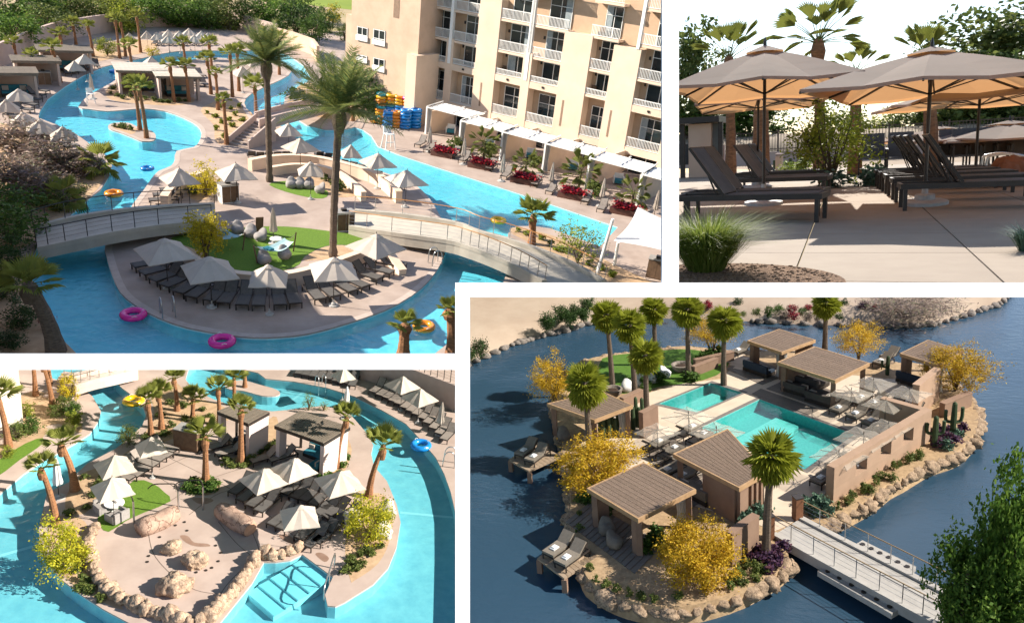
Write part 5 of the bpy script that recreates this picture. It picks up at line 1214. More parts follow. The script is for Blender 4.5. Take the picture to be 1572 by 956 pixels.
def hotel(p):
    G = lambda x, y, z=0.0: p.g(x, y, z)
    O = G(640, 181); X1 = G(1030, 286); ex = (X1-O).normalized(); en = Vector((ex.y, -ex.x, 0))   # en points out of the facade, to the pool
    if en.y > 0: en = -en
    def fac(x, y):
        """facade coordinates (along, height) of a picture point on the front plane"""
        r = p.ray(x, y); c = Vector((0, 0, p.h)); t = (O-c).dot(en)/r.dot(en); q = c+r*t
        return (q-O).dot(ex), q.z
    Fm = Matrix((ex, -en, Vector((0, 0, 1)))).transposed().to_4x4(); Fm.translation = O     # x along, y into the building, z up
    t = bpy.data.objects.new('hotel', None); p.col.objects.link(t); t.matrix_world = p.M @ Fm
    finish(t, 'cream stucco hotel with stepped piers, white balconies and dark windows', 'building')
    z3 = lambda x, y: fac(670+x*0.2825, y*0.2825)
    # storey levels read at the second bay
    L2, L3, L4, L5 = z3(370, 632)[1], z3(390, 418)[1], z3(425, 290)[1], z3(450, 120)[1]
    hs = (L5-L2)/3.0; L6 = L5+hs; dep = 1.25
    smin, smax = z3(-120, 300)[0]-1.0, z3(1260, 500)[0]+2.5
    top = L6+hs*0.9
    wall = MB().box(smin, smax, dep, dep+7, 0, top); obj(p, 'back_wall', wall.mesh('wall', mat('recess_tan', (0.50, 0.35, 0.24), (0.45, 0.31, 0.21), 0.9, 1.2)), t)  # recess shade is put into this darker tan
    ground = L2-0.35
    def pier(a, b, z1, name='pier', y0=0.0, z0=0.0, m=CREAM): obj(p, name, MB().box(a, b, y0, dep-0.004, z0, z1).mesh('pier', m), t)
    # bays: (left, right) openings along the facade at the second storey
    bays = [(z3(-110, 480)[0], z3(40, 440)[0]), (z3(75, 480)[0], z3(195, 500)[0]), (z3(305, 520)[0], z3(445, 550)[0]), (z3(490, 560)[0], z3(640, 600)[0]), (z3(790, 600)[0], z3(900, 650)[0]), (z3(1040, 690)[0], z3(1225, 740)[0])]
    tops = [L4+0.3, L4+0.25, None, L5+0.2, None, None]
    rails_m = WHITE
    # spandrel between ground floor canopy and second storey, and the piers between bays
    xs = [smin]+[v for b in bays for v in b]+[smax]
    pier_tops = [L6, L4+0.15, L5+hs*0.55, L4+0.3, L5-0.05, L5-0.45, L5+0.2]
    for k in range(0, len(xs)-1, 2):
        a, b = xs[k], xs[k+1]
        if b-a > 0.15: pier(a, b, pier_tops[k//2])
    for i, (a, b) in enumerate(bays):
        solid = (1, 2, 3, 5, 0)
        obj(p, 'spandrel', MB().box(a+0.002, b-0.002, 0.03, dep-0.006, ground-0.3, L2).mesh('spandrel', CREAM), t)
        if i != 4: obj(p, 'spandrel', MB().box(a+0.002, b-0.002, 0.03, dep-0.006, L3-0.65, L3).mesh('spandrel', CREAM), t)
        for j, z in enumerate((L2, L3, L4, L5, L6)):
            if j >= 2 or (i == 4 and j == 1): obj(p, 'floor_slab', MB().box(a-0.35 if j > 2 else a+0.002, b+0.35 if j > 2 else b-0.002, 0.06, dep-0.008, z-0.22, z).mesh('slab', CREAM), t)
            hh = 1.0 if j != 1 else 0.62
            ra, rb = (a, b) if j < 2 else (a-0.3, b+0.3)
            rl = MB().box(ra+0.004, rb-0.004, 0.07, 0.13, z+hh-0.07, z+hh).box(ra+0.004, rb-0.004, 0.07, 0.13, z+0.06, z+0.12)
            n = max(6, int((rb-ra)/0.15))
            for q in range(n):
                s = ra+(rb-ra)*(q+0.5)/n; rl.box(s-0.022, s+0.022, 0.08, 0.12, z+0.121, z+hh-0.071)
            o = obj(p, 'balcony_railing', rl.mesh('railing', WHITE), t); o['kind'] = 'stuff'
            if j == 4: continue
            # window on the recessed wall: right part of the bay
            w0, w1 = a+(b-a)*0.22, b-0.06; zt = min((L3-0.65, L4-0.24, L5-0.24, L6-0.24)[j]-0.12, z+2.9)
            f = obj(p, 'window', MB().box(w0, w1, dep-0.06, dep-0.002, z+0.02, zt).mesh('pane', GLASS), t)
            fr = MB()
            for s in (w0, (w0+w1)/2-0.03, w1-0.06): fr.box(s, s+0.06, dep-0.10, dep-0.062, z+0.02, zt)
            fr.box(w0+0.061, w1-0.061, dep-0.10, dep-0.062, zt-0.06, zt); fr.box(w0+0.061, w1-0.061, dep-0.095, dep-0.062, z+1.95, z+2.0)
            obj(p, 'frame', fr.mesh('frame', WHITE), f)
            if (i*5+j*3) % 4 < 2:      # drawn curtain behind one sash
                c0, c1 = (w0+0.07, w0+(w1-w0)*(0.2+0.06*((i+j) % 4))) if (i+j) % 2 else (w1-(w1-w0)*0.3, w1-0.07)
                obj(p, 'curtain', MB().box(c0, c1, dep-0.075, dep-0.061, z+0.1, zt-0.07).mesh('curtain', mat('window_curtain', (0.30, 0.34, 0.36), (0.22, 0.26, 0.28), 0.6, 4)), f)
            if j in (1, 2, 3) and i % 2 == 0:
                obj(p, 'balcony_chair', MB().box(a+0.25, a+0.75, 0.4, 0.85, z+0.02, z+0.42).box(a+0.25, a+0.75, 0.86, 0.93, z+0.02, z+0.85).mesh('chair', WOODB), t)
            if j in (1, 2):
                lamp = MB().box(a+(b-a)*0.12, a+(b-a)*0.12+0.16, dep-0.14, dep-0.002, z+1.7, z+2.0); obj(p, 'wall_lamp', lamp.mesh('lamp', DARKMETAL), t)
        # small scupper on the spandrel
        if i in (1, 2, 3, 5): obj(p, 'vent', MB().box((a+b)/2-0.12, (a+b)/2+0.12, -0.04, 0.028, L3-0.4, L3-0.2).mesh('vent', DARKMETAL), t)
    # white slim columns between paired bays
    for s in ((bays[0][1]+bays[1][0])/2, (bays[2][1]+bays[3][0])/2):
        obj(p, 'column', MB().box(s-0.18, s+0.18, -0.05, 0.35, L3+0.003, top).mesh('column', WHITE), t)
    # slots in the broad piers: thin plates with slot shade put into the colour
    for x, y0, y1 in ((245, 450, 580), (690, 545, 690), (950, 600, 750)):
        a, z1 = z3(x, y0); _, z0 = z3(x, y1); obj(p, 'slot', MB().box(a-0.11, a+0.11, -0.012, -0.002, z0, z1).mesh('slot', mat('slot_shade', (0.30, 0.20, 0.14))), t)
    # top white pillars at the right bays
    for k in (3, 5):
        a = bays[k][0]; obj(p, 'column', MB().box(a-0.55, a-0.25, -0.05, 0.3, pier_tops[k if k < 6 else 5]+0.003, top).mesh('column', WHITE), t)
    # ground floor: doors
    for i, (a, b) in enumerate(bays):
        f = obj(p, 'door', MB().box(a+0.3, b+0.2, dep-0.07, dep-0.003, 0.02, 2.3).mesh('door', GLASS), t)
        fr = MB()
        for s in (a+0.3, (a+b)/2+0.2, b+0.13): fr.box(s, s+0.07, dep-0.11, dep-0.072, 0.02, 2.3)
        obj(p, 'frame', fr.mesh('frame', WHITE), f)
    # left block
    a0 = Vector(G(528, 170)); lt = bpy.data.objects.new('hotel_wing', None); p.col.objects.link(lt)
    e1 = (O-en*0+ex*smin*0.0); 
    r0, r1 = G(523, 160), G(640, 192)
    fx = (r1-r0).normalized(); fy = Vector((-fx.y, fx.x, 0)); M2 = Matrix((fx, fy, Vector((0, 0, 1)))).transposed().to_4x4(); M2.translation = r0
    lt.matrix_world = p.M @ M2; finish(lt, 'plain tan stucco hotel wing with four small windows at the back', 'building')
    Lw = (r1-r0).length
    def f2(x, y):
        r = p.ray(x, y); c = Vector((0, 0, p.h)); tt = (r0-c).dot(fy)/r.dot(fy); q = c+r*tt
        return (q-r0).dot(fx), q.z
    H1 = f2(527, 22)[1]
    obj(p, 'wall', MB().box(0, Lw*0.22, 0.6, 9, 0, H1).box(Lw*0.12, Lw*0.96, 0, 9, 0, H1+6).mesh('wall', STUCCO), lt)
    obj(p, 'pier', MB().box(Lw*0.90, Lw*1.02, -1.0, 3, 0, f2(625, 80)[1]).mesh('pier', CREAM), lt)
    for wx0, wx1, wy0, wy1 in ((549, 565, 40, 65), (574, 592, 44, 72), (549, 564, 83, 98), (574, 591, 88, 112)):
        s0, z1 = f2(wx0, wy0); s1, z0 = f2(wx1, wy1); s1 = f2(wx1, wy0)[0]
        w = obj(p, 'window', MB().box(s0, s1, -0.03, -0.002, z0, z1).mesh('pane', GLASS), lt)
        fr = MB()
        for s in (s0, (s0+s1)/2-0.04, s1-0.08): fr.box(s, s+0.08, -0.07, -0.032, z0, z1)
        for z in (z0, z0+(z1-z0)*0.38, z1-0.1): fr.box(s0+0.081, s1-0.081, -0.066, -0.032, z, z+0.08)
        obj(p, 'frame', fr.mesh('frame', WHITE), w)
        obj(p, 'balcony_railing', MB().box(s0-0.1, s1+0.1, -0.16, -0.10, z0, z0+0.55).mesh('rail', WHITE), lt)
    obj(p, 'slot', MB().box(f2(605, 0)[0], f2(614, 0)[0], -0.02, -0.002, f2(608, 28)[1], f2(608, -10)[1]).mesh('slot', mat('slot_shade', (0.30, 0.20, 0.14))), lt)  # surface plate, the slot's shade given as its colour
    # canopies in front of the ground floor
    zc = 2.75
    ends = [(655, 165), (707, 186), (771, 203), (837, 221), (905, 243), (985, 268), (1060, 292)]
    for i in range(len(ends)-1):
        q0, q1 = G(ends[i][0], ends[i][1], zc), G(ends[i+1][0], ends[i+1][1], zc)
        s0, s1 = (q0-O).dot(ex), (q1-O).dot(ex); dist = max(2.2, (q0-O).dot(en))
        c = thing(p, 'canopy', '%s white fabric canopy from the left along the hotel' % ORD[i], 'canopy', (0, 0, 0), 0, 1, 'white canopies along the hotel'); c.matrix_world = p.M @ Fm
        n = 6; mb = MB(); cd = min(2.7, dist-0.1)
        for k in range(n+1):
            u = k/n; yy = -dist+cd*u
            for j in range(5): mb.v.append((s0+0.1+(s1-s0-0.2)*j/4, yy, zc+0.22*u-0.05*abs(math.sin(u*math.pi*3))))
        for k in range(n):
            for j in range(4): a = k*5+j; mb.f.append((a, a+1, a+6, a+5))
        obj(p, 'fabric', mb.mesh('fabric', mat('white_awning', (0.82, 0.81, 0.79), (0.78, 0.77, 0.75), 0.85, 1, trans=0.15)), c)
        for s in (s0, s1-0.1, (s0+s1)/2):
            obj(p, 'beam', MB().bar((s+0.04, -dist, zc+0.12), (s+0.04, -dist+cd+0.1, zc+0.36), 0.08).mesh('beam', WHITE), c)
        obj(p, 'beam', MB().box(s0, s1, -dist-0.06, -dist+0.02, zc-0.02, zc+0.1).mesh('beam', WHITE), c)
        obj(p, 'post', MB().box(s0-0.02, s0+0.14, -dist-0.05, -dist+0.11, 0, zc-0.023).mesh('post', WHITE), c)
        cone_curtain(p, c, s0+0.15, -dist+0.3, 0.1, zc-0.05, 0.7, 0.3)
        # patio dividers and armchair
        obj(p, 'divider_wall', MB().box(s0-0.1, s0+0.1, -dist+0.8, -0.05, 0, 2.3).mesh('divider', CREAM), c)
        q = O+ex*(s0+1.5)+en*(dist*0.5)
        build(p, proto('patio', lambda: [('seat', MB().box(-0.35, 0.35, -0.35, 0.3, 0.15, 0.42).mesh('seat', TEAL), None, None), ('backrest', MB().box(-0.38, 0.38, 0.3, 0.42, 0.15, 0.85).mesh('back', WHITE), None, None), ('armrest', MB().box(-0.46, -0.38, -0.35, 0.42, 0.1, 0.62).mesh('arm', WHITE), None, None), ('armrest', MB().box(0.38, 0.46, -0.35, 0.42, 0.1, 0.62).mesh('arm', WHITE), None, None)]), 'patio_chair', 'white patio armchair under the %s canopy from the left' % ORD[i], 'chair', q, math.atan2(ex.y, ex.x)+0.5, 1.1, 'patio chairs under the canopies')

def date_palm(p, label, loc, h, q, crown, seed):
    g = random.Random(seed); t = thing(p, 'date_palm', label, 'palm tree', loc, 0, 1, 'tall date palms')
    lean = (q.x-loc.x, 0.01); n = 26; pts, rad = [], []
    for i in range(n+1):
        u = i/n; pts.append((lean[0]*u*u, 0, h*u)); rad.append((0.245 if i % 2 else 0.215)*(1.25 if u < 0.04 else 1)*(1 if u < 0.9 else 1.35))
    obj(p, 'trunk', MB().tube(pts, rad, 10).mesh('trunk', BARK2), t); top = Vector(pts[-1])
    def frond(k):
        mb = MB(); Lf = crown*1.25; N = 26; prev = None; arch = (0.10, 0.28, 0.5)[k]; rg = random.Random(k+7)
        def pos(u): return Vector((Lf*u*(1-0.12*arch*u), 0, -Lf*arch*u*u*0.9))
        mb.tube([pos(u) for u in (0, 0.25, 0.5, 0.75, 1)], [0.035, 0.028, 0.02, 0.012, 0.005], 4)
        for i in range(N):
            u = 0.14+0.84*i/N; c = pos(u); ln = crown*0.30*math.sin(min(1, (u+0.12))*math.pi*0.85)+0.12
            for s in (-1, 1):
                for dz in (0.25, -0.12):
                    a = R(52+rg.uniform(-8, 8)); e = c+Vector((math.cos(a)*ln, s*math.sin(a)*ln, ln*dz*rg.uniform(0.5, 1.2)-ln*0.18))
                    w = Vector((0.035, 0, 0)); mb.tri(c-w, c+w, e)
        return mb.mesh('frond', DATELEAF)
    fm = [proto(('datef', crown, k), lambda k=k: frond(k)) for k in range(3)]
    obj(p, 'boot', MB().lathe([(0.25, -1.1), (0.44, -0.5), (0.42, 0.0), (0.2, 0.4), (0.05, 0.6)], 12).mesh('boot', BARK2), t, Matrix.Translation(top))
    for i in range(46):
        u = (i+0.5)/46; el = 86-84*u**0.85+g.uniform(-7, 7); az = i*2.399+g.uniform(-0.2, 0.2)
        m = Matrix.Translation(top+Vector((0, 0, 0.2))) @ Matrix.Rotation(az, 4, 'Z') @ Matrix.Rotation(-R(el), 4, 'Y') @ Matrix.Rotation(g.uniform(-0.4, 0.4), 4, 'X') @ Matrix.Scale(g.uniform(0.85, 1.08), 4)
        obj(p, 'frond', fm[0 if el > 50 else (1 if el > 15 else 2)], t, m)
place_a()
# ================================================================== C: splash pad island (lower left)
def place_c():
    p = C; G = lambda x, y, z=0.0: p.g(x, y, z)
    floor = mat('pool_plaster_c', (0.50, 0.64, 0.66), (0.36, 0.52, 0.58), 0.8, 1.3, 0.05, 8, contrast=(0.32, 0.68))
    water = poolmat('pool_water_c', (0.50, 0.83, 0.88), 2.2, 0.5)
    tile = mat('dark_blue_tile', (0.03, 0.06, 0.12)); PINK = mat('rose_concrete', (0.48, 0.38, 0.33), (0.37, 0.285, 0.245), 0.85, 0.45, 0.05, 30, detail=9, contrast=(0.3, 0.7))
    rect = [(-60, 556), (709, 556), (709, 1010), (-60, 1010)]
    struct(p, 'pool_floor', MB().sheet(gp(p, rect, -0.8), -0.8).mesh('floor', floor), 'pale plaster floor of the splash island pool')
    struct(p, 'pool_water', MB().sheet(gp(p, rect, -0.12), -0.12).mesh('water', water), 'bright turquoise water around the splash island')
    isl = [(68, 774), (60, 806), (61, 839), (75, 867), (97, 891), (127, 914), (158, 934), (199, 956), (230, 975), (310, 985), (337, 956), (362, 925), (387, 894), (405, 862), (423, 862), (446, 859), (464, 850)]
    isl2 = [(511, 885), (499, 912), (503, 929), (515, 930), (530, 923), (573, 896), (596, 871), (609, 839), (615, 801), (609, 774), (594, 738), (574, 715), (570, 696), (573, 683), (566, 668), (539, 637), (520, 627), (495, 623), (458, 626), (440, 629), (417, 631), (385, 626), (354, 621), (329, 613), (314, 606), (295, 595), (285, 582), (290, 564), (300, 557), (180, 557), (174, 583), (188, 596), (205, 608), (220, 625), (224, 638), (218, 654), (201, 669), (178, 688), (134, 711), (117, 727), (105, 740), (84, 750), (71, 760)]
    left = [(-60, 790), (0, 757), (36, 727), (67, 706), (94, 692), (113, 681), (138, 665), (151, 646), (155, 631), (142, 608), (126, 596), (105, 590), (80, 580), (76, 557), (-60, 557)]
    right = [(330, 557), (396, 572), (408, 581), (450, 585), (502, 595), (544, 608), (586, 629), (623, 650), (648, 677), (669, 702), (682, 727), (692, 755), (700, 790), (703, 850), (706, 1000), (709, 1000), (709, 557)]
    islet = [(346, 590), (370, 583), (398, 590), (420, 596), (430, 602), (424, 607), (402, 607), (375, 600), (352, 597)]
    pwc = MB()
    for nm, o_, lb in (('island', isl+isl2, 'rose concrete splash pad island'), ('pool_deck', left, 'rose concrete deck at the left bank'), ('pool_deck', right, 'rose concrete deck at the right bank'), ('islet', islet, 'small sandy islet at the top')):
        q = gp(p, o_) if nm != 'islet' else gp(p, o_, 0, 3)
        struct(p, nm, land_walls(q, -0.07, 0, None, MB().sheet(q, 0)).mesh(nm, PINK), lb); land_walls(q, -0.9, -0.07, None, pwc)
        struct(p, 'waterline_tile', land_walls([v*1.0003 for v in q], -0.30, -0.072).mesh('tile', tile), 'dark waterline tile under the '+lb)
    struct(p, 'pool_wall', pwc.mesh('pool_wall', floor), 'pale plaster side walls of the splash island pool')
    # submerged entry steps
    a, b = G(466, 852), G(509, 884); d = (b-a).normalized(); nn = Vector((d.y, -d.x, 0))
    if p.px(a+nn)[0] > p.px(a)[0]: nn = -nn
    stp = mat('step_plaster', (0.55, 0.78, 0.80), (0.48, 0.72, 0.76), 0.8, 0.6); edge = mat('mid_blue_tile', (0.30, 0.50, 0.55))
    t = thing(p, 'pool_steps', 'wide pale steps with dark edges leading down into the near pool', 'steps', a)
    for i in range(5):
        q0 = nn*(i*0.75); c = [q0, q0+d*(b-a).length, q0+d*(b-a).length+nn*0.75, q0+nn*0.75]
        s = obj(p, 'step', MB().prism([(v.x, v.y) for v in c], -0.79, -0.22-0.07*i).mesh('step', stp), t)
        e0 = q0+nn*0.69; c = [e0, e0+d*(b-a).length, e0+d*(b-a).length+nn*0.05, e0+nn*0.05]
        obj(p, 'nosing', MB().prism([(v.x, v.y) for v in c], -0.219-0.07*i, -0.214-0.07*i).mesh('nosing', edge), s)
    # white lane tiles on the pool floor
    LT = mat('white_lane_tile', (0.72, 0.78, 0.80), (0.66, 0.74, 0.76), 0.6)
    for (xa, ya), (xb, yb), lb in (((-20, 858), (62, 835), 'white lane line left of the island'), ((614, 786), (709, 795), 'white lane line right of the island'), ((150, 625), (210, 610), 'white lane line across the left channel'), ((468, 600), (440, 620), 'white lane line across the far pool')):
        a_, b_ = G(xa, ya, -0.79), G(xb, yb, -0.79); d_ = (b_-a_).normalized(); n_ = Vector((-d_.y, d_.x, 0))*0.12
        struct(p, 'lane_line', MB().quad(a_-n_, b_-n_, b_+n_, a_+n_).mesh('line', LT), lb)
    # beds and lawn
    BEDS = [('sandy palm bed across the upper island', [(232, 600), (265, 585), (285, 600), (310, 612), (345, 625), (350, 645), (310, 650), (270, 672), (232, 680), (222, 665), (238, 640)]), ('sandy bed between the two pergolas', [(385, 672), (405, 650), (425, 640), (430, 690), (410, 700), (385, 700)]),
            ('sandy bed right of the big pergola', [(500, 720), (515, 700), (530, 670), (540, 690), (533, 715), (520, 735), (505, 735)]), ('sandy bed along the right rim of the island', [(560, 760), (590, 760), (603, 790), (598, 830), (580, 865), (545, 890), (538, 890), (530, 850), (535, 800)]), ('sandy bed along the left rim of the island', [(75, 805), (100, 790), (130, 800), (140, 830), (140, 870), (170, 915), (190, 935), (160, 925), (110, 895), (80, 855)]),
            ('round planted bed in the middle of the plaza', [(278, 748), (300, 733), (325, 735), (338, 745), (330, 757), (300, 760)]), ('planted bed by the first pergola palm', [(342, 712), (365, 700), (390, 705), (385, 716), (360, 718)]), ('bed by the left bank palms', [(30, 610), (60, 600), (95, 618), (125, 650), (120, 665), (90, 650), (50, 660), (30, 650)]), ('sandy bed left of the umbrellas', [(120, 730), (160, 715), (180, 705), (200, 690), (210, 695), (165, 728), (140, 780), (110, 790), (100, 770)]), ('narrow bed along the left wall', [(-10, 690), (40, 665), (70, 655), (65, 672), (0, 715)])]
    for lb, q in BEDS: struct(p, 'planting_bed', MB().sheet(gp(p, q, 0, 3), 0.006).mesh('bed', SAND), lb)
    for lb, q in (('fan-shaped green lawn beside the lounge set', [(206, 737), (235, 742), (252, 755), (262, 769), (220, 787), (194, 799), (167, 816), (154, 808), (150, 795), (170, 770)]), ('green lawn strip at the left picture edge', [(-10, 712), (40, 680), (66, 672), (62, 684), (30, 706), (-10, 735)])):
        struct(p, 'lawn', MB().sheet(gp(p, q, 0, 2), 0.012).mesh('lawn', LAWN), lb)
    # scored joints of the paving, laid as thin dark strips
    JM = mat('joint_shade', (0.17, 0.13, 0.11))
    JT = [[(228, 820), (236, 850), (262, 880), (300, 905), (345, 912)], [(335, 800), (360, 830), (380, 848), (392, 856)], [(388, 818), (396, 838), (398, 850)], [(255, 700), (300, 722), (345, 745)], [(245, 720), (290, 700), (330, 690)], [(262, 768), (300, 745), (350, 725), (400, 712)], [(345, 745), (378, 765), (425, 800), (460, 830)], [(330, 925), (350, 895), (385, 860)], [(290, 790), (330, 760), (360, 750)], [(205, 712), (240, 730), (275, 752)]]
    for i, q in enumerate(JT):
        q = smooth_poly(gp(p, q), 5, False); mb = MB()
        for k in range(len(q)-1):
            d_ = (q[k+1]-q[k]).normalized(); n_ = Vector((-d_.y, d_.x, 0))*0.022; u_ = Vector((0, 0, 0.003)); mb.quad(q[k]-n_+u_, q[k+1]-n_+u_, q[k+1]+n_+u_, q[k]+n_+u_)
        struct(p, 'pavement_joint', mb.mesh('joint', JM), '%s scored joint in the island paving' % ORD[i])
    # splash pad joints and wet patches are surface marks
    pad = mat('wet_concrete', (0.24, 0.15, 0.11), (0.29, 0.19, 0.145), 0.5, 2)
    for lb, q in (('wet patch beside the boulders', [(276, 822), (288, 822), (298, 832), (318, 834), (322, 838), (300, 838), (285, 832)]), ('wet patch near the log', [(296, 764), (318, 764), (328, 768), (312, 774), (300, 770)]), ('wet patch at the deck corner', [(428, 822), (440, 820), (456, 830), (452, 836), (438, 830)]), ('wet patch by the entry steps', [(484, 850), (494, 848), (505, 856), (498, 862)])):
        struct(p, 'pavement', MB().sheet(gp(p, q, 0, 3), 0.004).mesh('patch', pad), lb)
    for i, (x, y) in enumerate(((283, 801), (287, 814), (257, 805), (269, 806), (331, 837), (339, 848), (335, 861), (325, 871), (316, 875), (301, 878), (228, 853), (226, 862), (245, 824))):
        o = obj(p, 'spray_nozzle', proto('noz', lambda: MB().lathe([(0.09, 0), (0.09, 0.02), (0.03, 0.03)], 10).mesh('nozzle', DARKMETAL)), None, xf(G(x, y, 0.002))); finish(o, '%s dark spray nozzle set in the splash pad' % ORD[i], 'nozzle', 'spray nozzles in the splash pad')
    # boulders, stone logs, rock rim
    for i, (x, y, w, hpx, lb) in enumerate(((263, 846, 15, 24, 'smallest of the three tan boulders on the splash pad'), (300, 866, 19, 32, 'right one of the three tan boulders on the splash pad'), (270, 905, 24, 38, 'largest tan boulder at the front of the splash pad'))):
        b = G(x, y); k = 1/p.ppm(b); rock(p, lb, b, (w*k, w*k*0.9, hpx*k*0.50), i+5, None, 'boulders on the splash pad', rough=0.32, sub=4)
    RED = mat('rose_stone', (0.41, 0.285, 0.22), (0.27, 0.18, 0.14), 0.9, 2.5, 0.6, 12, crack=1.2)
    for (xa, ya), (xb, yb), lb in (((338, 790), (384, 820), 'long rose stone log right of the plaza bed'), ((213, 822), (270, 796), 'long rose stone log beside the lawn')):
        a, b = G(xa, ya), G(xb, yb); t = thing(p, 'stone_log', lb, 'log', a, 0, 1, 'rose stone logs'); v = b-a
        m = MB().tube([v*u+Vector((0, 0, 0.36+0.05*math.sin(9*u))) for u in (0, 0.15, 0.3, 0.45, 0.6, 0.75, 0.9, 1)], [0.46, 0.54, 0.57, 0.55, 0.58, 0.55, 0.53, 0.48], 14); obj(p, 'log', m.mesh('log', RED, True), t)
        obj(p, 'cut_face', MB().lathe([(0.44, 0), (0.42, 0.03), (0.1, 0.04)], 12).mesh('cut', mat('rose_cut', (0.55, 0.33, 0.22))), t, Matrix.Translation(v+Vector((0, 0, 0.36))) @ v.to_track_quat('Z', 'Y').to_matrix().to_4x4())
    rim = smooth_poly(gp(p, [(147, 812), (138, 830), (138, 850), (141, 869), (154, 894), (172, 914), (203, 931), (230, 941), (254, 949), (288, 957), (312, 955), (333, 938), (355, 915), (374, 889), (388, 868), (399, 853), (414, 856), (431, 855), (457, 845)]), 8, False)
    d_, last, n = 0, None, 0
    def side(px): return 'left' if px < 165 else ('front' if px < 325 else 'right')
    cnt = {}
    for q in rim:
        if last is None or (q-last).length > 0.42:
            last = q; k = rnd.uniform(0.38, 0.68); sd = side(p.px(q)[0]); cnt[sd] = cnt.get(sd, 0)+1
            o = obj(p, 'rim_rock', proto(('rim', n % 6), lambda: rockmesh('rim', ROCKM, n % 6+11, 0.72, 0.6, 0.66, 0.38, 3)), None, xf(q+Vector((0, 0, 0.2)), rnd.random()*6, (k, k, k*rnd.uniform(0.9, 1.3))))
            finish(o, '%s tan rock along the %s part of the splash pad rim' % ((ORD+['twenty-'+x for x in ORD]+['forty-'+x for x in ORD]+['sixty-'+x for x in ORD])[cnt[sd]-1], sd), 'rock', 'rim rocks of the splash pad'); n += 1
    # pergolas
    WP = mat('pale_pink_wall', (0.60, 0.50, 0.47), (0.55, 0.45, 0.42), 0.9, 1)
    def pergola(lb, corners, h=2.5, nb=24):
        q = [G(x, y, h+0.2) for x, y in corners]; c = sum(q, Vector())/4; c.z = 0; L_ = [v-c for v in q]; mid = sum(L_, Vector())/4
        t = thing(p, 'pergola', lb, 'pergola', c, 0, 1, 'slatted pergolas'); fr = MB(); dn = Vector((0, 0, -0.2))
        for i in range(4):
            a, b = L_[i], L_[(i+1) % 4]; ai, bi = a.lerp(mid, 0.05), b.lerp(mid, 0.05); fr.hexa([a+dn, b+dn, bi+dn, ai+dn, a, b, bi, ai])
        r = obj(p, 'roof', fr.mesh('roof_frame', DARKMETAL), t)
        for i in range(nb):
            u0, u1 = i/nb, (i+0.72)/nb; s = [L_[0].lerp(L_[3], u0), L_[0].lerp(L_[3], u1), L_[1].lerp(L_[2], u1), L_[1].lerp(L_[2], u0)]
            obj(p, 'slat', MB().prism([(v.x, v.y) for v in s], h+0.203+0.008*(i % 2), h+0.26+0.008*(i % 3), True).mesh('slat', GREYWOOD), r)
        def wall(i, j, u0, u1):
            a, b = L_[i].lerp(mid, 0.1), L_[j].lerp(mid, 0.1); s, e = a.lerp(b, u0), a.lerp(b, u1); d = (e-s).normalized(); nn = Vector((-d.y, d.x, 0))*0.15
            obj(p, 'side_wall', MB().prism([(w.x, w.y) for w in (s-nn, e-nn, e+nn, s+nn)], 0, h-0.004).mesh('wall', WP), t)
        wall(3, 2, 0.0, 1.0); wall(0, 1, 0.0, 0.3)
        for i in (1,): v = L_[i].lerp(mid, 0.14); obj(p, 'post', MB().box(v.x-0.09, v.x+0.09, v.y-0.09, v.y+0.09, 0, h-0.004).mesh('post', DARKMETAL), t)
        d = L_[3]-L_[0]; rz = math.degrees(math.atan2(d.y, d.x))
        for i, (u, w, r_) in enumerate(((0.5, 0.75, 0), (0.72, 0.45, -90))):
            o = (L_[0].lerp(L_[3], u)).lerp(L_[1].lerp(L_[2], u), w)+c; o.z = 0
            build(p, p_daybed(TEAL if 'big' in lb else NAVY, 'teal' if 'big' in lb else 'navy'), 'daybed', '%s daybed under the %s' % (('rear', 'front')[i], lb), 'daybed', o, R(rz+r_), 0.95, 'daybeds under the pergolas')
    pergola('slatted pergola left of centre with a navy daybed', [(333, 632), (362, 620), (414, 633), (381, 651)])
    pergola('big slatted pergola right of centre with teal seating', [(421, 654), (461, 631), (538, 656), (497, 681)])
    # umbrellas
    for x, y, wpx, rz, lb in ((176, 699, 64, 0.4, 'upper umbrella of the two left of the lawn'), (172, 733, 66, 0.4, 'umbrella right above the lawn lounge set'), (232, 671, 52, 0.3, 'umbrella beside the upper palm bed'), (405, 720, 70, 0.5, 'left umbrella of the lounger cluster'), (452, 704, 68, 0.5, 'upper umbrella of the lounger cluster before the big pergola'), (523, 724, 78, 0.3, 'right umbrella of the lounger cluster beside the leaning palm'), (461, 776, 70, 0.05, 'front umbrella of the lounger cluster'), (619, 578, 52, 0.5, 'upper umbrella on the right deck'), (646, 597, 54, 0.5, 'lower umbrella on the right deck'), (528, 564, 36, 0.4, 'umbrella cut by the top edge on the far deck')):
        q = G(x, y, 2.9); k = wpx*0.94/(p.ppm(q)*3.0*1.22)
        build(p, p_umbrella(1.5, 2.1, 2.9, None, True, False, 0.03, True, 'A'), 'umbrella', 'cream '+lb, 'umbrella', (q.x, q.y, 0), rz, (k, k, 1), 'cream umbrellas of the splash island')
    for x, y, lb in ((86, 707, 'folded white umbrella standing by the left channel'), (533, 597, 'folded white umbrella at the water beyond the big pergola'), (679, 621, 'folded umbrella on the right deck')):
        q = G(x, y, 2.5); build(p, p_folded_umbrella(2.5, WHITE if 'white' in lb else None, lb[:12]), 'folded_umbrella', lb, 'umbrella', (q.x, q.y, 0), 0.3, 1.1)
    # loungers
    def row(pts, fmt, grp, rz, sl=None, key='C', ang=42, sc=1.05):
        for i, (x, y) in enumerate(pts):
            build(p, p_lounger(sl or SLINGB, ang, key), 'sun_lounger', fmt % ORD[i], 'sun lounger', G(x, y), R(rz), sc, grp)
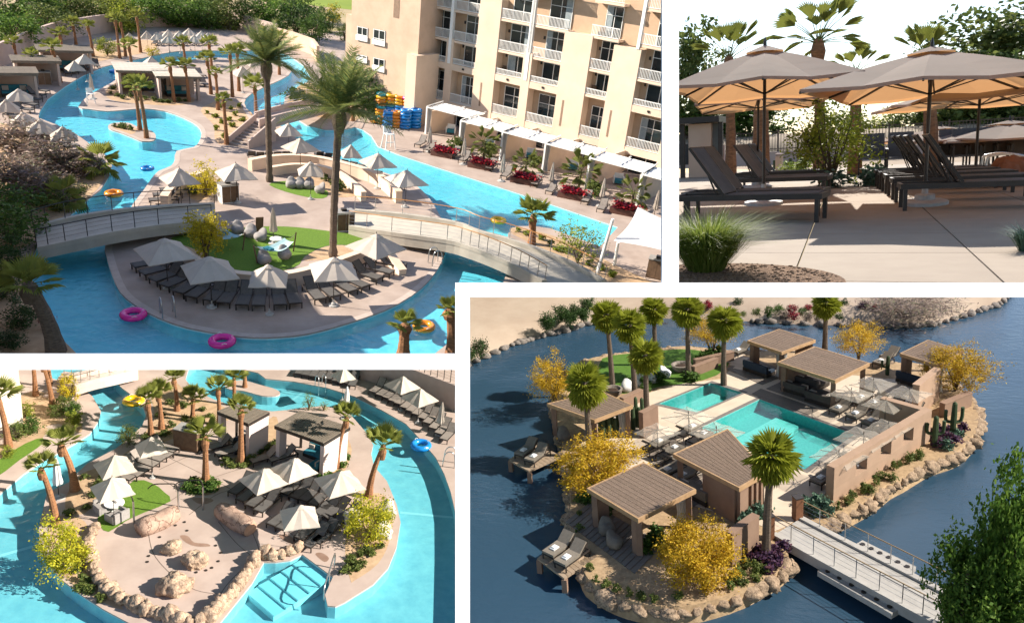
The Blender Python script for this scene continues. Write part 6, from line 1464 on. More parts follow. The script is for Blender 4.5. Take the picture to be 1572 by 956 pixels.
    row([(185, 734), (197, 729), (209, 722), (221, 714)], '%s taupe lounger from the left by the upper umbrella', 'loungers by the upper umbrella', -38)
    row([(232, 706), (243, 700), (252, 692)], '%s taupe lounger from the left by the palm bed umbrella', 'loungers by the palm bed umbrella', -38)
    row([(334, 690), (354, 698)], '%s taupe lounger from the left before the left pergola', 'loungers before the left pergola', 205)
    row([(406, 708), (434, 706)], '%s taupe lounger from the left before the big pergola', 'loungers before the big pergola', 205)
    row([(384, 763), (398, 771), (411, 779), (372, 752)], '%s dark lounger of the left cluster row', 'left cluster loungers', 232, SLING, 'CD')
    row([(436, 748), (450, 753), (464, 759), (478, 763), (493, 769), (508, 776)], '%s dark lounger from the left of the upper cluster row', 'upper cluster loungers', 232, SLING, 'CD')
    row([(517, 790), (534, 797), (505, 785)], '%s dark lounger of the right cluster row', 'right cluster loungers', 215, SLING, 'CD')
    row([(432, 800), (446, 806), (474, 820), (500, 826), (486, 832), (515, 812)], '%s dark lounger from the left of the front cluster row', 'front cluster loungers', 228, SLING, 'CD')
    row([(580, 600), (590, 605), (600, 609), (609, 614), (618, 618), (627, 624), (636, 629), (645, 634), (654, 640), (662, 647), (671, 655), (680, 663), (688, 672)], '%s lounger from the left along the right deck', 'right deck loungers', 232)
    row([(462, 572), (473, 574), (484, 576), (495, 578), (507, 580), (519, 583), (531, 586), (543, 590)], '%s dark lounger from the left along the far deck', 'far deck loungers', 250, SLING, 'CD')
    # palms
    PALMS = [((115, 752), (94, 683), 54, 'palm with the thickest trunk beside the left channel', 0.42), ((86, 806), (63, 720), 50, 'palm behind the yellow bush at the left rim', 0.36), ((516, 717), (532, 643), 48, 'leaning palm at the corner of the big pergola', 0.36), ((566, 762), (588, 688), 62, 'leaning palm on the right rim of the island', 0.40), ((316, 742), (315, 673), 60, 'palm in the round plaza bed', 0.40), ((370, 711), (370, 630), 46, 'palm between the two pergolas', 0.38),
             ((232, 671), (227, 617), 42, 'left palm of the upper bed group', 0.34), ((248, 658), (243, 604), 40, 'second palm of the upper bed group', 0.34), ((272, 630), (267, 582), 34, 'tall palm behind the upper bed group', 0.32), ((296, 641), (296, 614), 42, 'short palm right of the upper bed group', 0.30), ((337, 652), (335, 599), 40, 'palm behind the left pergola', 0.32), ((360, 622), (359, 583), 40, 'palm left of the islet', 0.30), ((376, 594), (375, 560), 34, 'palm on the islet', 0.30), ((55, 607), (51, 553), 34, 'left palm of the trio on the left bank', 0.32), ((81, 627), (66, 560), 34, 'middle palm of the trio on the left bank', 0.32), ((78, 594), (72, 556), 30, 'rear palm of the trio on the left bank', 0.30), ((13, 686), (-3, 612), 56, 'palm in front of the cream building at the left edge', 0.38)]
    for i, ((bx, by), (tx, ty), cpx, lb, tr) in enumerate(PALMS):
        b = G(bx, by); h = p.up_to(b, ty); q = p.at_depth(tx, ty, b.y); s = cpx/p.ppm(b+Vector((0, 0, h)))
        fan_palm(p, lb, b, h, s*0.62, tr*0.5, 'fan palms of the splash island', i+31, (q.x-b.x, 0.01), FANLEAF, BARK, 17, 34, 'A', pet=0.75, blade=1.0, spr=105, flare=1.5)
    # building, bridge, boundary wall
    b = G(37, 661); ztop = 14.0; t = thing(p, 'hotel_corner', 'cream building corner at the left picture edge', 'building', b, R(20))
    obj(p, 'wall', MB().box(-8, 0, 0, 9, 0, ztop).mesh('wall', mat('pale_cream', (0.80, 0.72, 0.60), (0.76, 0.67, 0.55), 0.9, 0.8)), t)
    obj(p, 'plinth', MB().box(-8, 0.03, -0.03, 9.03, 0, 0.35).mesh('plinth', STUCCO2), t)
    obj(p, 'ledge', MB().box(-8.02, 0.06, -0.06, 9.06, 3.2, 3.4).mesh('ledge', CREAM), t)
    BR = mat('pale_bridge_concrete', (0.46, 0.42, 0.36))
    arch_bridge(p, 'pale footbridge over the channel at the top left', [(98, 584), (125, 576), (160, 569), (205, 562)], [(116, 598), (140, 590), (170, 583), (212, 574)], [0.9, 1.1, 1.1, 0.7], mat('rose_bridge', (0.60, 0.50, 0.44), (0.54, 0.44, 0.39)), STEEL, STEEL, None, 0.35, 0.5)
    st = thing(p, 'stone_steps', 'dark steps leading up to the footbridge', 'steps', (0, 0, 0)); a, b = G(66, 610), G(100, 586); v = b-a; nn = Vector((v.y, -v.x, 0)).normalized()
    for i in range(7):
        q = a+v*(i/7); c = [q, q+v/7*0.97, q+v/7*0.97+nn*2, q+nn*2]; obj(p, 'step', MB().prism([(w.x, w.y) for w in c], 0.01, 0.9*(i+1)/7).mesh('step', STUCCO2), st)
    wl = [G(540, 578), G(590, 590), G(640, 607), G(709, 634)]
    zt = p.up_to(wl[2], 570); wt = ribbon_wall(p, 'tall pink boundary wall above the right deck', wl, 0.3, 0, zt, STUCCO2, 'boundary_wall')
    railing(p, wt, [q+Vector((0, 0, zt+0.06)) for q in smooth_poly(wl, 8, False)], 1.3, 1, 0.05, DARKMETAL, None, 4)
    # rings
    for x, y, c, lb in ((205, 617, 'yellow', 'yellow ring floating in the left channel'), (646, 685, 'blue', 'blue ring floating in the right channel')):
        q = G(x, y, -0.1); ring(p, lb, c, (q.x, q.y, -0.18), 1.35)
    # shrubs
    def SH(lb, x, y, w, hpx, lf, sd, n=2600, ls=0.06, asp=1.8, grp='shrubs of the splash island'):
        b = G(x, y); k = 1/p.ppm(b); tree(p, lb, b, hpx*k, w/2*k, hpx*k*0.52, lf, grp, sd, n, ls, 60, 0.22, 'shrub', 'shrub', 0.06, 6, hollow=0.25, trunk_spread=0.6)
    SH('large bright yellow bush on the left rim of the island', 99, 874, 76, 86, YGL, 1, 5200, 0.05); SH('large bright yellow-green bush on the right rim', 566, 830, 74, 78, YGL, 2, 4200, 0.05); SH('round yellow bush beside the footbridge', 107, 613, 32, 40, YELLOWL, 0, 2200)
    SH('light green tree at the bend of the left channel', 198, 682, 36, 36, OLIVEL, 1, 1500); SH('slender yellow-green shrub left of the big pergola roof', 474, 629, 22, 30, LIMEL, 1, 700); SH('yellow-green shrub by the far water edge', 497, 630, 18, 18, LIMEL, 2, 600)
    for i, (x, y, w, h) in enumerate(((28, 672, 34, 26), (50, 664, 30, 30), (40, 640, 26, 24), (100, 632, 34, 26), (115, 640, 26, 28), (113, 652, 26, 24), (85, 640, 22, 20), (24, 612, 24, 34), (12, 700, 22, 18))):
        SH('%s green hedge shrub along the left bank' % ORD[i], x, y, w, h, (OLIVEL, GREENL, LIMEL)[i % 3], i, 1500, 0.085, grp='hedge shrubs on the left bank')
    tufts(p, '%s grey-green plant in the round plaza bed', [(285, 750), (292, 745), (300, 742), (306, 748), (297, 755), (310, 755), (322, 750), (328, 745), (318, 740), (325, 756)], GREENL, 0.32, 'plants in the plaza bed', hgt=0.22)
    tufts(p, '%s small plant in the right rim bed', [(540, 858), (553, 852), (537, 868), (555, 868), (546, 874), (530, 880), (570, 850), (583, 840), (592, 820), (586, 800), (560, 845), (535, 820)], OLIVEL, 0.26, 'plants in the right rim bed', seed=4)
    tufts(p, '%s small plant in the left rim bed', [(120, 877), (128, 892), (138, 908), (155, 921), (110, 866), (125, 905), (105, 790), (132, 782), (145, 760), (150, 745), (130, 735), (160, 735)], OLIVEL, 0.26, 'plants in the left rim bed', seed=2)
    tufts(p, '%s small plant in the bed between the pergolas', [(390, 690), (398, 695), (405, 685), (412, 692), (395, 678), (420, 682), (348, 712), (356, 716), (380, 713), (385, 708), (372, 716)], OLIVEL, 0.28, 'plants between the pergolas', seed=6)
    tufts(p, '%s small plant in the upper palm bed', [(240, 672), (255, 668), (262, 655), (285, 645), (300, 648), (280, 625), (262, 620), (310, 630), (245, 640), (225, 672), (320, 640)], OLIVEL, 0.28, 'plants in the upper palm bed', seed=1)
    tufts(p, '%s small plant beside the big pergola wall', [(500, 728), (508, 732), (526, 715), (530, 706), (522, 728), (496, 734)], GREENL, 0.28, 'plants beside the big pergola', seed=3)
    # lounge set, cabinet, water hoops, rails
    for i, (x, y, rz, lb) in enumerate(((162, 784, 0.6, 'left grey woven armchair on the lawn'), (180, 797, -2.4, 'right grey woven armchair on the lawn'))):
        build(p, proto('weave', lambda: [('seat', MB().box(-0.5, 0.5, -0.45, 0.45, 0.15, 0.45).mesh('seat', BEAN), None, None), ('backrest', MB().box(-0.55, 0.55, 0.45, 0.58, 0.1, 0.85).mesh('back', BEAN), None, None), ('armrest', MB().box(-0.63, -0.51, -0.45, 0.44, 0.1, 0.65).mesh('arm', BEAN), None, None), ('armrest', MB().box(0.51, 0.63, -0.45, 0.44, 0.1, 0.65).mesh('arm', BEAN), None, None)]), 'armchair', lb, 'armchair', G(x, y), rz, 0.85, 'lounge set on the lawn')
    build(p, [('top', MB().lathe([(0.02, 0.4), (0.5, 0.4), (0.5, 0.45), (0.02, 0.46)], 16).mesh('top', WHITE), None, None), ('leg', MB().lathe([(0.25, 0), (0.06, 0.04), (0.06, 0.398)], 8).mesh('leg', WHITE), None, None)], 'coffee_table', 'round white table between the woven armchairs', 'table', G(176, 782), 0, 1.1)
    build(p, p_cabinet('c', 1.5, 0.9, 1.25, WOODB), 'towel_cabinet', 'wooden towel cabinet at the edge of the palm bed', 'cabinet', G(291, 686), -0.5, 1.15)
    for i, (xa, ya, xb, yb) in enumerate(((206, 806, 150, 800), (274, 789, 228, 776), (312, 782, 268, 772))):
        a, b = G(xa, ya), G(xb, yb); v = b-a
        t = thing(p, 'spray_hoop', '%s thin spray hoop at the back of the splash pad' % ORD[i], 'hoop', a, 0, 1, 'spray hoops'); obj(p, 'post', MB().tube([(0, 0, 0), (0, 0, 1.6)], 0.05, 8).mesh('post', STEEL), t)
        obj(p, 'hose', MB().tube(smooth_poly([(0, 0, 1.6), v*0.08+Vector((0, 0, 2.0)), v*0.35+Vector((0, 0, 1.9)), v*0.8+Vector((0, 0, 1.6)), v+Vector((0, 0, 1.2))], 4, False), 0.035, 6).mesh('hose', DARKMETAL), t)
    a, b = G(497, 922), G(513, 872)
    t = thing(p, 'handrail', 'steel handrail beside the entry steps', 'handrail', a); v = b-a
    obj(p, 'rail', MB().tube(smooth_poly([(0, 0, 0), (0, 0, 0.9), v*0.5+Vector((0, 0, 1.0)), v+Vector((0, 0, 1.0)), v], 4, False), 0.04, 8).mesh('rail', STEEL, True), t)
    obj(p, 'baluster', MB().tube([v*0.5+Vector((0, 0, 0)), v*0.5+Vector((0, 0, 1.0))], 0.03, 6).mesh('baluster', STEEL), t)
    ladder(p, 'steel pool ladder on the right deck edge', G(690, 713), R(250), 1.3); ladder(p, 'steel pool ladder on the far deck edge', G(492, 594), R(200), 1.1)
    for i, (x, y, s) in enumerate(((540, 805, 0.9), (588, 822, 0.8), (594, 790, 0.8), (96, 868, 0.8))): rock(p, '%s pale stone in the rim beds' % ORD[i], G(x, y), (s*0.7, s*0.6, s*0.9), i+30, mat('pale_stone', (0.60, 0.55, 0.48), (0.5, 0.44, 0.38), 0.9, 2, 0.3), 'pale stones in the rim beds', 'pale_stone')
place_c()
# ================================================================== D: pavilion island in the lake (lower right)
def place_d():
    p = D; G = lambda x, y, z=0.0: p.g(x, y, z); LK = -0.9
    # lake
    m = bpy.data.materials.new('lake_water'); m.use_nodes = True; t = m.node_tree; b = t.nodes['Principled BSDF']
    b.inputs['Base Color'].default_value = (0.026, 0.060, 0.100, 1); b.inputs['Roughness'].default_value = 0.10; b.inputs['Specular IOR Level'].default_value = 0.5; b.inputs['IOR'].default_value = 1.33
    tc = node(t, 'ShaderNodeTexCoord'); mp = node(t, 'ShaderNodeMapping'); mp.inputs['Scale'].default_value = (0.8, 1.6, 1); t.links.new(tc.outputs['Object'], mp.inputs[0])
    n1 = node(t, 'ShaderNodeTexNoise'); n1.inputs['Scale'].default_value = 1.3; n1.inputs['Detail'].default_value = 6; n1.inputs['Roughness'].default_value = 0.65; t.links.new(mp.outputs[0], n1.inputs[0])
    bp = node(t, 'ShaderNodeBump'); bp.inputs['Strength'].default_value = 0.2; bp.inputs['Distance'].default_value = 0.35; t.links.new(n1.outputs[0], bp.inputs['Height']); t.links.new(bp.outputs[0], b.inputs['Normal'])
    n2 = node(t, 'ShaderNodeTexNoise'); n2.inputs['Scale'].default_value = 0.09; n2.inputs['Detail'].default_value = 2; t.links.new(tc.outputs['Object'], n2.inputs[0])
    m2 = node(t, 'ShaderNodeMapRange'); m2.inputs[1].default_value = 0.35; m2.inputs[2].default_value = 0.65; m2.inputs[3].default_value = 0.06; m2.inputs[4].default_value = 0.32; t.links.new(n2.outputs[0], m2.inputs[0]); t.links.new(m2.outputs[0], bp.inputs['Strength'])   # calm and wind-ruffled patches
    struct(p, 'lake', MB().sheet(gp(p, [(710, 446), (1660, 446), (1660, 1010), (710, 1010)], LK), LK).mesh('lake', m), 'dark blue rippled lake')
    # far bank
    shore = [(709, 566), (746, 549), (787, 531), (807, 525), (834, 517), (868, 509), (903, 499), (939, 495), (1000, 489), (1134, 493), (1183, 496), (1262, 500), (1343, 501), (1390, 502), (1428, 500), (1465, 491), (1501, 479), (1526, 471), (1544, 459), (1552, 446)]
    bs = smooth_poly([G(x, y, LK) for x, y in shore], 3, False); mb = MB(); n = len(bs); rows = 6
    for j in range(rows):
        for i, q in enumerate(bs):
            u = j/(rows-1); far = G(p.px(q)[0], 440, 0.0)
            d = Vector((q.x, q.y, 0)).lerp(Vector((far.x, far.y, 0)), u**1.4); z = LK-0.1 if j == 0 else (-0.2 + 1.6*u + 0.35*noise.noise(Vector((d.x*.12, d.y*.12, 1))))
            if j: mb.v.append((d.x, d.y, z))
            else: mb.v.append((q.x, q.y, z))
    for j in range(rows-1):
        for i in range(n-1): mb.f.append((j*n+i, j*n+i+1, (j+1)*n+i+1, (j+1)*n+i))
    struct(p, 'hill', mb.mesh('bank', mat('pale_sand_bank', (0.44, 0.35, 0.275), (0.36, 0.275, 0.21), 0.95, 0.15, 0.3, 2), True), 'pale sand bank on the far lake shore')
    k = 0
    for i, q in enumerate(bs):
        if i % 1 == 0 and k < 58:
            s = rnd.uniform(0.3, 0.6); o = obj(p, 'shore_stone', proto(('ss', k % 4), lambda: rockmesh('ss', mat('dark_shore_stone', (0.28, 0.24, 0.21), (0.14, 0.12, 0.11), 0.9, 2, 0.4), k % 4+50, 1.3, 0.9, 0.7, 0.35, 2)), None, xf(Vector((q.x, q.y, LK+0.15)), rnd.random()*6, s)); finish(o, '%s dark stone from the left along the far shoreline' % nth(k+1), 'stone', 'dark stones on the far shoreline'); k += 1
    # island
    isl = [(850, 616), (853, 640), (860, 665), (868, 692), (874, 720), (876, 757), (876, 803), (880, 835), (894, 868), (903, 888), (933, 908), (965, 921), (998, 928), (1030, 932), (1063, 928), (1100, 919), (1143, 904), (1187, 880), (1209, 862), (1210, 850), (1204, 835), (1228, 797), (1260, 803), (1282, 793), (1312, 777), (1336, 763), (1361, 743), (1381, 733), (1411, 715), (1433, 706), (1461, 697), (1481, 682), (1497, 662), (1502, 640), (1496, 620), (1482, 602), (1465, 590), (1456, 578), (1440, 566), (1400, 556), (1343, 558), (1319, 554), (1290, 547), (1244, 540), (1180, 538), (1130, 538), (1106, 536), (1077, 533), (1047, 531), (1016, 534), (962, 541), (941, 544), (920, 547), (900, 552), (885, 562), (868, 590)]
    LP = [(1011, 620), (1091, 588), (1140, 603), (1070, 633)]; RP = [(1075, 657), (1166, 613), (1312, 667), (1236, 721)]
    iq = gp(p, isl, 0, 2); n = len(iq); mb = MB().sheet(iq, 0, [gp(p, LP), gp(p, RP)])
    cen = sum(iq, Vector())/n
    for i in range(n):
        a, b = iq[i], iq[(i+1) % n]; o1, o2 = (a-cen).normalized()*0.5, (b-cen).normalized()*0.5
        mb.quad((a.x+o1.x, a.y+o1.y, -1.6), (b.x+o2.x, b.y+o2.y, -1.6), (b.x, b.y, 0), (a.x, a.y, 0))
    OCH = mat('ochre_gravel', (0.42, 0.295, 0.175), (0.28, 0.19, 0.11), 0.95, 3, 0.5, 15)
    struct(p, 'island', mb.mesh('island', OCH), 'ochre gravel island in the lake')
    # rock edging stones round the island
    EM = mat('edging_rock', (0.40, 0.29, 0.20), (0.20, 0.145, 0.10), 0.95, 3.0, 1.0, 9, crack=2.0); k = 0; last = None; NE = {'left': 0, 'front': 0, 'right': 0, 'rear': 0}
    for q in smooth_poly(iq, 3):
        x, y = p.px(q)
        if 1180 < x < 1240 and y > 785 and y < 860: continue
        if last is None or (q-last).length > 0.62:
            last = q; sd = 'rear' if y < 600 else ('front' if y > 800 and x < 1215 else ('left' if x < 900 else 'right')); NE[sd] += 1
            s = rnd.uniform(0.35, 0.72)
            o = obj(p, 'edging_rock', proto(('er', k % 6), lambda: rockmesh('er', EM, k % 6+70, 0.95, 0.75, 0.62, 0.4, 3)), None, xf(q+Vector((0, 0, -0.36)), rnd.random()*6, (s*1.2, s, s)))
            finish(o, '%s tan rock of the %s shore edging, counted clockwise' % (nth(NE[sd]), sd), 'rock', 'edging rocks, %s shore' % sd); k += 1
    # terrace, deck and lawn sheets
    TER = mat('cream_terrace', (0.56, 0.46, 0.36), (0.49, 0.40, 0.31), 0.85, 1.0, 0.05, 30); DK = mat('grey_deck', (0.21, 0.175, 0.15), (0.16, 0.135, 0.115), 0.8, 2, 0.15, 20, stretch=(1, 6, 1))
    ter = [(930, 640), (985, 606), (1040, 590), (1062, 587), (1105, 582), (1130, 560), (1170, 565), (1230, 575), (1300, 575), (1400, 585), (1426, 606), (1290, 738), (1240, 780), (1212, 806), (1190, 815), (1150, 800), (1060, 775), (960, 720), (890, 690), (900, 660)]
    hol = [gp(p, LP), gp(p, RP)]
    struct(p, 'terrace', MB().sheet(gp(p, ter), 0.02, hol).mesh('terrace', TER), 'cream stone terrace around the two island pools')
    # terrace flagstones near the pools
    struct(p, 'lawn', MB().sheet(gp(p, [(925, 550), (962, 543), (1016, 538), (1047, 536), (1085, 540), (1120, 555), (1100, 576), (1058, 588), (1020, 592), (960, 604), (925, 600), (918, 575)], 0, 2), 0.012).mesh('lawn', mat('dark_lawn', (0.085, 0.17, 0.02), (0.06, 0.13, 0.015), 0.95, 3, 0.4, 40)), 'green lawn on the far side of the lake island')
    for i in range(6):
        q = G(1120+6*i, 543+5*i); o = obj(p, 'stepping_stone', MB().box(-1.3, 1.3, -0.35, 0.35, 0.014, 0.06).mesh('stone', TER), None, xf(q, R(-25))); finish(o, '%s pale stepping slab from the rear beside the lawn' % ORD[i], 'slab', 'stepping slabs beside the lawn')
    # pools
    PF = mat('teal_mosaic', (0.16, 0.50, 0.48), (0.10, 0.40, 0.39), 0.5, 6, 0.1, 30); PW = poolmat('island_pool_water', (0.50, 0.86, 0.84), 2.5)
    RIM = mat('grey_pool_rim', (0.20, 0.18, 0.165), (0.16, 0.145, 0.13), 0.7, 4)
    for pts, lb in ((LP, 'smaller left pool'), (RP, 'larger right pool')):
        q = gp(p, pts); c = sum(q, Vector())/4
        fl = MB().sheet(q, -0.82); land_walls(q, -0.82, 0.02, None, fl); struct(p, 'pool_basin', fl.mesh('basin', PF), 'teal mosaic basin of the '+lb)
        q2 = [v+(c-v)*0.004 for v in q]; struct(p, 'pool_water', MB().sheet(q2, -0.06).mesh('water', PW), 'clear teal water of the '+lb)
        o_ = [v+(v-c).normalized()*0.45 for v in q]; struct(p, 'pool_rim', MB().sheet(o_, 0.035, [q]).mesh('rim', RIM), 'grey rim of the '+lb)
        u = [q[0].lerp(c, 0.35), q[1].lerp(c, 0.35)]
        s_ = MB().prism([(v.x, v.y) for v in (q[1].lerp(q[2], 0.28).lerp(q[0].lerp(q[3], 0.28), 0.15), q[1].lerp(q[2], 0.28).lerp(q[0].lerp(q[3], 0.28), 0.92), q[1].lerp(q[2], 0.52).lerp(q[0].lerp(q[3], 0.52), 0.92), q[1].lerp(q[2], 0.52).lerp(q[0].lerp(q[3], 0.52), 0.15))], -0.81, -0.38)
        struct(p, 'pool_ledge', s_.mesh('ledge', mat('pale_mosaic', (0.34, 0.64, 0.60), (0.26, 0.55, 0.53), 0.5, 6)), 'paler raised ledge under water in the '+lb)
    # decks: planks as separate boards
    def deck(pts, nb, lb, z=0.06, along=0):
        q = gp(p, pts, z); t = bpy.data.objects.new('timber_deck', None); p.col.objects.link(t); t.matrix_world = p.M; finish(t, lb, None, None, 'structure')
        a, b, c, d = q if not along else q[1:]+q[:1]
        for i in range(nb):
            u0, u1 = i/nb+0.003, (i+1)/nb-0.006
            s = [a.lerp(b, u0), a.lerp(b, u1), d.lerp(c, u1), d.lerp(c, u0)]
            obj(p, 'plank', MB().prism([(v.x, v.y) for v in s], z-0.035, z).mesh('plank', DK), t)
    deck([(1154, 604), (1168, 596), (1258, 628), (1241, 636)], 6, 'dark timber strip deck beside the larger pool', 0.07)
    deck([(1176, 596), (1215, 578), (1318, 612), (1290, 636)], 14, 'dark timber deck under the daybed pavilion', 0.055)
    deck([(1115, 566), (1150, 548), (1215, 572), (1170, 590)], 12, 'dark timber deck under the far pavilion', 0.055)
    deck([(868, 800), (905, 770), (1020, 835), (975, 880)], 16, 'weathered timber deck under the near pavilion', 0.055, 1)
    deck([(985, 690), (1030, 668), (1120, 745), (1060, 780)], 16, 'weathered timber deck under the middle pavilion', 0.055, 1)
    # pavilions from their roof corners
    TH = mat('woven_roof', (0.25, 0.18, 0.135), (0.175, 0.125, 0.095), 0.95, 6, 0.9, 30, stretch=(1, 3, 1)); FAS = mat('honey_wood', (0.42, 0.27, 0.15), (0.34, 0.21, 0.11), 0.7, 3)
    WALL = mat('brown_render', (0.26, 0.17, 0.12), (0.22, 0.14, 0.10), 0.9, 1.2, 0.15, 20)
    def pavilion(lb, corners, h, posts=(0, 1, 2, 3), wall=None, curt=None, nb=26):
        q = [G(x, y, h) for x, y in corners]; c = sum(q, Vector())/4; c.z = 0
        t = thing(p, 'pavilion', lb, 'pavilion', c, 0, 1, 'flat-roofed island pavilions'); L_ = [v-c for v in q]; mid = sum(L_, Vector())/4
        fr = MB()
        for i in range(4):
            a, b = L_[i], L_[(i+1) % 4]; ai, bi = a.lerp(mid, 0.045), b.lerp(mid, 0.045); U = Vector((0, 0, 0.26))
            fr.hexa([a, b, bi, ai, a+U, b+U, bi+U, ai+U])
        r = obj(p, 'roof', fr.mesh('fascia', FAS), t)
        inn = [v.lerp(mid, 0.046) for v in L_]
        for i in range(nb):
            u0, u1 = i/nb+0.0, (i+1)/nb-0.002
            s = [inn[0].lerp(inn[1], u0), inn[0].lerp(inn[1], u1), inn[3].lerp(inn[2], u1), inn[3].lerp(inn[2], u0)]
            obj(p, 'panel', MB().prism([(v.x, v.y) for v in s], h+0.10, h+0.235+0.012*(i % 2), True).mesh('panel', TH), r)
        for i in posts:
            v = L_[i].lerp(mid, 0.14); obj(p, 'post', MB().box(v.x-0.16, v.x+0.16, v.y-0.16, v.y+0.16, 0, h-0.003).mesh('post', WALL), t)
        if wall:
            for (i, j, u0, u1) in wall:
                a, b = L_[i].lerp(mid, 0.12), L_[j].lerp(mid, 0.12); s, e = a.lerp(b, u0), a.lerp(b, u1); d = (e-s).normalized(); nn = Vector((-d.y, d.x, 0))*0.14
                obj(p, 'side_wall', MB().prism([(w.x, w.y) for w in (s-nn, e-nn, e+nn, s+nn)], 0, h-0.006).mesh('wall', WALL), t)
        if curt:
            for i in curt:
                v = L_[i].lerp(mid, 0.24); cone_curtain(p, t, v.x, v.y, 0.1, h-0.05, 0.9, 0.25)
        return c
    PV = {}
    PV['near'] = pavilion('nearest pavilion with a flat woven roof', [(901, 755), (988, 715), (1069, 757), (980, 803)], 2.2, (0, 1, 2, 3), [(3, 0, 0.0, 0.12), (0, 1, 0.0, 0.25)], (2,))
    PV['mid'] = pavilion('middle pavilion with a flat woven roof beside the dark palm', [(1033, 702), (1117, 663), (1178, 730), (1135, 755)], 2.2, (0, 1, 2), [(3, 0, 0.02, 0.55), (3, 2, 0.02, 0.35), (3, 2, 0.48, 0.56), (3, 2, 0.68, 0.76), (3, 2, 0.88, 0.96)])
    PV['left'] = pavilion('left pavilion with a flat woven roof behind the row of cacti', [(840, 624), (923, 604), (972, 627), (913, 650)], 2.2, (0, 1, 2, 3), [(3, 0, 0.05, 0.2)], (2,))
    PV['far'] = pavilion('farthest pavilion with a flat woven roof and white curtains', [(1147, 527), (1196, 509), (1252, 526), (1200, 545)], 2.2, (0, 1, 2, 3), [(0, 1, 0.0, 0.25), (1, 2, 0.55, 1.0)], (3,))
    PV['bed'] = pavilion('large pavilion with a flat woven roof over the dark daybeds', [(1193, 560), (1250, 536), (1335, 562), (1282, 589)], 2.2, (0, 1, 2, 3), [(0, 1, 0.1, 0.9)])
    PV['right'] = pavilion('rightmost pavilion with a flat woven roof and white curtains', [(1381, 547), (1424, 526), (1480, 543), (1442, 566)], 2.2, (0, 1, 2, 3), [(0, 1, 0.0, 0.3)], (3, 2))
    # long wall with three openings
    a, b = G(1279, 772), G(1427, 677); v = b-a; L = v.length; h = p.up_to(a, 718); Mw = xf(a, math.atan2(v.y, v.x))
    t = thing(p, 'garden_wall', 'long brown rendered wall with three square openings along the shore', 'wall', a, math.atan2(v.y, v.x)); WM = mat('tan_render', (0.40, 0.27, 0.19), (0.35, 0.235, 0.165), 0.9, 1.0, 0.15, 20)
    op = [(0.205, 0.315), (0.45, 0.56), (0.69, 0.80)]; z0, z1 = h*0.38, h*0.78
    obj(p, 'wall_base', MB().box(0, L, 0, 0.5, -0.2, z0).mesh('wall', WM), t); obj(p, 'wall_top', MB().box(0, L, 0, 0.5, z1, h).mesh('wall', WM), t)
    xs = [0]+[u for o_ in op for u in o_]+[1]
    for i in range(0, len(xs), 2): obj(p, 'pier', MB().box(xs[i]*L, xs[i+1]*L, 0, 0.5, z0+0.001, z1-0.001).mesh('wall', WM), t)
    obj(p, 'return_wall', MB().box(L-0.5, L, 0.501, 3.2, -0.1, h*1.0).mesh('wall', WM), t)
    a, b = G(1410, 640), G(1431, 622); v = b-a
    t = thing(p, 'garden_wall', 'short brown wall behind the loungers near the rightmost pavilion', 'wall', a, math.atan2(v.y, v.x)); obj(p, 'wall', MB().box(-0.2, v.length+1.2, 0, 0.45, 0, 2.4).mesh('wall', WM), t); obj(p, 'coping', MB().box(-0.23, v.length+1.23, -0.03, 0.48, 2.402, 2.46).mesh('coping', WM), t)
    for (xa, ya), (xb, yb), hh, lb in (((1119, 868), (1160, 838), 1.9, 'brown entry wall left of the bridge'), ((1066, 566), (1125, 553), 0.8, 'low brown wall of the sunken fire seat'), ((1064, 577), (1100, 563), 0.8, 'front low brown wall of the sunken fire seat'), ((955, 628), (985, 614), 0.9, 'low brown planter wall behind the left pavilion'), ((1445, 640), (1487, 622), 1.0, 'low brown planter wall on the right point'), ((985, 672), (1008, 660), 1.9, 'brown screen wall behind the left umbrellas')):
        a, b = G(xa, ya), G(xb, yb); ribbon_wall(p, lb, [a, b], 0.4, -0.1, hh, WALL)
    for x, y, lb in ((1224, 797, 'red-brown post at the right of the bridge head'), (1180, 826, 'red-brown post at the left of the bridge head')):
        build(p, [('post', MB().box(-0.22, 0.22, -0.22, 0.22, 0, 1.4).mesh('post', mat('rust_post', (0.23, 0.10, 0.05), (0.17, 0.075, 0.04), 0.8, 4, 0.2)), None, None), ('cap', MB().box(-0.25, 0.25, -0.25, 0.25, 1.402, 1.46).mesh('cap', DARKMETAL), None, None)], 'gate_post', lb, 'post', G(x, y), 0.5)
    # bridge
    arch_bridge(p, 'pale concrete footbridge with wire railings leading off the island', [(1231, 794), (1300, 830), (1370, 866), (1440, 902), (1540, 955), (1600, 987)], [(1186, 822), (1245, 855), (1310, 891), (1381, 930), (1440, 962), (1500, 996)], [0.1]*6, mat('pale_deck', (0.44, 0.42, 0.40), (0.37, 0.355, 0.34), 0.8, 2, 0.05, 20), STEEL, STEEL, mat('brass_rail', (0.36, 0.24, 0.12), (0.30, 0.2, 0.1), 0.4), 0.12, 0.45, rh=1.05)
    for (xa, ya), (xb, yb), lb in (((1262, 872), (1376, 937), 'left service ledge below the bridge deck'), ((1318, 832), (1400, 873), 'right service ledge beside the bridge deck')):
        a, b = G(xa, ya, -0.15), G(xb, yb, -0.15); v = b-a; t = thing(p, 'bridge_ledge', lb, 'ledge', a, math.atan2(v.y, v.x))
        obj(p, 'slab', MB().box(0, v.length, -0.35, 0.35, -0.3, 0).mesh('slab', mat('pale_deck', (0.55, 0.53, 0.51))), t)
        for i in range(6): obj(p, 'light', MB().lathe([(0.12, 0.001), (0.12, 0.05), (0.03, 0.06)], 10).mesh('light', DARKMETAL), t, Matrix.Translation((v.length*(i+0.5)/6, 0, 0)))
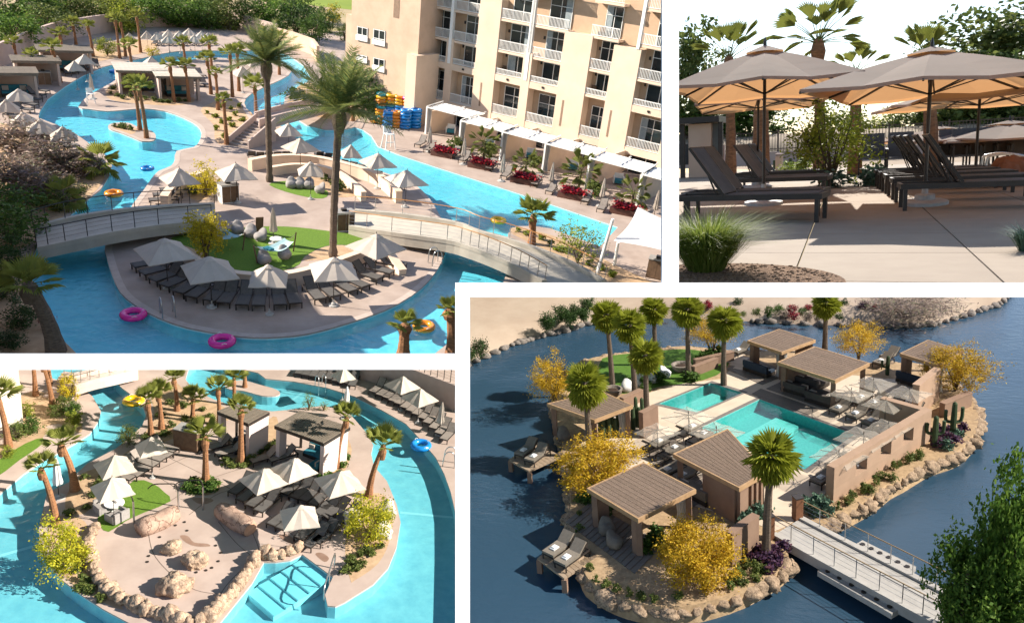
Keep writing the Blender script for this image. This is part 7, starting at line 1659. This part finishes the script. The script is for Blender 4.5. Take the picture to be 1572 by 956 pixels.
    # floating sun decks
    CU = mat('taupe_cushion', (0.20, 0.17, 0.14), (0.16, 0.14, 0.115), 0.9, 6)
    def dock(lb, pts, z, lg):
        q = [G(x, y, z) for x, y in pts]; c = sum(q, Vector())/4; t = thing(p, 'sun_deck', lb, 'deck', (c.x, c.y, 0)); L_ = [v-Vector((c.x, c.y, 0)) for v in q]; n = 9
        for i in range(n):
            u0, u1 = i/n, (i+1)/n-0.01; s = [L_[0].lerp(L_[1], u0), L_[0].lerp(L_[1], u1), L_[3].lerp(L_[2], u1), L_[3].lerp(L_[2], u0)]
            obj(p, 'plank', MB().prism([(v.x, v.y) for v in s], z-0.12, z, True).mesh('plank', mat('oak_plank', (0.33, 0.25, 0.18), (0.26, 0.19, 0.13), 0.8, 3, 0.15, 20)), t)
        for v in L_: w = v*0.94; obj(p, 'pile', MB().box(w.x-0.14, w.x+0.14, w.y-0.14, w.y+0.14, LK-0.6, z-0.121).mesh('pile', WALL), t)
        d = (L_[1]-L_[0]); a = math.atan2(d.y, d.x)+math.pi
        for i, u in enumerate((0.28, 0.72)):
            o_ = L_[0].lerp(L_[1], 0.47).lerp(L_[3].lerp(L_[2], 0.47), u)+Vector((c.x, c.y, 0))
            build(p, p_lounger(CU, 40, 'D', cushion=True, towel=True, wd_=0.8), 'cushioned_lounger', '%s towelled lounger on the %s' % (lg[i], lb), 'sun lounger', (o_.x, o_.y, z), a, 1.05, 'cushioned loungers on the sun decks')
    dock('left sun deck on piles beside the yellow tree', [(781, 705), (822, 676), (862, 700), (812, 723)], 0.0, ('rear', 'front'))
    dock('near sun deck on piles beside the nearest pavilion', [(825, 856), (875, 821), (918, 853), (866, 887)], 0.0, ('rear', 'front'))
    # loungers on the terrace
    def LG(pts, rz, fmt, grp):
        for i, (x, y) in enumerate(pts): build(p, p_lounger(CU, 35, 'D', cushion=True, towel=True, wd_=0.8), 'cushioned_lounger', fmt % ORD[i], 'sun lounger', G(x, y, 0.02), R(rz), 1.05, grp)
    ax = G(1166, 613)-G(1075, 657); AZ = math.degrees(math.atan2(ax.y, ax.x)); bx = G(1312, 667)-G(1166, 613); BZ = math.degrees(math.atan2(bx.y, bx.x))
    LG([(1292, 632), (1318, 641), (1342, 652)], AZ+180, '%s cushioned lounger from the left, right of the larger pool', 'loungers right of the larger pool')
    LG([(1326, 616), (1346, 624), (1371, 632), (1400, 638)], AZ+180, '%s cushioned lounger from the left in the rear right row', 'rear right loungers')
    LG([(1057, 667), (1074, 678), (1094, 686)], AZ, '%s cushioned lounger from the left below the left umbrellas', 'loungers below the left umbrellas')
    LG([(1006, 690), (1029, 700), (1040, 712)], AZ, '%s cushioned lounger from the left in front of the screen wall', 'loungers before the screen wall')
    LG([(1032, 727), (1056, 735)], AZ+180, '%s cushioned lounger from the left under the middle pavilion', 'loungers under the middle pavilion')
    LG([(1266, 740), (1290, 722)], AZ+180, '%s cushioned lounger from the left behind the long wall', 'loungers behind the long wall')
    LG([(1356, 560), (1366, 551)], AZ+180, '%s cushioned lounger from the front on the shore by the rightmost pavilion', 'loungers by the rightmost pavilion')
    LG([(1138, 543)], AZ+180, '%s cushioned lounger left of the farthest pavilion', 'lounger by the farthest pavilion')
    for x, y, lb in ((1227, 600, 'left dark daybed under the large pavilion'), (1265, 616, 'right dark daybed under the large pavilion'), (1245, 592, 'rear dark daybed under the large pavilion')):
        build(p, p_daybed(mat('charcoal_cushion', (0.07, 0.06, 0.055), (0.09, 0.08, 0.07), 0.9), 'char'), 'daybed', lb, 'daybed', G(x, y, 0.06), R(AZ+90), (1.1, 2.0, 1.0), 'dark daybeds under the large pavilion')
    for x, y, lb in ((1165, 572, 'navy sofa in the farthest pavilion'), (1404, 590, 'navy sofa in the rightmost pavilion'), (1070, 762, 'taupe sofa under the middle pavilion')):
        build(p, p_daybed(NAVY if 'navy' in lb else CU, 'navy' if 'navy' in lb else 'cu'), 'sofa', lb, 'sofa', G(x, y, 0.06), R(BZ+180), (1.3, 1.2, 1.1))
    for x, y, rz, lb in ((932, 818, 0.5, 'rear brown beanbag chair before the nearest pavilion'), (944, 838, 1.2, 'front brown beanbag chair before the nearest pavilion'), (866, 674, 0.5, 'brown beanbag chair beside the left sun deck')): beanbag(p, lb, G(x, y, 0.06), rz, CU, None, 1.05)
    for i, (x, y) in enumerate(((963, 600), (984, 592), (1005, 586), (1022, 578))): beanbag(p, '%s white rounded lounge chair from the left beside the lawn' % ORD[i], G(x, y), 0.3+0.3*i, mat('white_fabric', (0.62, 0.61, 0.60), (0.56, 0.55, 0.54), 0.9), 'white lounge chairs beside the lawn', 1.1)
    for x, y, lb in ((940, 607, 'round stone fire bowl behind the left pavilion'), (1046, 569, 'round stone fire bowl beside the sunken seat')):
        build(p, [('bowl', MB().lathe([(0.5, 0), (0.75, 0.25), (0.85, 0.6), (0.7, 0.62), (0.55, 0.45), (0.05, 0.42)], 18).mesh('bowl', mat('stone_bowl', (0.24, 0.20, 0.17))), None, None), ('ember_bed', MB().lathe([(0.54, 0.44), (0.4, 0.5), (0.05, 0.52)], 14).mesh('ember', mat('char_bed', (0.05, 0.03, 0.02))), None, None)], 'fire_bowl', lb, 'fire bowl', G(x, y))
    # sheer umbrellas
    SH = bpy.data.materials.new('sheer_canvas'); SH.use_nodes = True; t = SH.node_tree; bs_ = t.nodes['Principled BSDF']; bs_.inputs['Base Color'].default_value = (0.62, 0.56, 0.48, 1); bs_.inputs['Roughness'].default_value = 0.9
    tr = node(t, 'ShaderNodeBsdfTransparent'); mx = node(t, 'ShaderNodeMixShader'); mx.inputs[0].default_value = 0.72; t.links.new(bs_.outputs[0], mx.inputs[1]); t.links.new(tr.outputs[0], mx.inputs[2]); t.links.new(mx.outputs[0], t.nodes['Material Output'].inputs[0])
    for x, y, wpx, lb in ((1057, 634, 72, 'left one of the two beside the larger pool'), (1100, 657, 74, 'right one of the two beside the larger pool'), (1009, 657, 62, 'leftmost by the screen wall'), (1326, 666, 78, 'rear one behind the long wall'), (1288, 693, 76, 'front one behind the long wall'), (1341, 583, 60, 'rear left one of the right terrace'), (1307, 598, 60, 'left one of the right terrace'), (1360, 614, 62, 'middle one of the right terrace'), (1396, 598, 60, 'rear right one of the right terrace'), (1364, 650, 60, 'front one of the right terrace')):
        q = G(x, y, 2.25); k = wpx/(p.ppm(q)*3.0*1.22)
        build(p, p_umbrella(1.5, 1.98, 2.25, SH, False, True, 0.03, True, 'D'), 'umbrella', 'sheer square umbrella, '+lb, 'umbrella', (q.x, q.y, 0), R(AZ), (k, k, 1), 'sheer umbrellas on the island')
    # palms with dense skirts
    PALMS = [((940, 595), (931, 484), 44, 'dense palm leftmost of the lawn group'), ((975, 613), (966, 500), 48, 'dense palm second of the lawn group'), ((993, 639), (991, 546), 50, 'dense palm in front of the lawn group'), ((1006, 560), (1004, 476), 40, 'dense palm at the top edge behind the lawn'), ((1057, 581), (1055, 476), 46, 'dense palm beside the sunken seat'), ((1111, 591), (1112, 493), 50, 'dense palm at the smaller pool corner'), ((1266, 540), (1268, 466), 40, 'dense palm behind the large pavilion'), ((906, 700), (898, 590), 62, 'dense palm rising above the left pavilion roof'), ((1176, 858), (1185, 700), 76, 'tallest dense palm beside the bridge head')]
    for i, ((bx_, by), (tx, ty), cpx, lb) in enumerate(PALMS):
        b = G(bx_, by); h = p.up_to(b, ty); q = p.at_depth(tx, ty, b.y); s = cpx/p.ppm(b+Vector((0, 0, h)))
        fan_palm(p, lb, b, h, s*0.58, 0.22, 'dense fan palms on the lake island', i+70, (q.x-b.x, 0.01), DARKFAN, BARK2, 60, -62, 'D', pet=0.42, blade=1.35, spr=120, flare=1.2)
    # golden trees
    def GT(lb, x, yb, yc, w, hpx, sd, n=9000):
        b = G(x, yb); zc = p.up_to(b, yc); k = 1/p.ppm(b+Vector((0, 0, zc))); rz = hpx/2*k
        tree(p, lb, b, zc+rz, w/2*k, rz, GOLDL, 'golden palo verdes on the lake island', sd, n, 0.030, 130, 0.17, 'palo_verde', 'tree', 0.08, 6, hollow=0.25, trunk_spread=0.55, flat=1.0)
    GT('golden tree left of the palm over the left pavilion', 852, 622, 580, 78, 76, 1); GT('wide golden tree above the nearest pavilion roof', 925, 748, 712, 138, 88, 2, 15000); GT('big golden tree in front of the nearest pavilion', 1070, 890, 846, 126, 108, 0, 18000); GT('golden tree behind the lawn by the lake', 1092, 550, 508, 84, 46, 1, 8000); GT('golden tree on the far shore tip of the island', 1318, 554, 520, 72, 54, 2, 8000); GT('golden tree beside the rightmost pavilion', 1466, 600, 562, 104, 72, 0, 11000)
    # lower right leafy tree
    for i, (x, yb, yt, w, lb) in enumerate(((1530, 1010, 705, 92, 'big dark leafy tree filling the lower right corner'), (1468, 1010, 812, 96, 'leafy tree crown overlapping the bridge'), (1575, 1000, 715, 110, 'leafy tree at the right picture edge'), (1520, 1015, 830, 130, 'low leafy crown in the bottom right corner'))):
        b = G(x, yb); h = p.up_to(b, yt); k = w/2/p.ppm(b+Vector((0, 0, h*0.6))); tree(p, lb, (b.x, b.y, LK), h-LK, k, h*0.46, BRIGHTL, 'leafy trees in the lower right', i, 9000, 0.055, 110, 0.20, trunk=0.2, hollow=0.2, key='corner', flat=0.4)
    # cacti
    def cactus(lb, x, y, hh, r, arms, grp):
        t = thing(p, 'column_cactus', lb, 'cactus', G(x, y), 0, 1, grp); cmx = mat('cactus_green', (0.05, 0.08, 0.035))
        obj(p, 'stem', MB().tube([(0, 0, 0), (0, 0, hh*0.5), (0, 0, hh*0.95), (0, 0, hh)], [r*0.9, r, r*0.8, r*0.3], 8).mesh('stem', cmx), t)
        for k in range(arms): s = 1 if k % 2 else -1; obj(p, 'arm', MB().tube(smooth_poly([(0, 0, hh*0.4), (s*r*2.4, 0.1*k, hh*0.45), (s*r*2.6, 0.1*k, hh*(0.75+0.08*k))], 3, False), [r*0.6]*7, 7).mesh('arm', cmx), t)
    for i in range(15): cactus('%s column cactus from the left in the row beside the left pavilion' % ORD[i], 922+4.6*i, 675-1.6*i+(2 if i % 2 else -2), 1.4+0.9*((i*7) % 5)/4, 0.16, 0, 'row of column cacti')
    cactus('tall branched cactus at the right end of the long wall', 1434, 684, 2.1, 0.19, 2, None); cactus('tall branched cactus on the right point beside the golden tree', 1462, 668, 2.4, 0.19, 2, None); cactus('small column cactus on the right terrace by the shore', 1362, 575, 1.6, 0.16, 1, None)
    # shrubs
    z6 = lambda x, y: (1282+x*0.1988, 630+y*0.1988)
    tufts(p, '%s round shrub from the left along the long wall', [z6(*q) for q in ((20, 760), (100, 725), (140, 685), (210, 640), (245, 620), (285, 635), (310, 575), (365, 520), (435, 535), (450, 460), (500, 425), (570, 375), (572, 415), (650, 350), (640, 375))], OLIVEL, 0.25, 'round shrubs along the long wall', 420, 0.26, 'shrub', 'shrub', 0.22)
    tufts(p, '%s agave or purple plant on the right point', [(1434, 676), (1440, 685), (1449, 682), (1456, 676), (1462, 680), (1470, 668), (1444, 672), (1452, 665), (1428, 668), (1478, 660), (1440, 660)], PURPL, 0.33, 'purple plants on the right point', 300, 0.28)
    tufts(p, '%s blue-green agave on the right point', [(1447, 688), (1463, 674), (1473, 672), (1455, 690)], AGAVEL, 0.33, 'agaves on the right point', 300, 0.28)
    tufts(p, '%s plant around the foot of the tallest palm', [(1165, 848), (1172, 862), (1190, 852), (1186, 865), (1198, 845), (1160, 862), (1195, 868), (1180, 874)], PURPL, 0.32, 'plants at the tallest palm', 300, 0.35)
    tufts(p, '%s round grass tuft in the near bed left of the bridge', [(1132, 878), (1145, 872), (1138, 888), (1158, 880), (1170, 878), (1128, 890)], OLIVEL, 0.28, 'tufts left of the bridge', 420, 0.28, size=0.22)
    tufts(p, '%s blue-green plant beside the middle pavilion wall', [(1140, 808), (1148, 804), (1156, 800), (1164, 795), (1172, 790), (1144, 800)], AGAVEL, 0.35, 'plants beside the middle pavilion', 300, 0.35)
    tufts(p, '%s blue-green plant at the right bridge head', [(1244, 786), (1252, 790), (1262, 784), (1270, 790), (1240, 778), (1258, 776)], AGAVEL, 0.38, 'plants at the right bridge head', 300, 0.38)
    tufts(p, '%s green plant beneath the nearest pavilion', [(992, 848), (1000, 838), (1010, 828), (1016, 842), (900, 770), (915, 762), (930, 790)], GREENL, 0.4, 'plants beneath the nearest pavilion', 300, 0.4)
    tufts(p, '%s dark shrub by the sunken seat', [(1075, 557), (1085, 554), (1095, 552), (1104, 551), (1062, 585), (1015, 586), (990, 600)], GREENL, 0.5, 'shrubs by the sunken seat', 420, 0.45)
    tufts(p, '%s low olive plant on the front shore of the island', [(915, 892), (930, 900), (948, 908), (965, 915), (985, 918), (1005, 922), (1120, 905), (1140, 896), (1160, 890), (905, 876), (890, 790), (886, 770), (890, 815), (900, 735), (1040, 918)], OLIVEL, 0.22, 'low plants on the front shore', 260, 0.2, size=0.3)
    z1 = lambda x, y: (720+x*0.203, 456+y*0.203); z2 = lambda x, y: (1000+x*0.203, 456+y*0.203)
    for i, (q, r) in enumerate(((z1(600, 245), 10), (z1(697, 190), 10), (z1(770, 212), 8), (z1(797, 155), 8), (z1(867, 186), 8), (z1(890, 122), 9), (z1(85, 445), 10), (z1(5, 482), 8))):
        b = G(q[0], q[1]); k = r*1.25/p.ppm(b); bush(p, '%s round dark shrub from the right on the left sand bank' % ORD[7-i] if i < 8 else '', b, k, k*1.1, DARKL, 'round shrubs on the sand bank', i, 1800, 0.10, clumps=60, spread=0.3)
    for i, (q, r, lf) in enumerate(((z2(795, 140), 7, OLIVEL), (z2(890, 145), 9, GREENL), (z2(970, 122), 8, GREENL), (z2(995, 165), 8, BROWNL), (z2(1065, 122), 8, REDL), (z2(1080, 172), 8, REDL), (z2(1140, 140), 7, GREENL), (z2(1175, 175), 8, BROWNL), (z2(1187, 100), 6, REDL), (z2(1252, 178), 5, BROWNL), (z2(430, 90), 8, REDL), (z2(690, 145), 5, OLIVEL), (z2(650, 70), 8, DARKL), (z2(60, 130), 8, DARKL), (z2(180, 135), 6, DARKL), (z2(1290, 95), 7, BROWNL), (z2(1420, 170), 6, DARKL), ((1296, 472), 8, DARKL), ((1325, 476), 9, PURPL), ((1342, 478), 7, REDL))):
        b = G(q[0], q[1]); k = r/p.ppm(b); bush(p, '%s low shrub from the left of the mixed row on the far bank' % ORD[i], b, k, k*0.9, lf, 'mixed shrubs on the far bank', i, 1200, 0.11, clumps=40, spread=0.32)
    b = G(1385, 488); k = 62/p.ppm(b); bush(p, 'huge bare grey-purple shrub sprawling on the far right bank', b, k, k*0.4, BROWNL, None, 2, 5200, 0.02, clumps=70, spread=0.35, aspect=9, key='bare')
place_d()
# ------------------------------------------------------------------ each place ends at the divider that frames it
def trim(pl, planes, notch=None):
    """cut what reaches past the divider: planes are (axis, value, keep side) in view directions"""
    bpy.context.view_layer.update()
    inv_cam = cm.inverted()
    for o in list(pl.col.objects):
        if o.type != 'MESH': continue
        mw = o.matrix_world; me = o.data; n = len(me.vertices)
        co = np.empty(n*3, dtype=np.float32); me.vertices.foreach_get('co', co); co = co.reshape(-1, 3)
        q = np.array(inv_cam @ mw); c = co @ q[:3, :3].T + q[:3, 3]
        z = np.maximum(-c[:, 2], 0.05); x = CX+F*c[:, 0]/z; y = CY-F*c[:, 1]/z
        use = list(planes)
        if notch and o.get('kind') != 'structure' and x.max() > notch[0] and y.max() > notch[1]:
            use.append(('y', notch[1], -1) if np.median(x) > notch[0] or (x.max()-notch[0]) > (y.max()-notch[1]) else ('x', notch[0], -1))
        cut = []
        for ax, val, keep in use:
            w = x if ax == 'x' else y
            if keep > 0 and w.min() < val: cut.append((ax, val, keep, bool(w.max() < val)))
            if keep < 0 and w.max() > val: cut.append((ax, val, keep, bool(w.min() > val)))
        if not cut: continue
        if any(k[3] for k in cut):
            if not o.children: bpy.data.objects.remove(o)
            else: o.data = bpy.data.meshes.new('cut')
            continue
        bm = bmesh.new(); bm.from_mesh(me); inv = (mw.inverted() @ cm)
        for ax, val, keep, _ in cut:
            if ax == 'x': nrm = Vector((F, 0, val-CX))*-keep
            else: nrm = Vector((0, -F, val-CY))*-keep
            # plane through the camera; outer side is removed
            nl = (mw.to_3x3().transposed() @ cm.to_3x3() @ nrm).normalized()
            bmesh.ops.bisect_plane(bm, geom=bm.verts[:]+bm.edges[:]+bm.faces[:], plane_co=inv.translation, plane_no=nl, clear_outer=True, dist=1e-5)
        m2 = bpy.data.meshes.new(me.name)
        for mm in me.materials: m2.materials.append(mm)
        bm.to_mesh(m2); bm.free(); o.data = m2
        if len(m2.polygons) == 0 and not o.children: bpy.data.objects.remove(o)
    for o in list(pl.col.objects):
        if o.type == 'EMPTY' and not o.children: bpy.data.objects.remove(o)
trim(A, [('x', 1029, -1), ('y', 555, -1)], (710, 445))
trim(B, [('x', 1030, 1), ('y', 445, -1)])
trim(C, [('x', 710, -1), ('y', 555, 1)])
trim(D, [('x', 710, 1), ('y', 445, 1)])
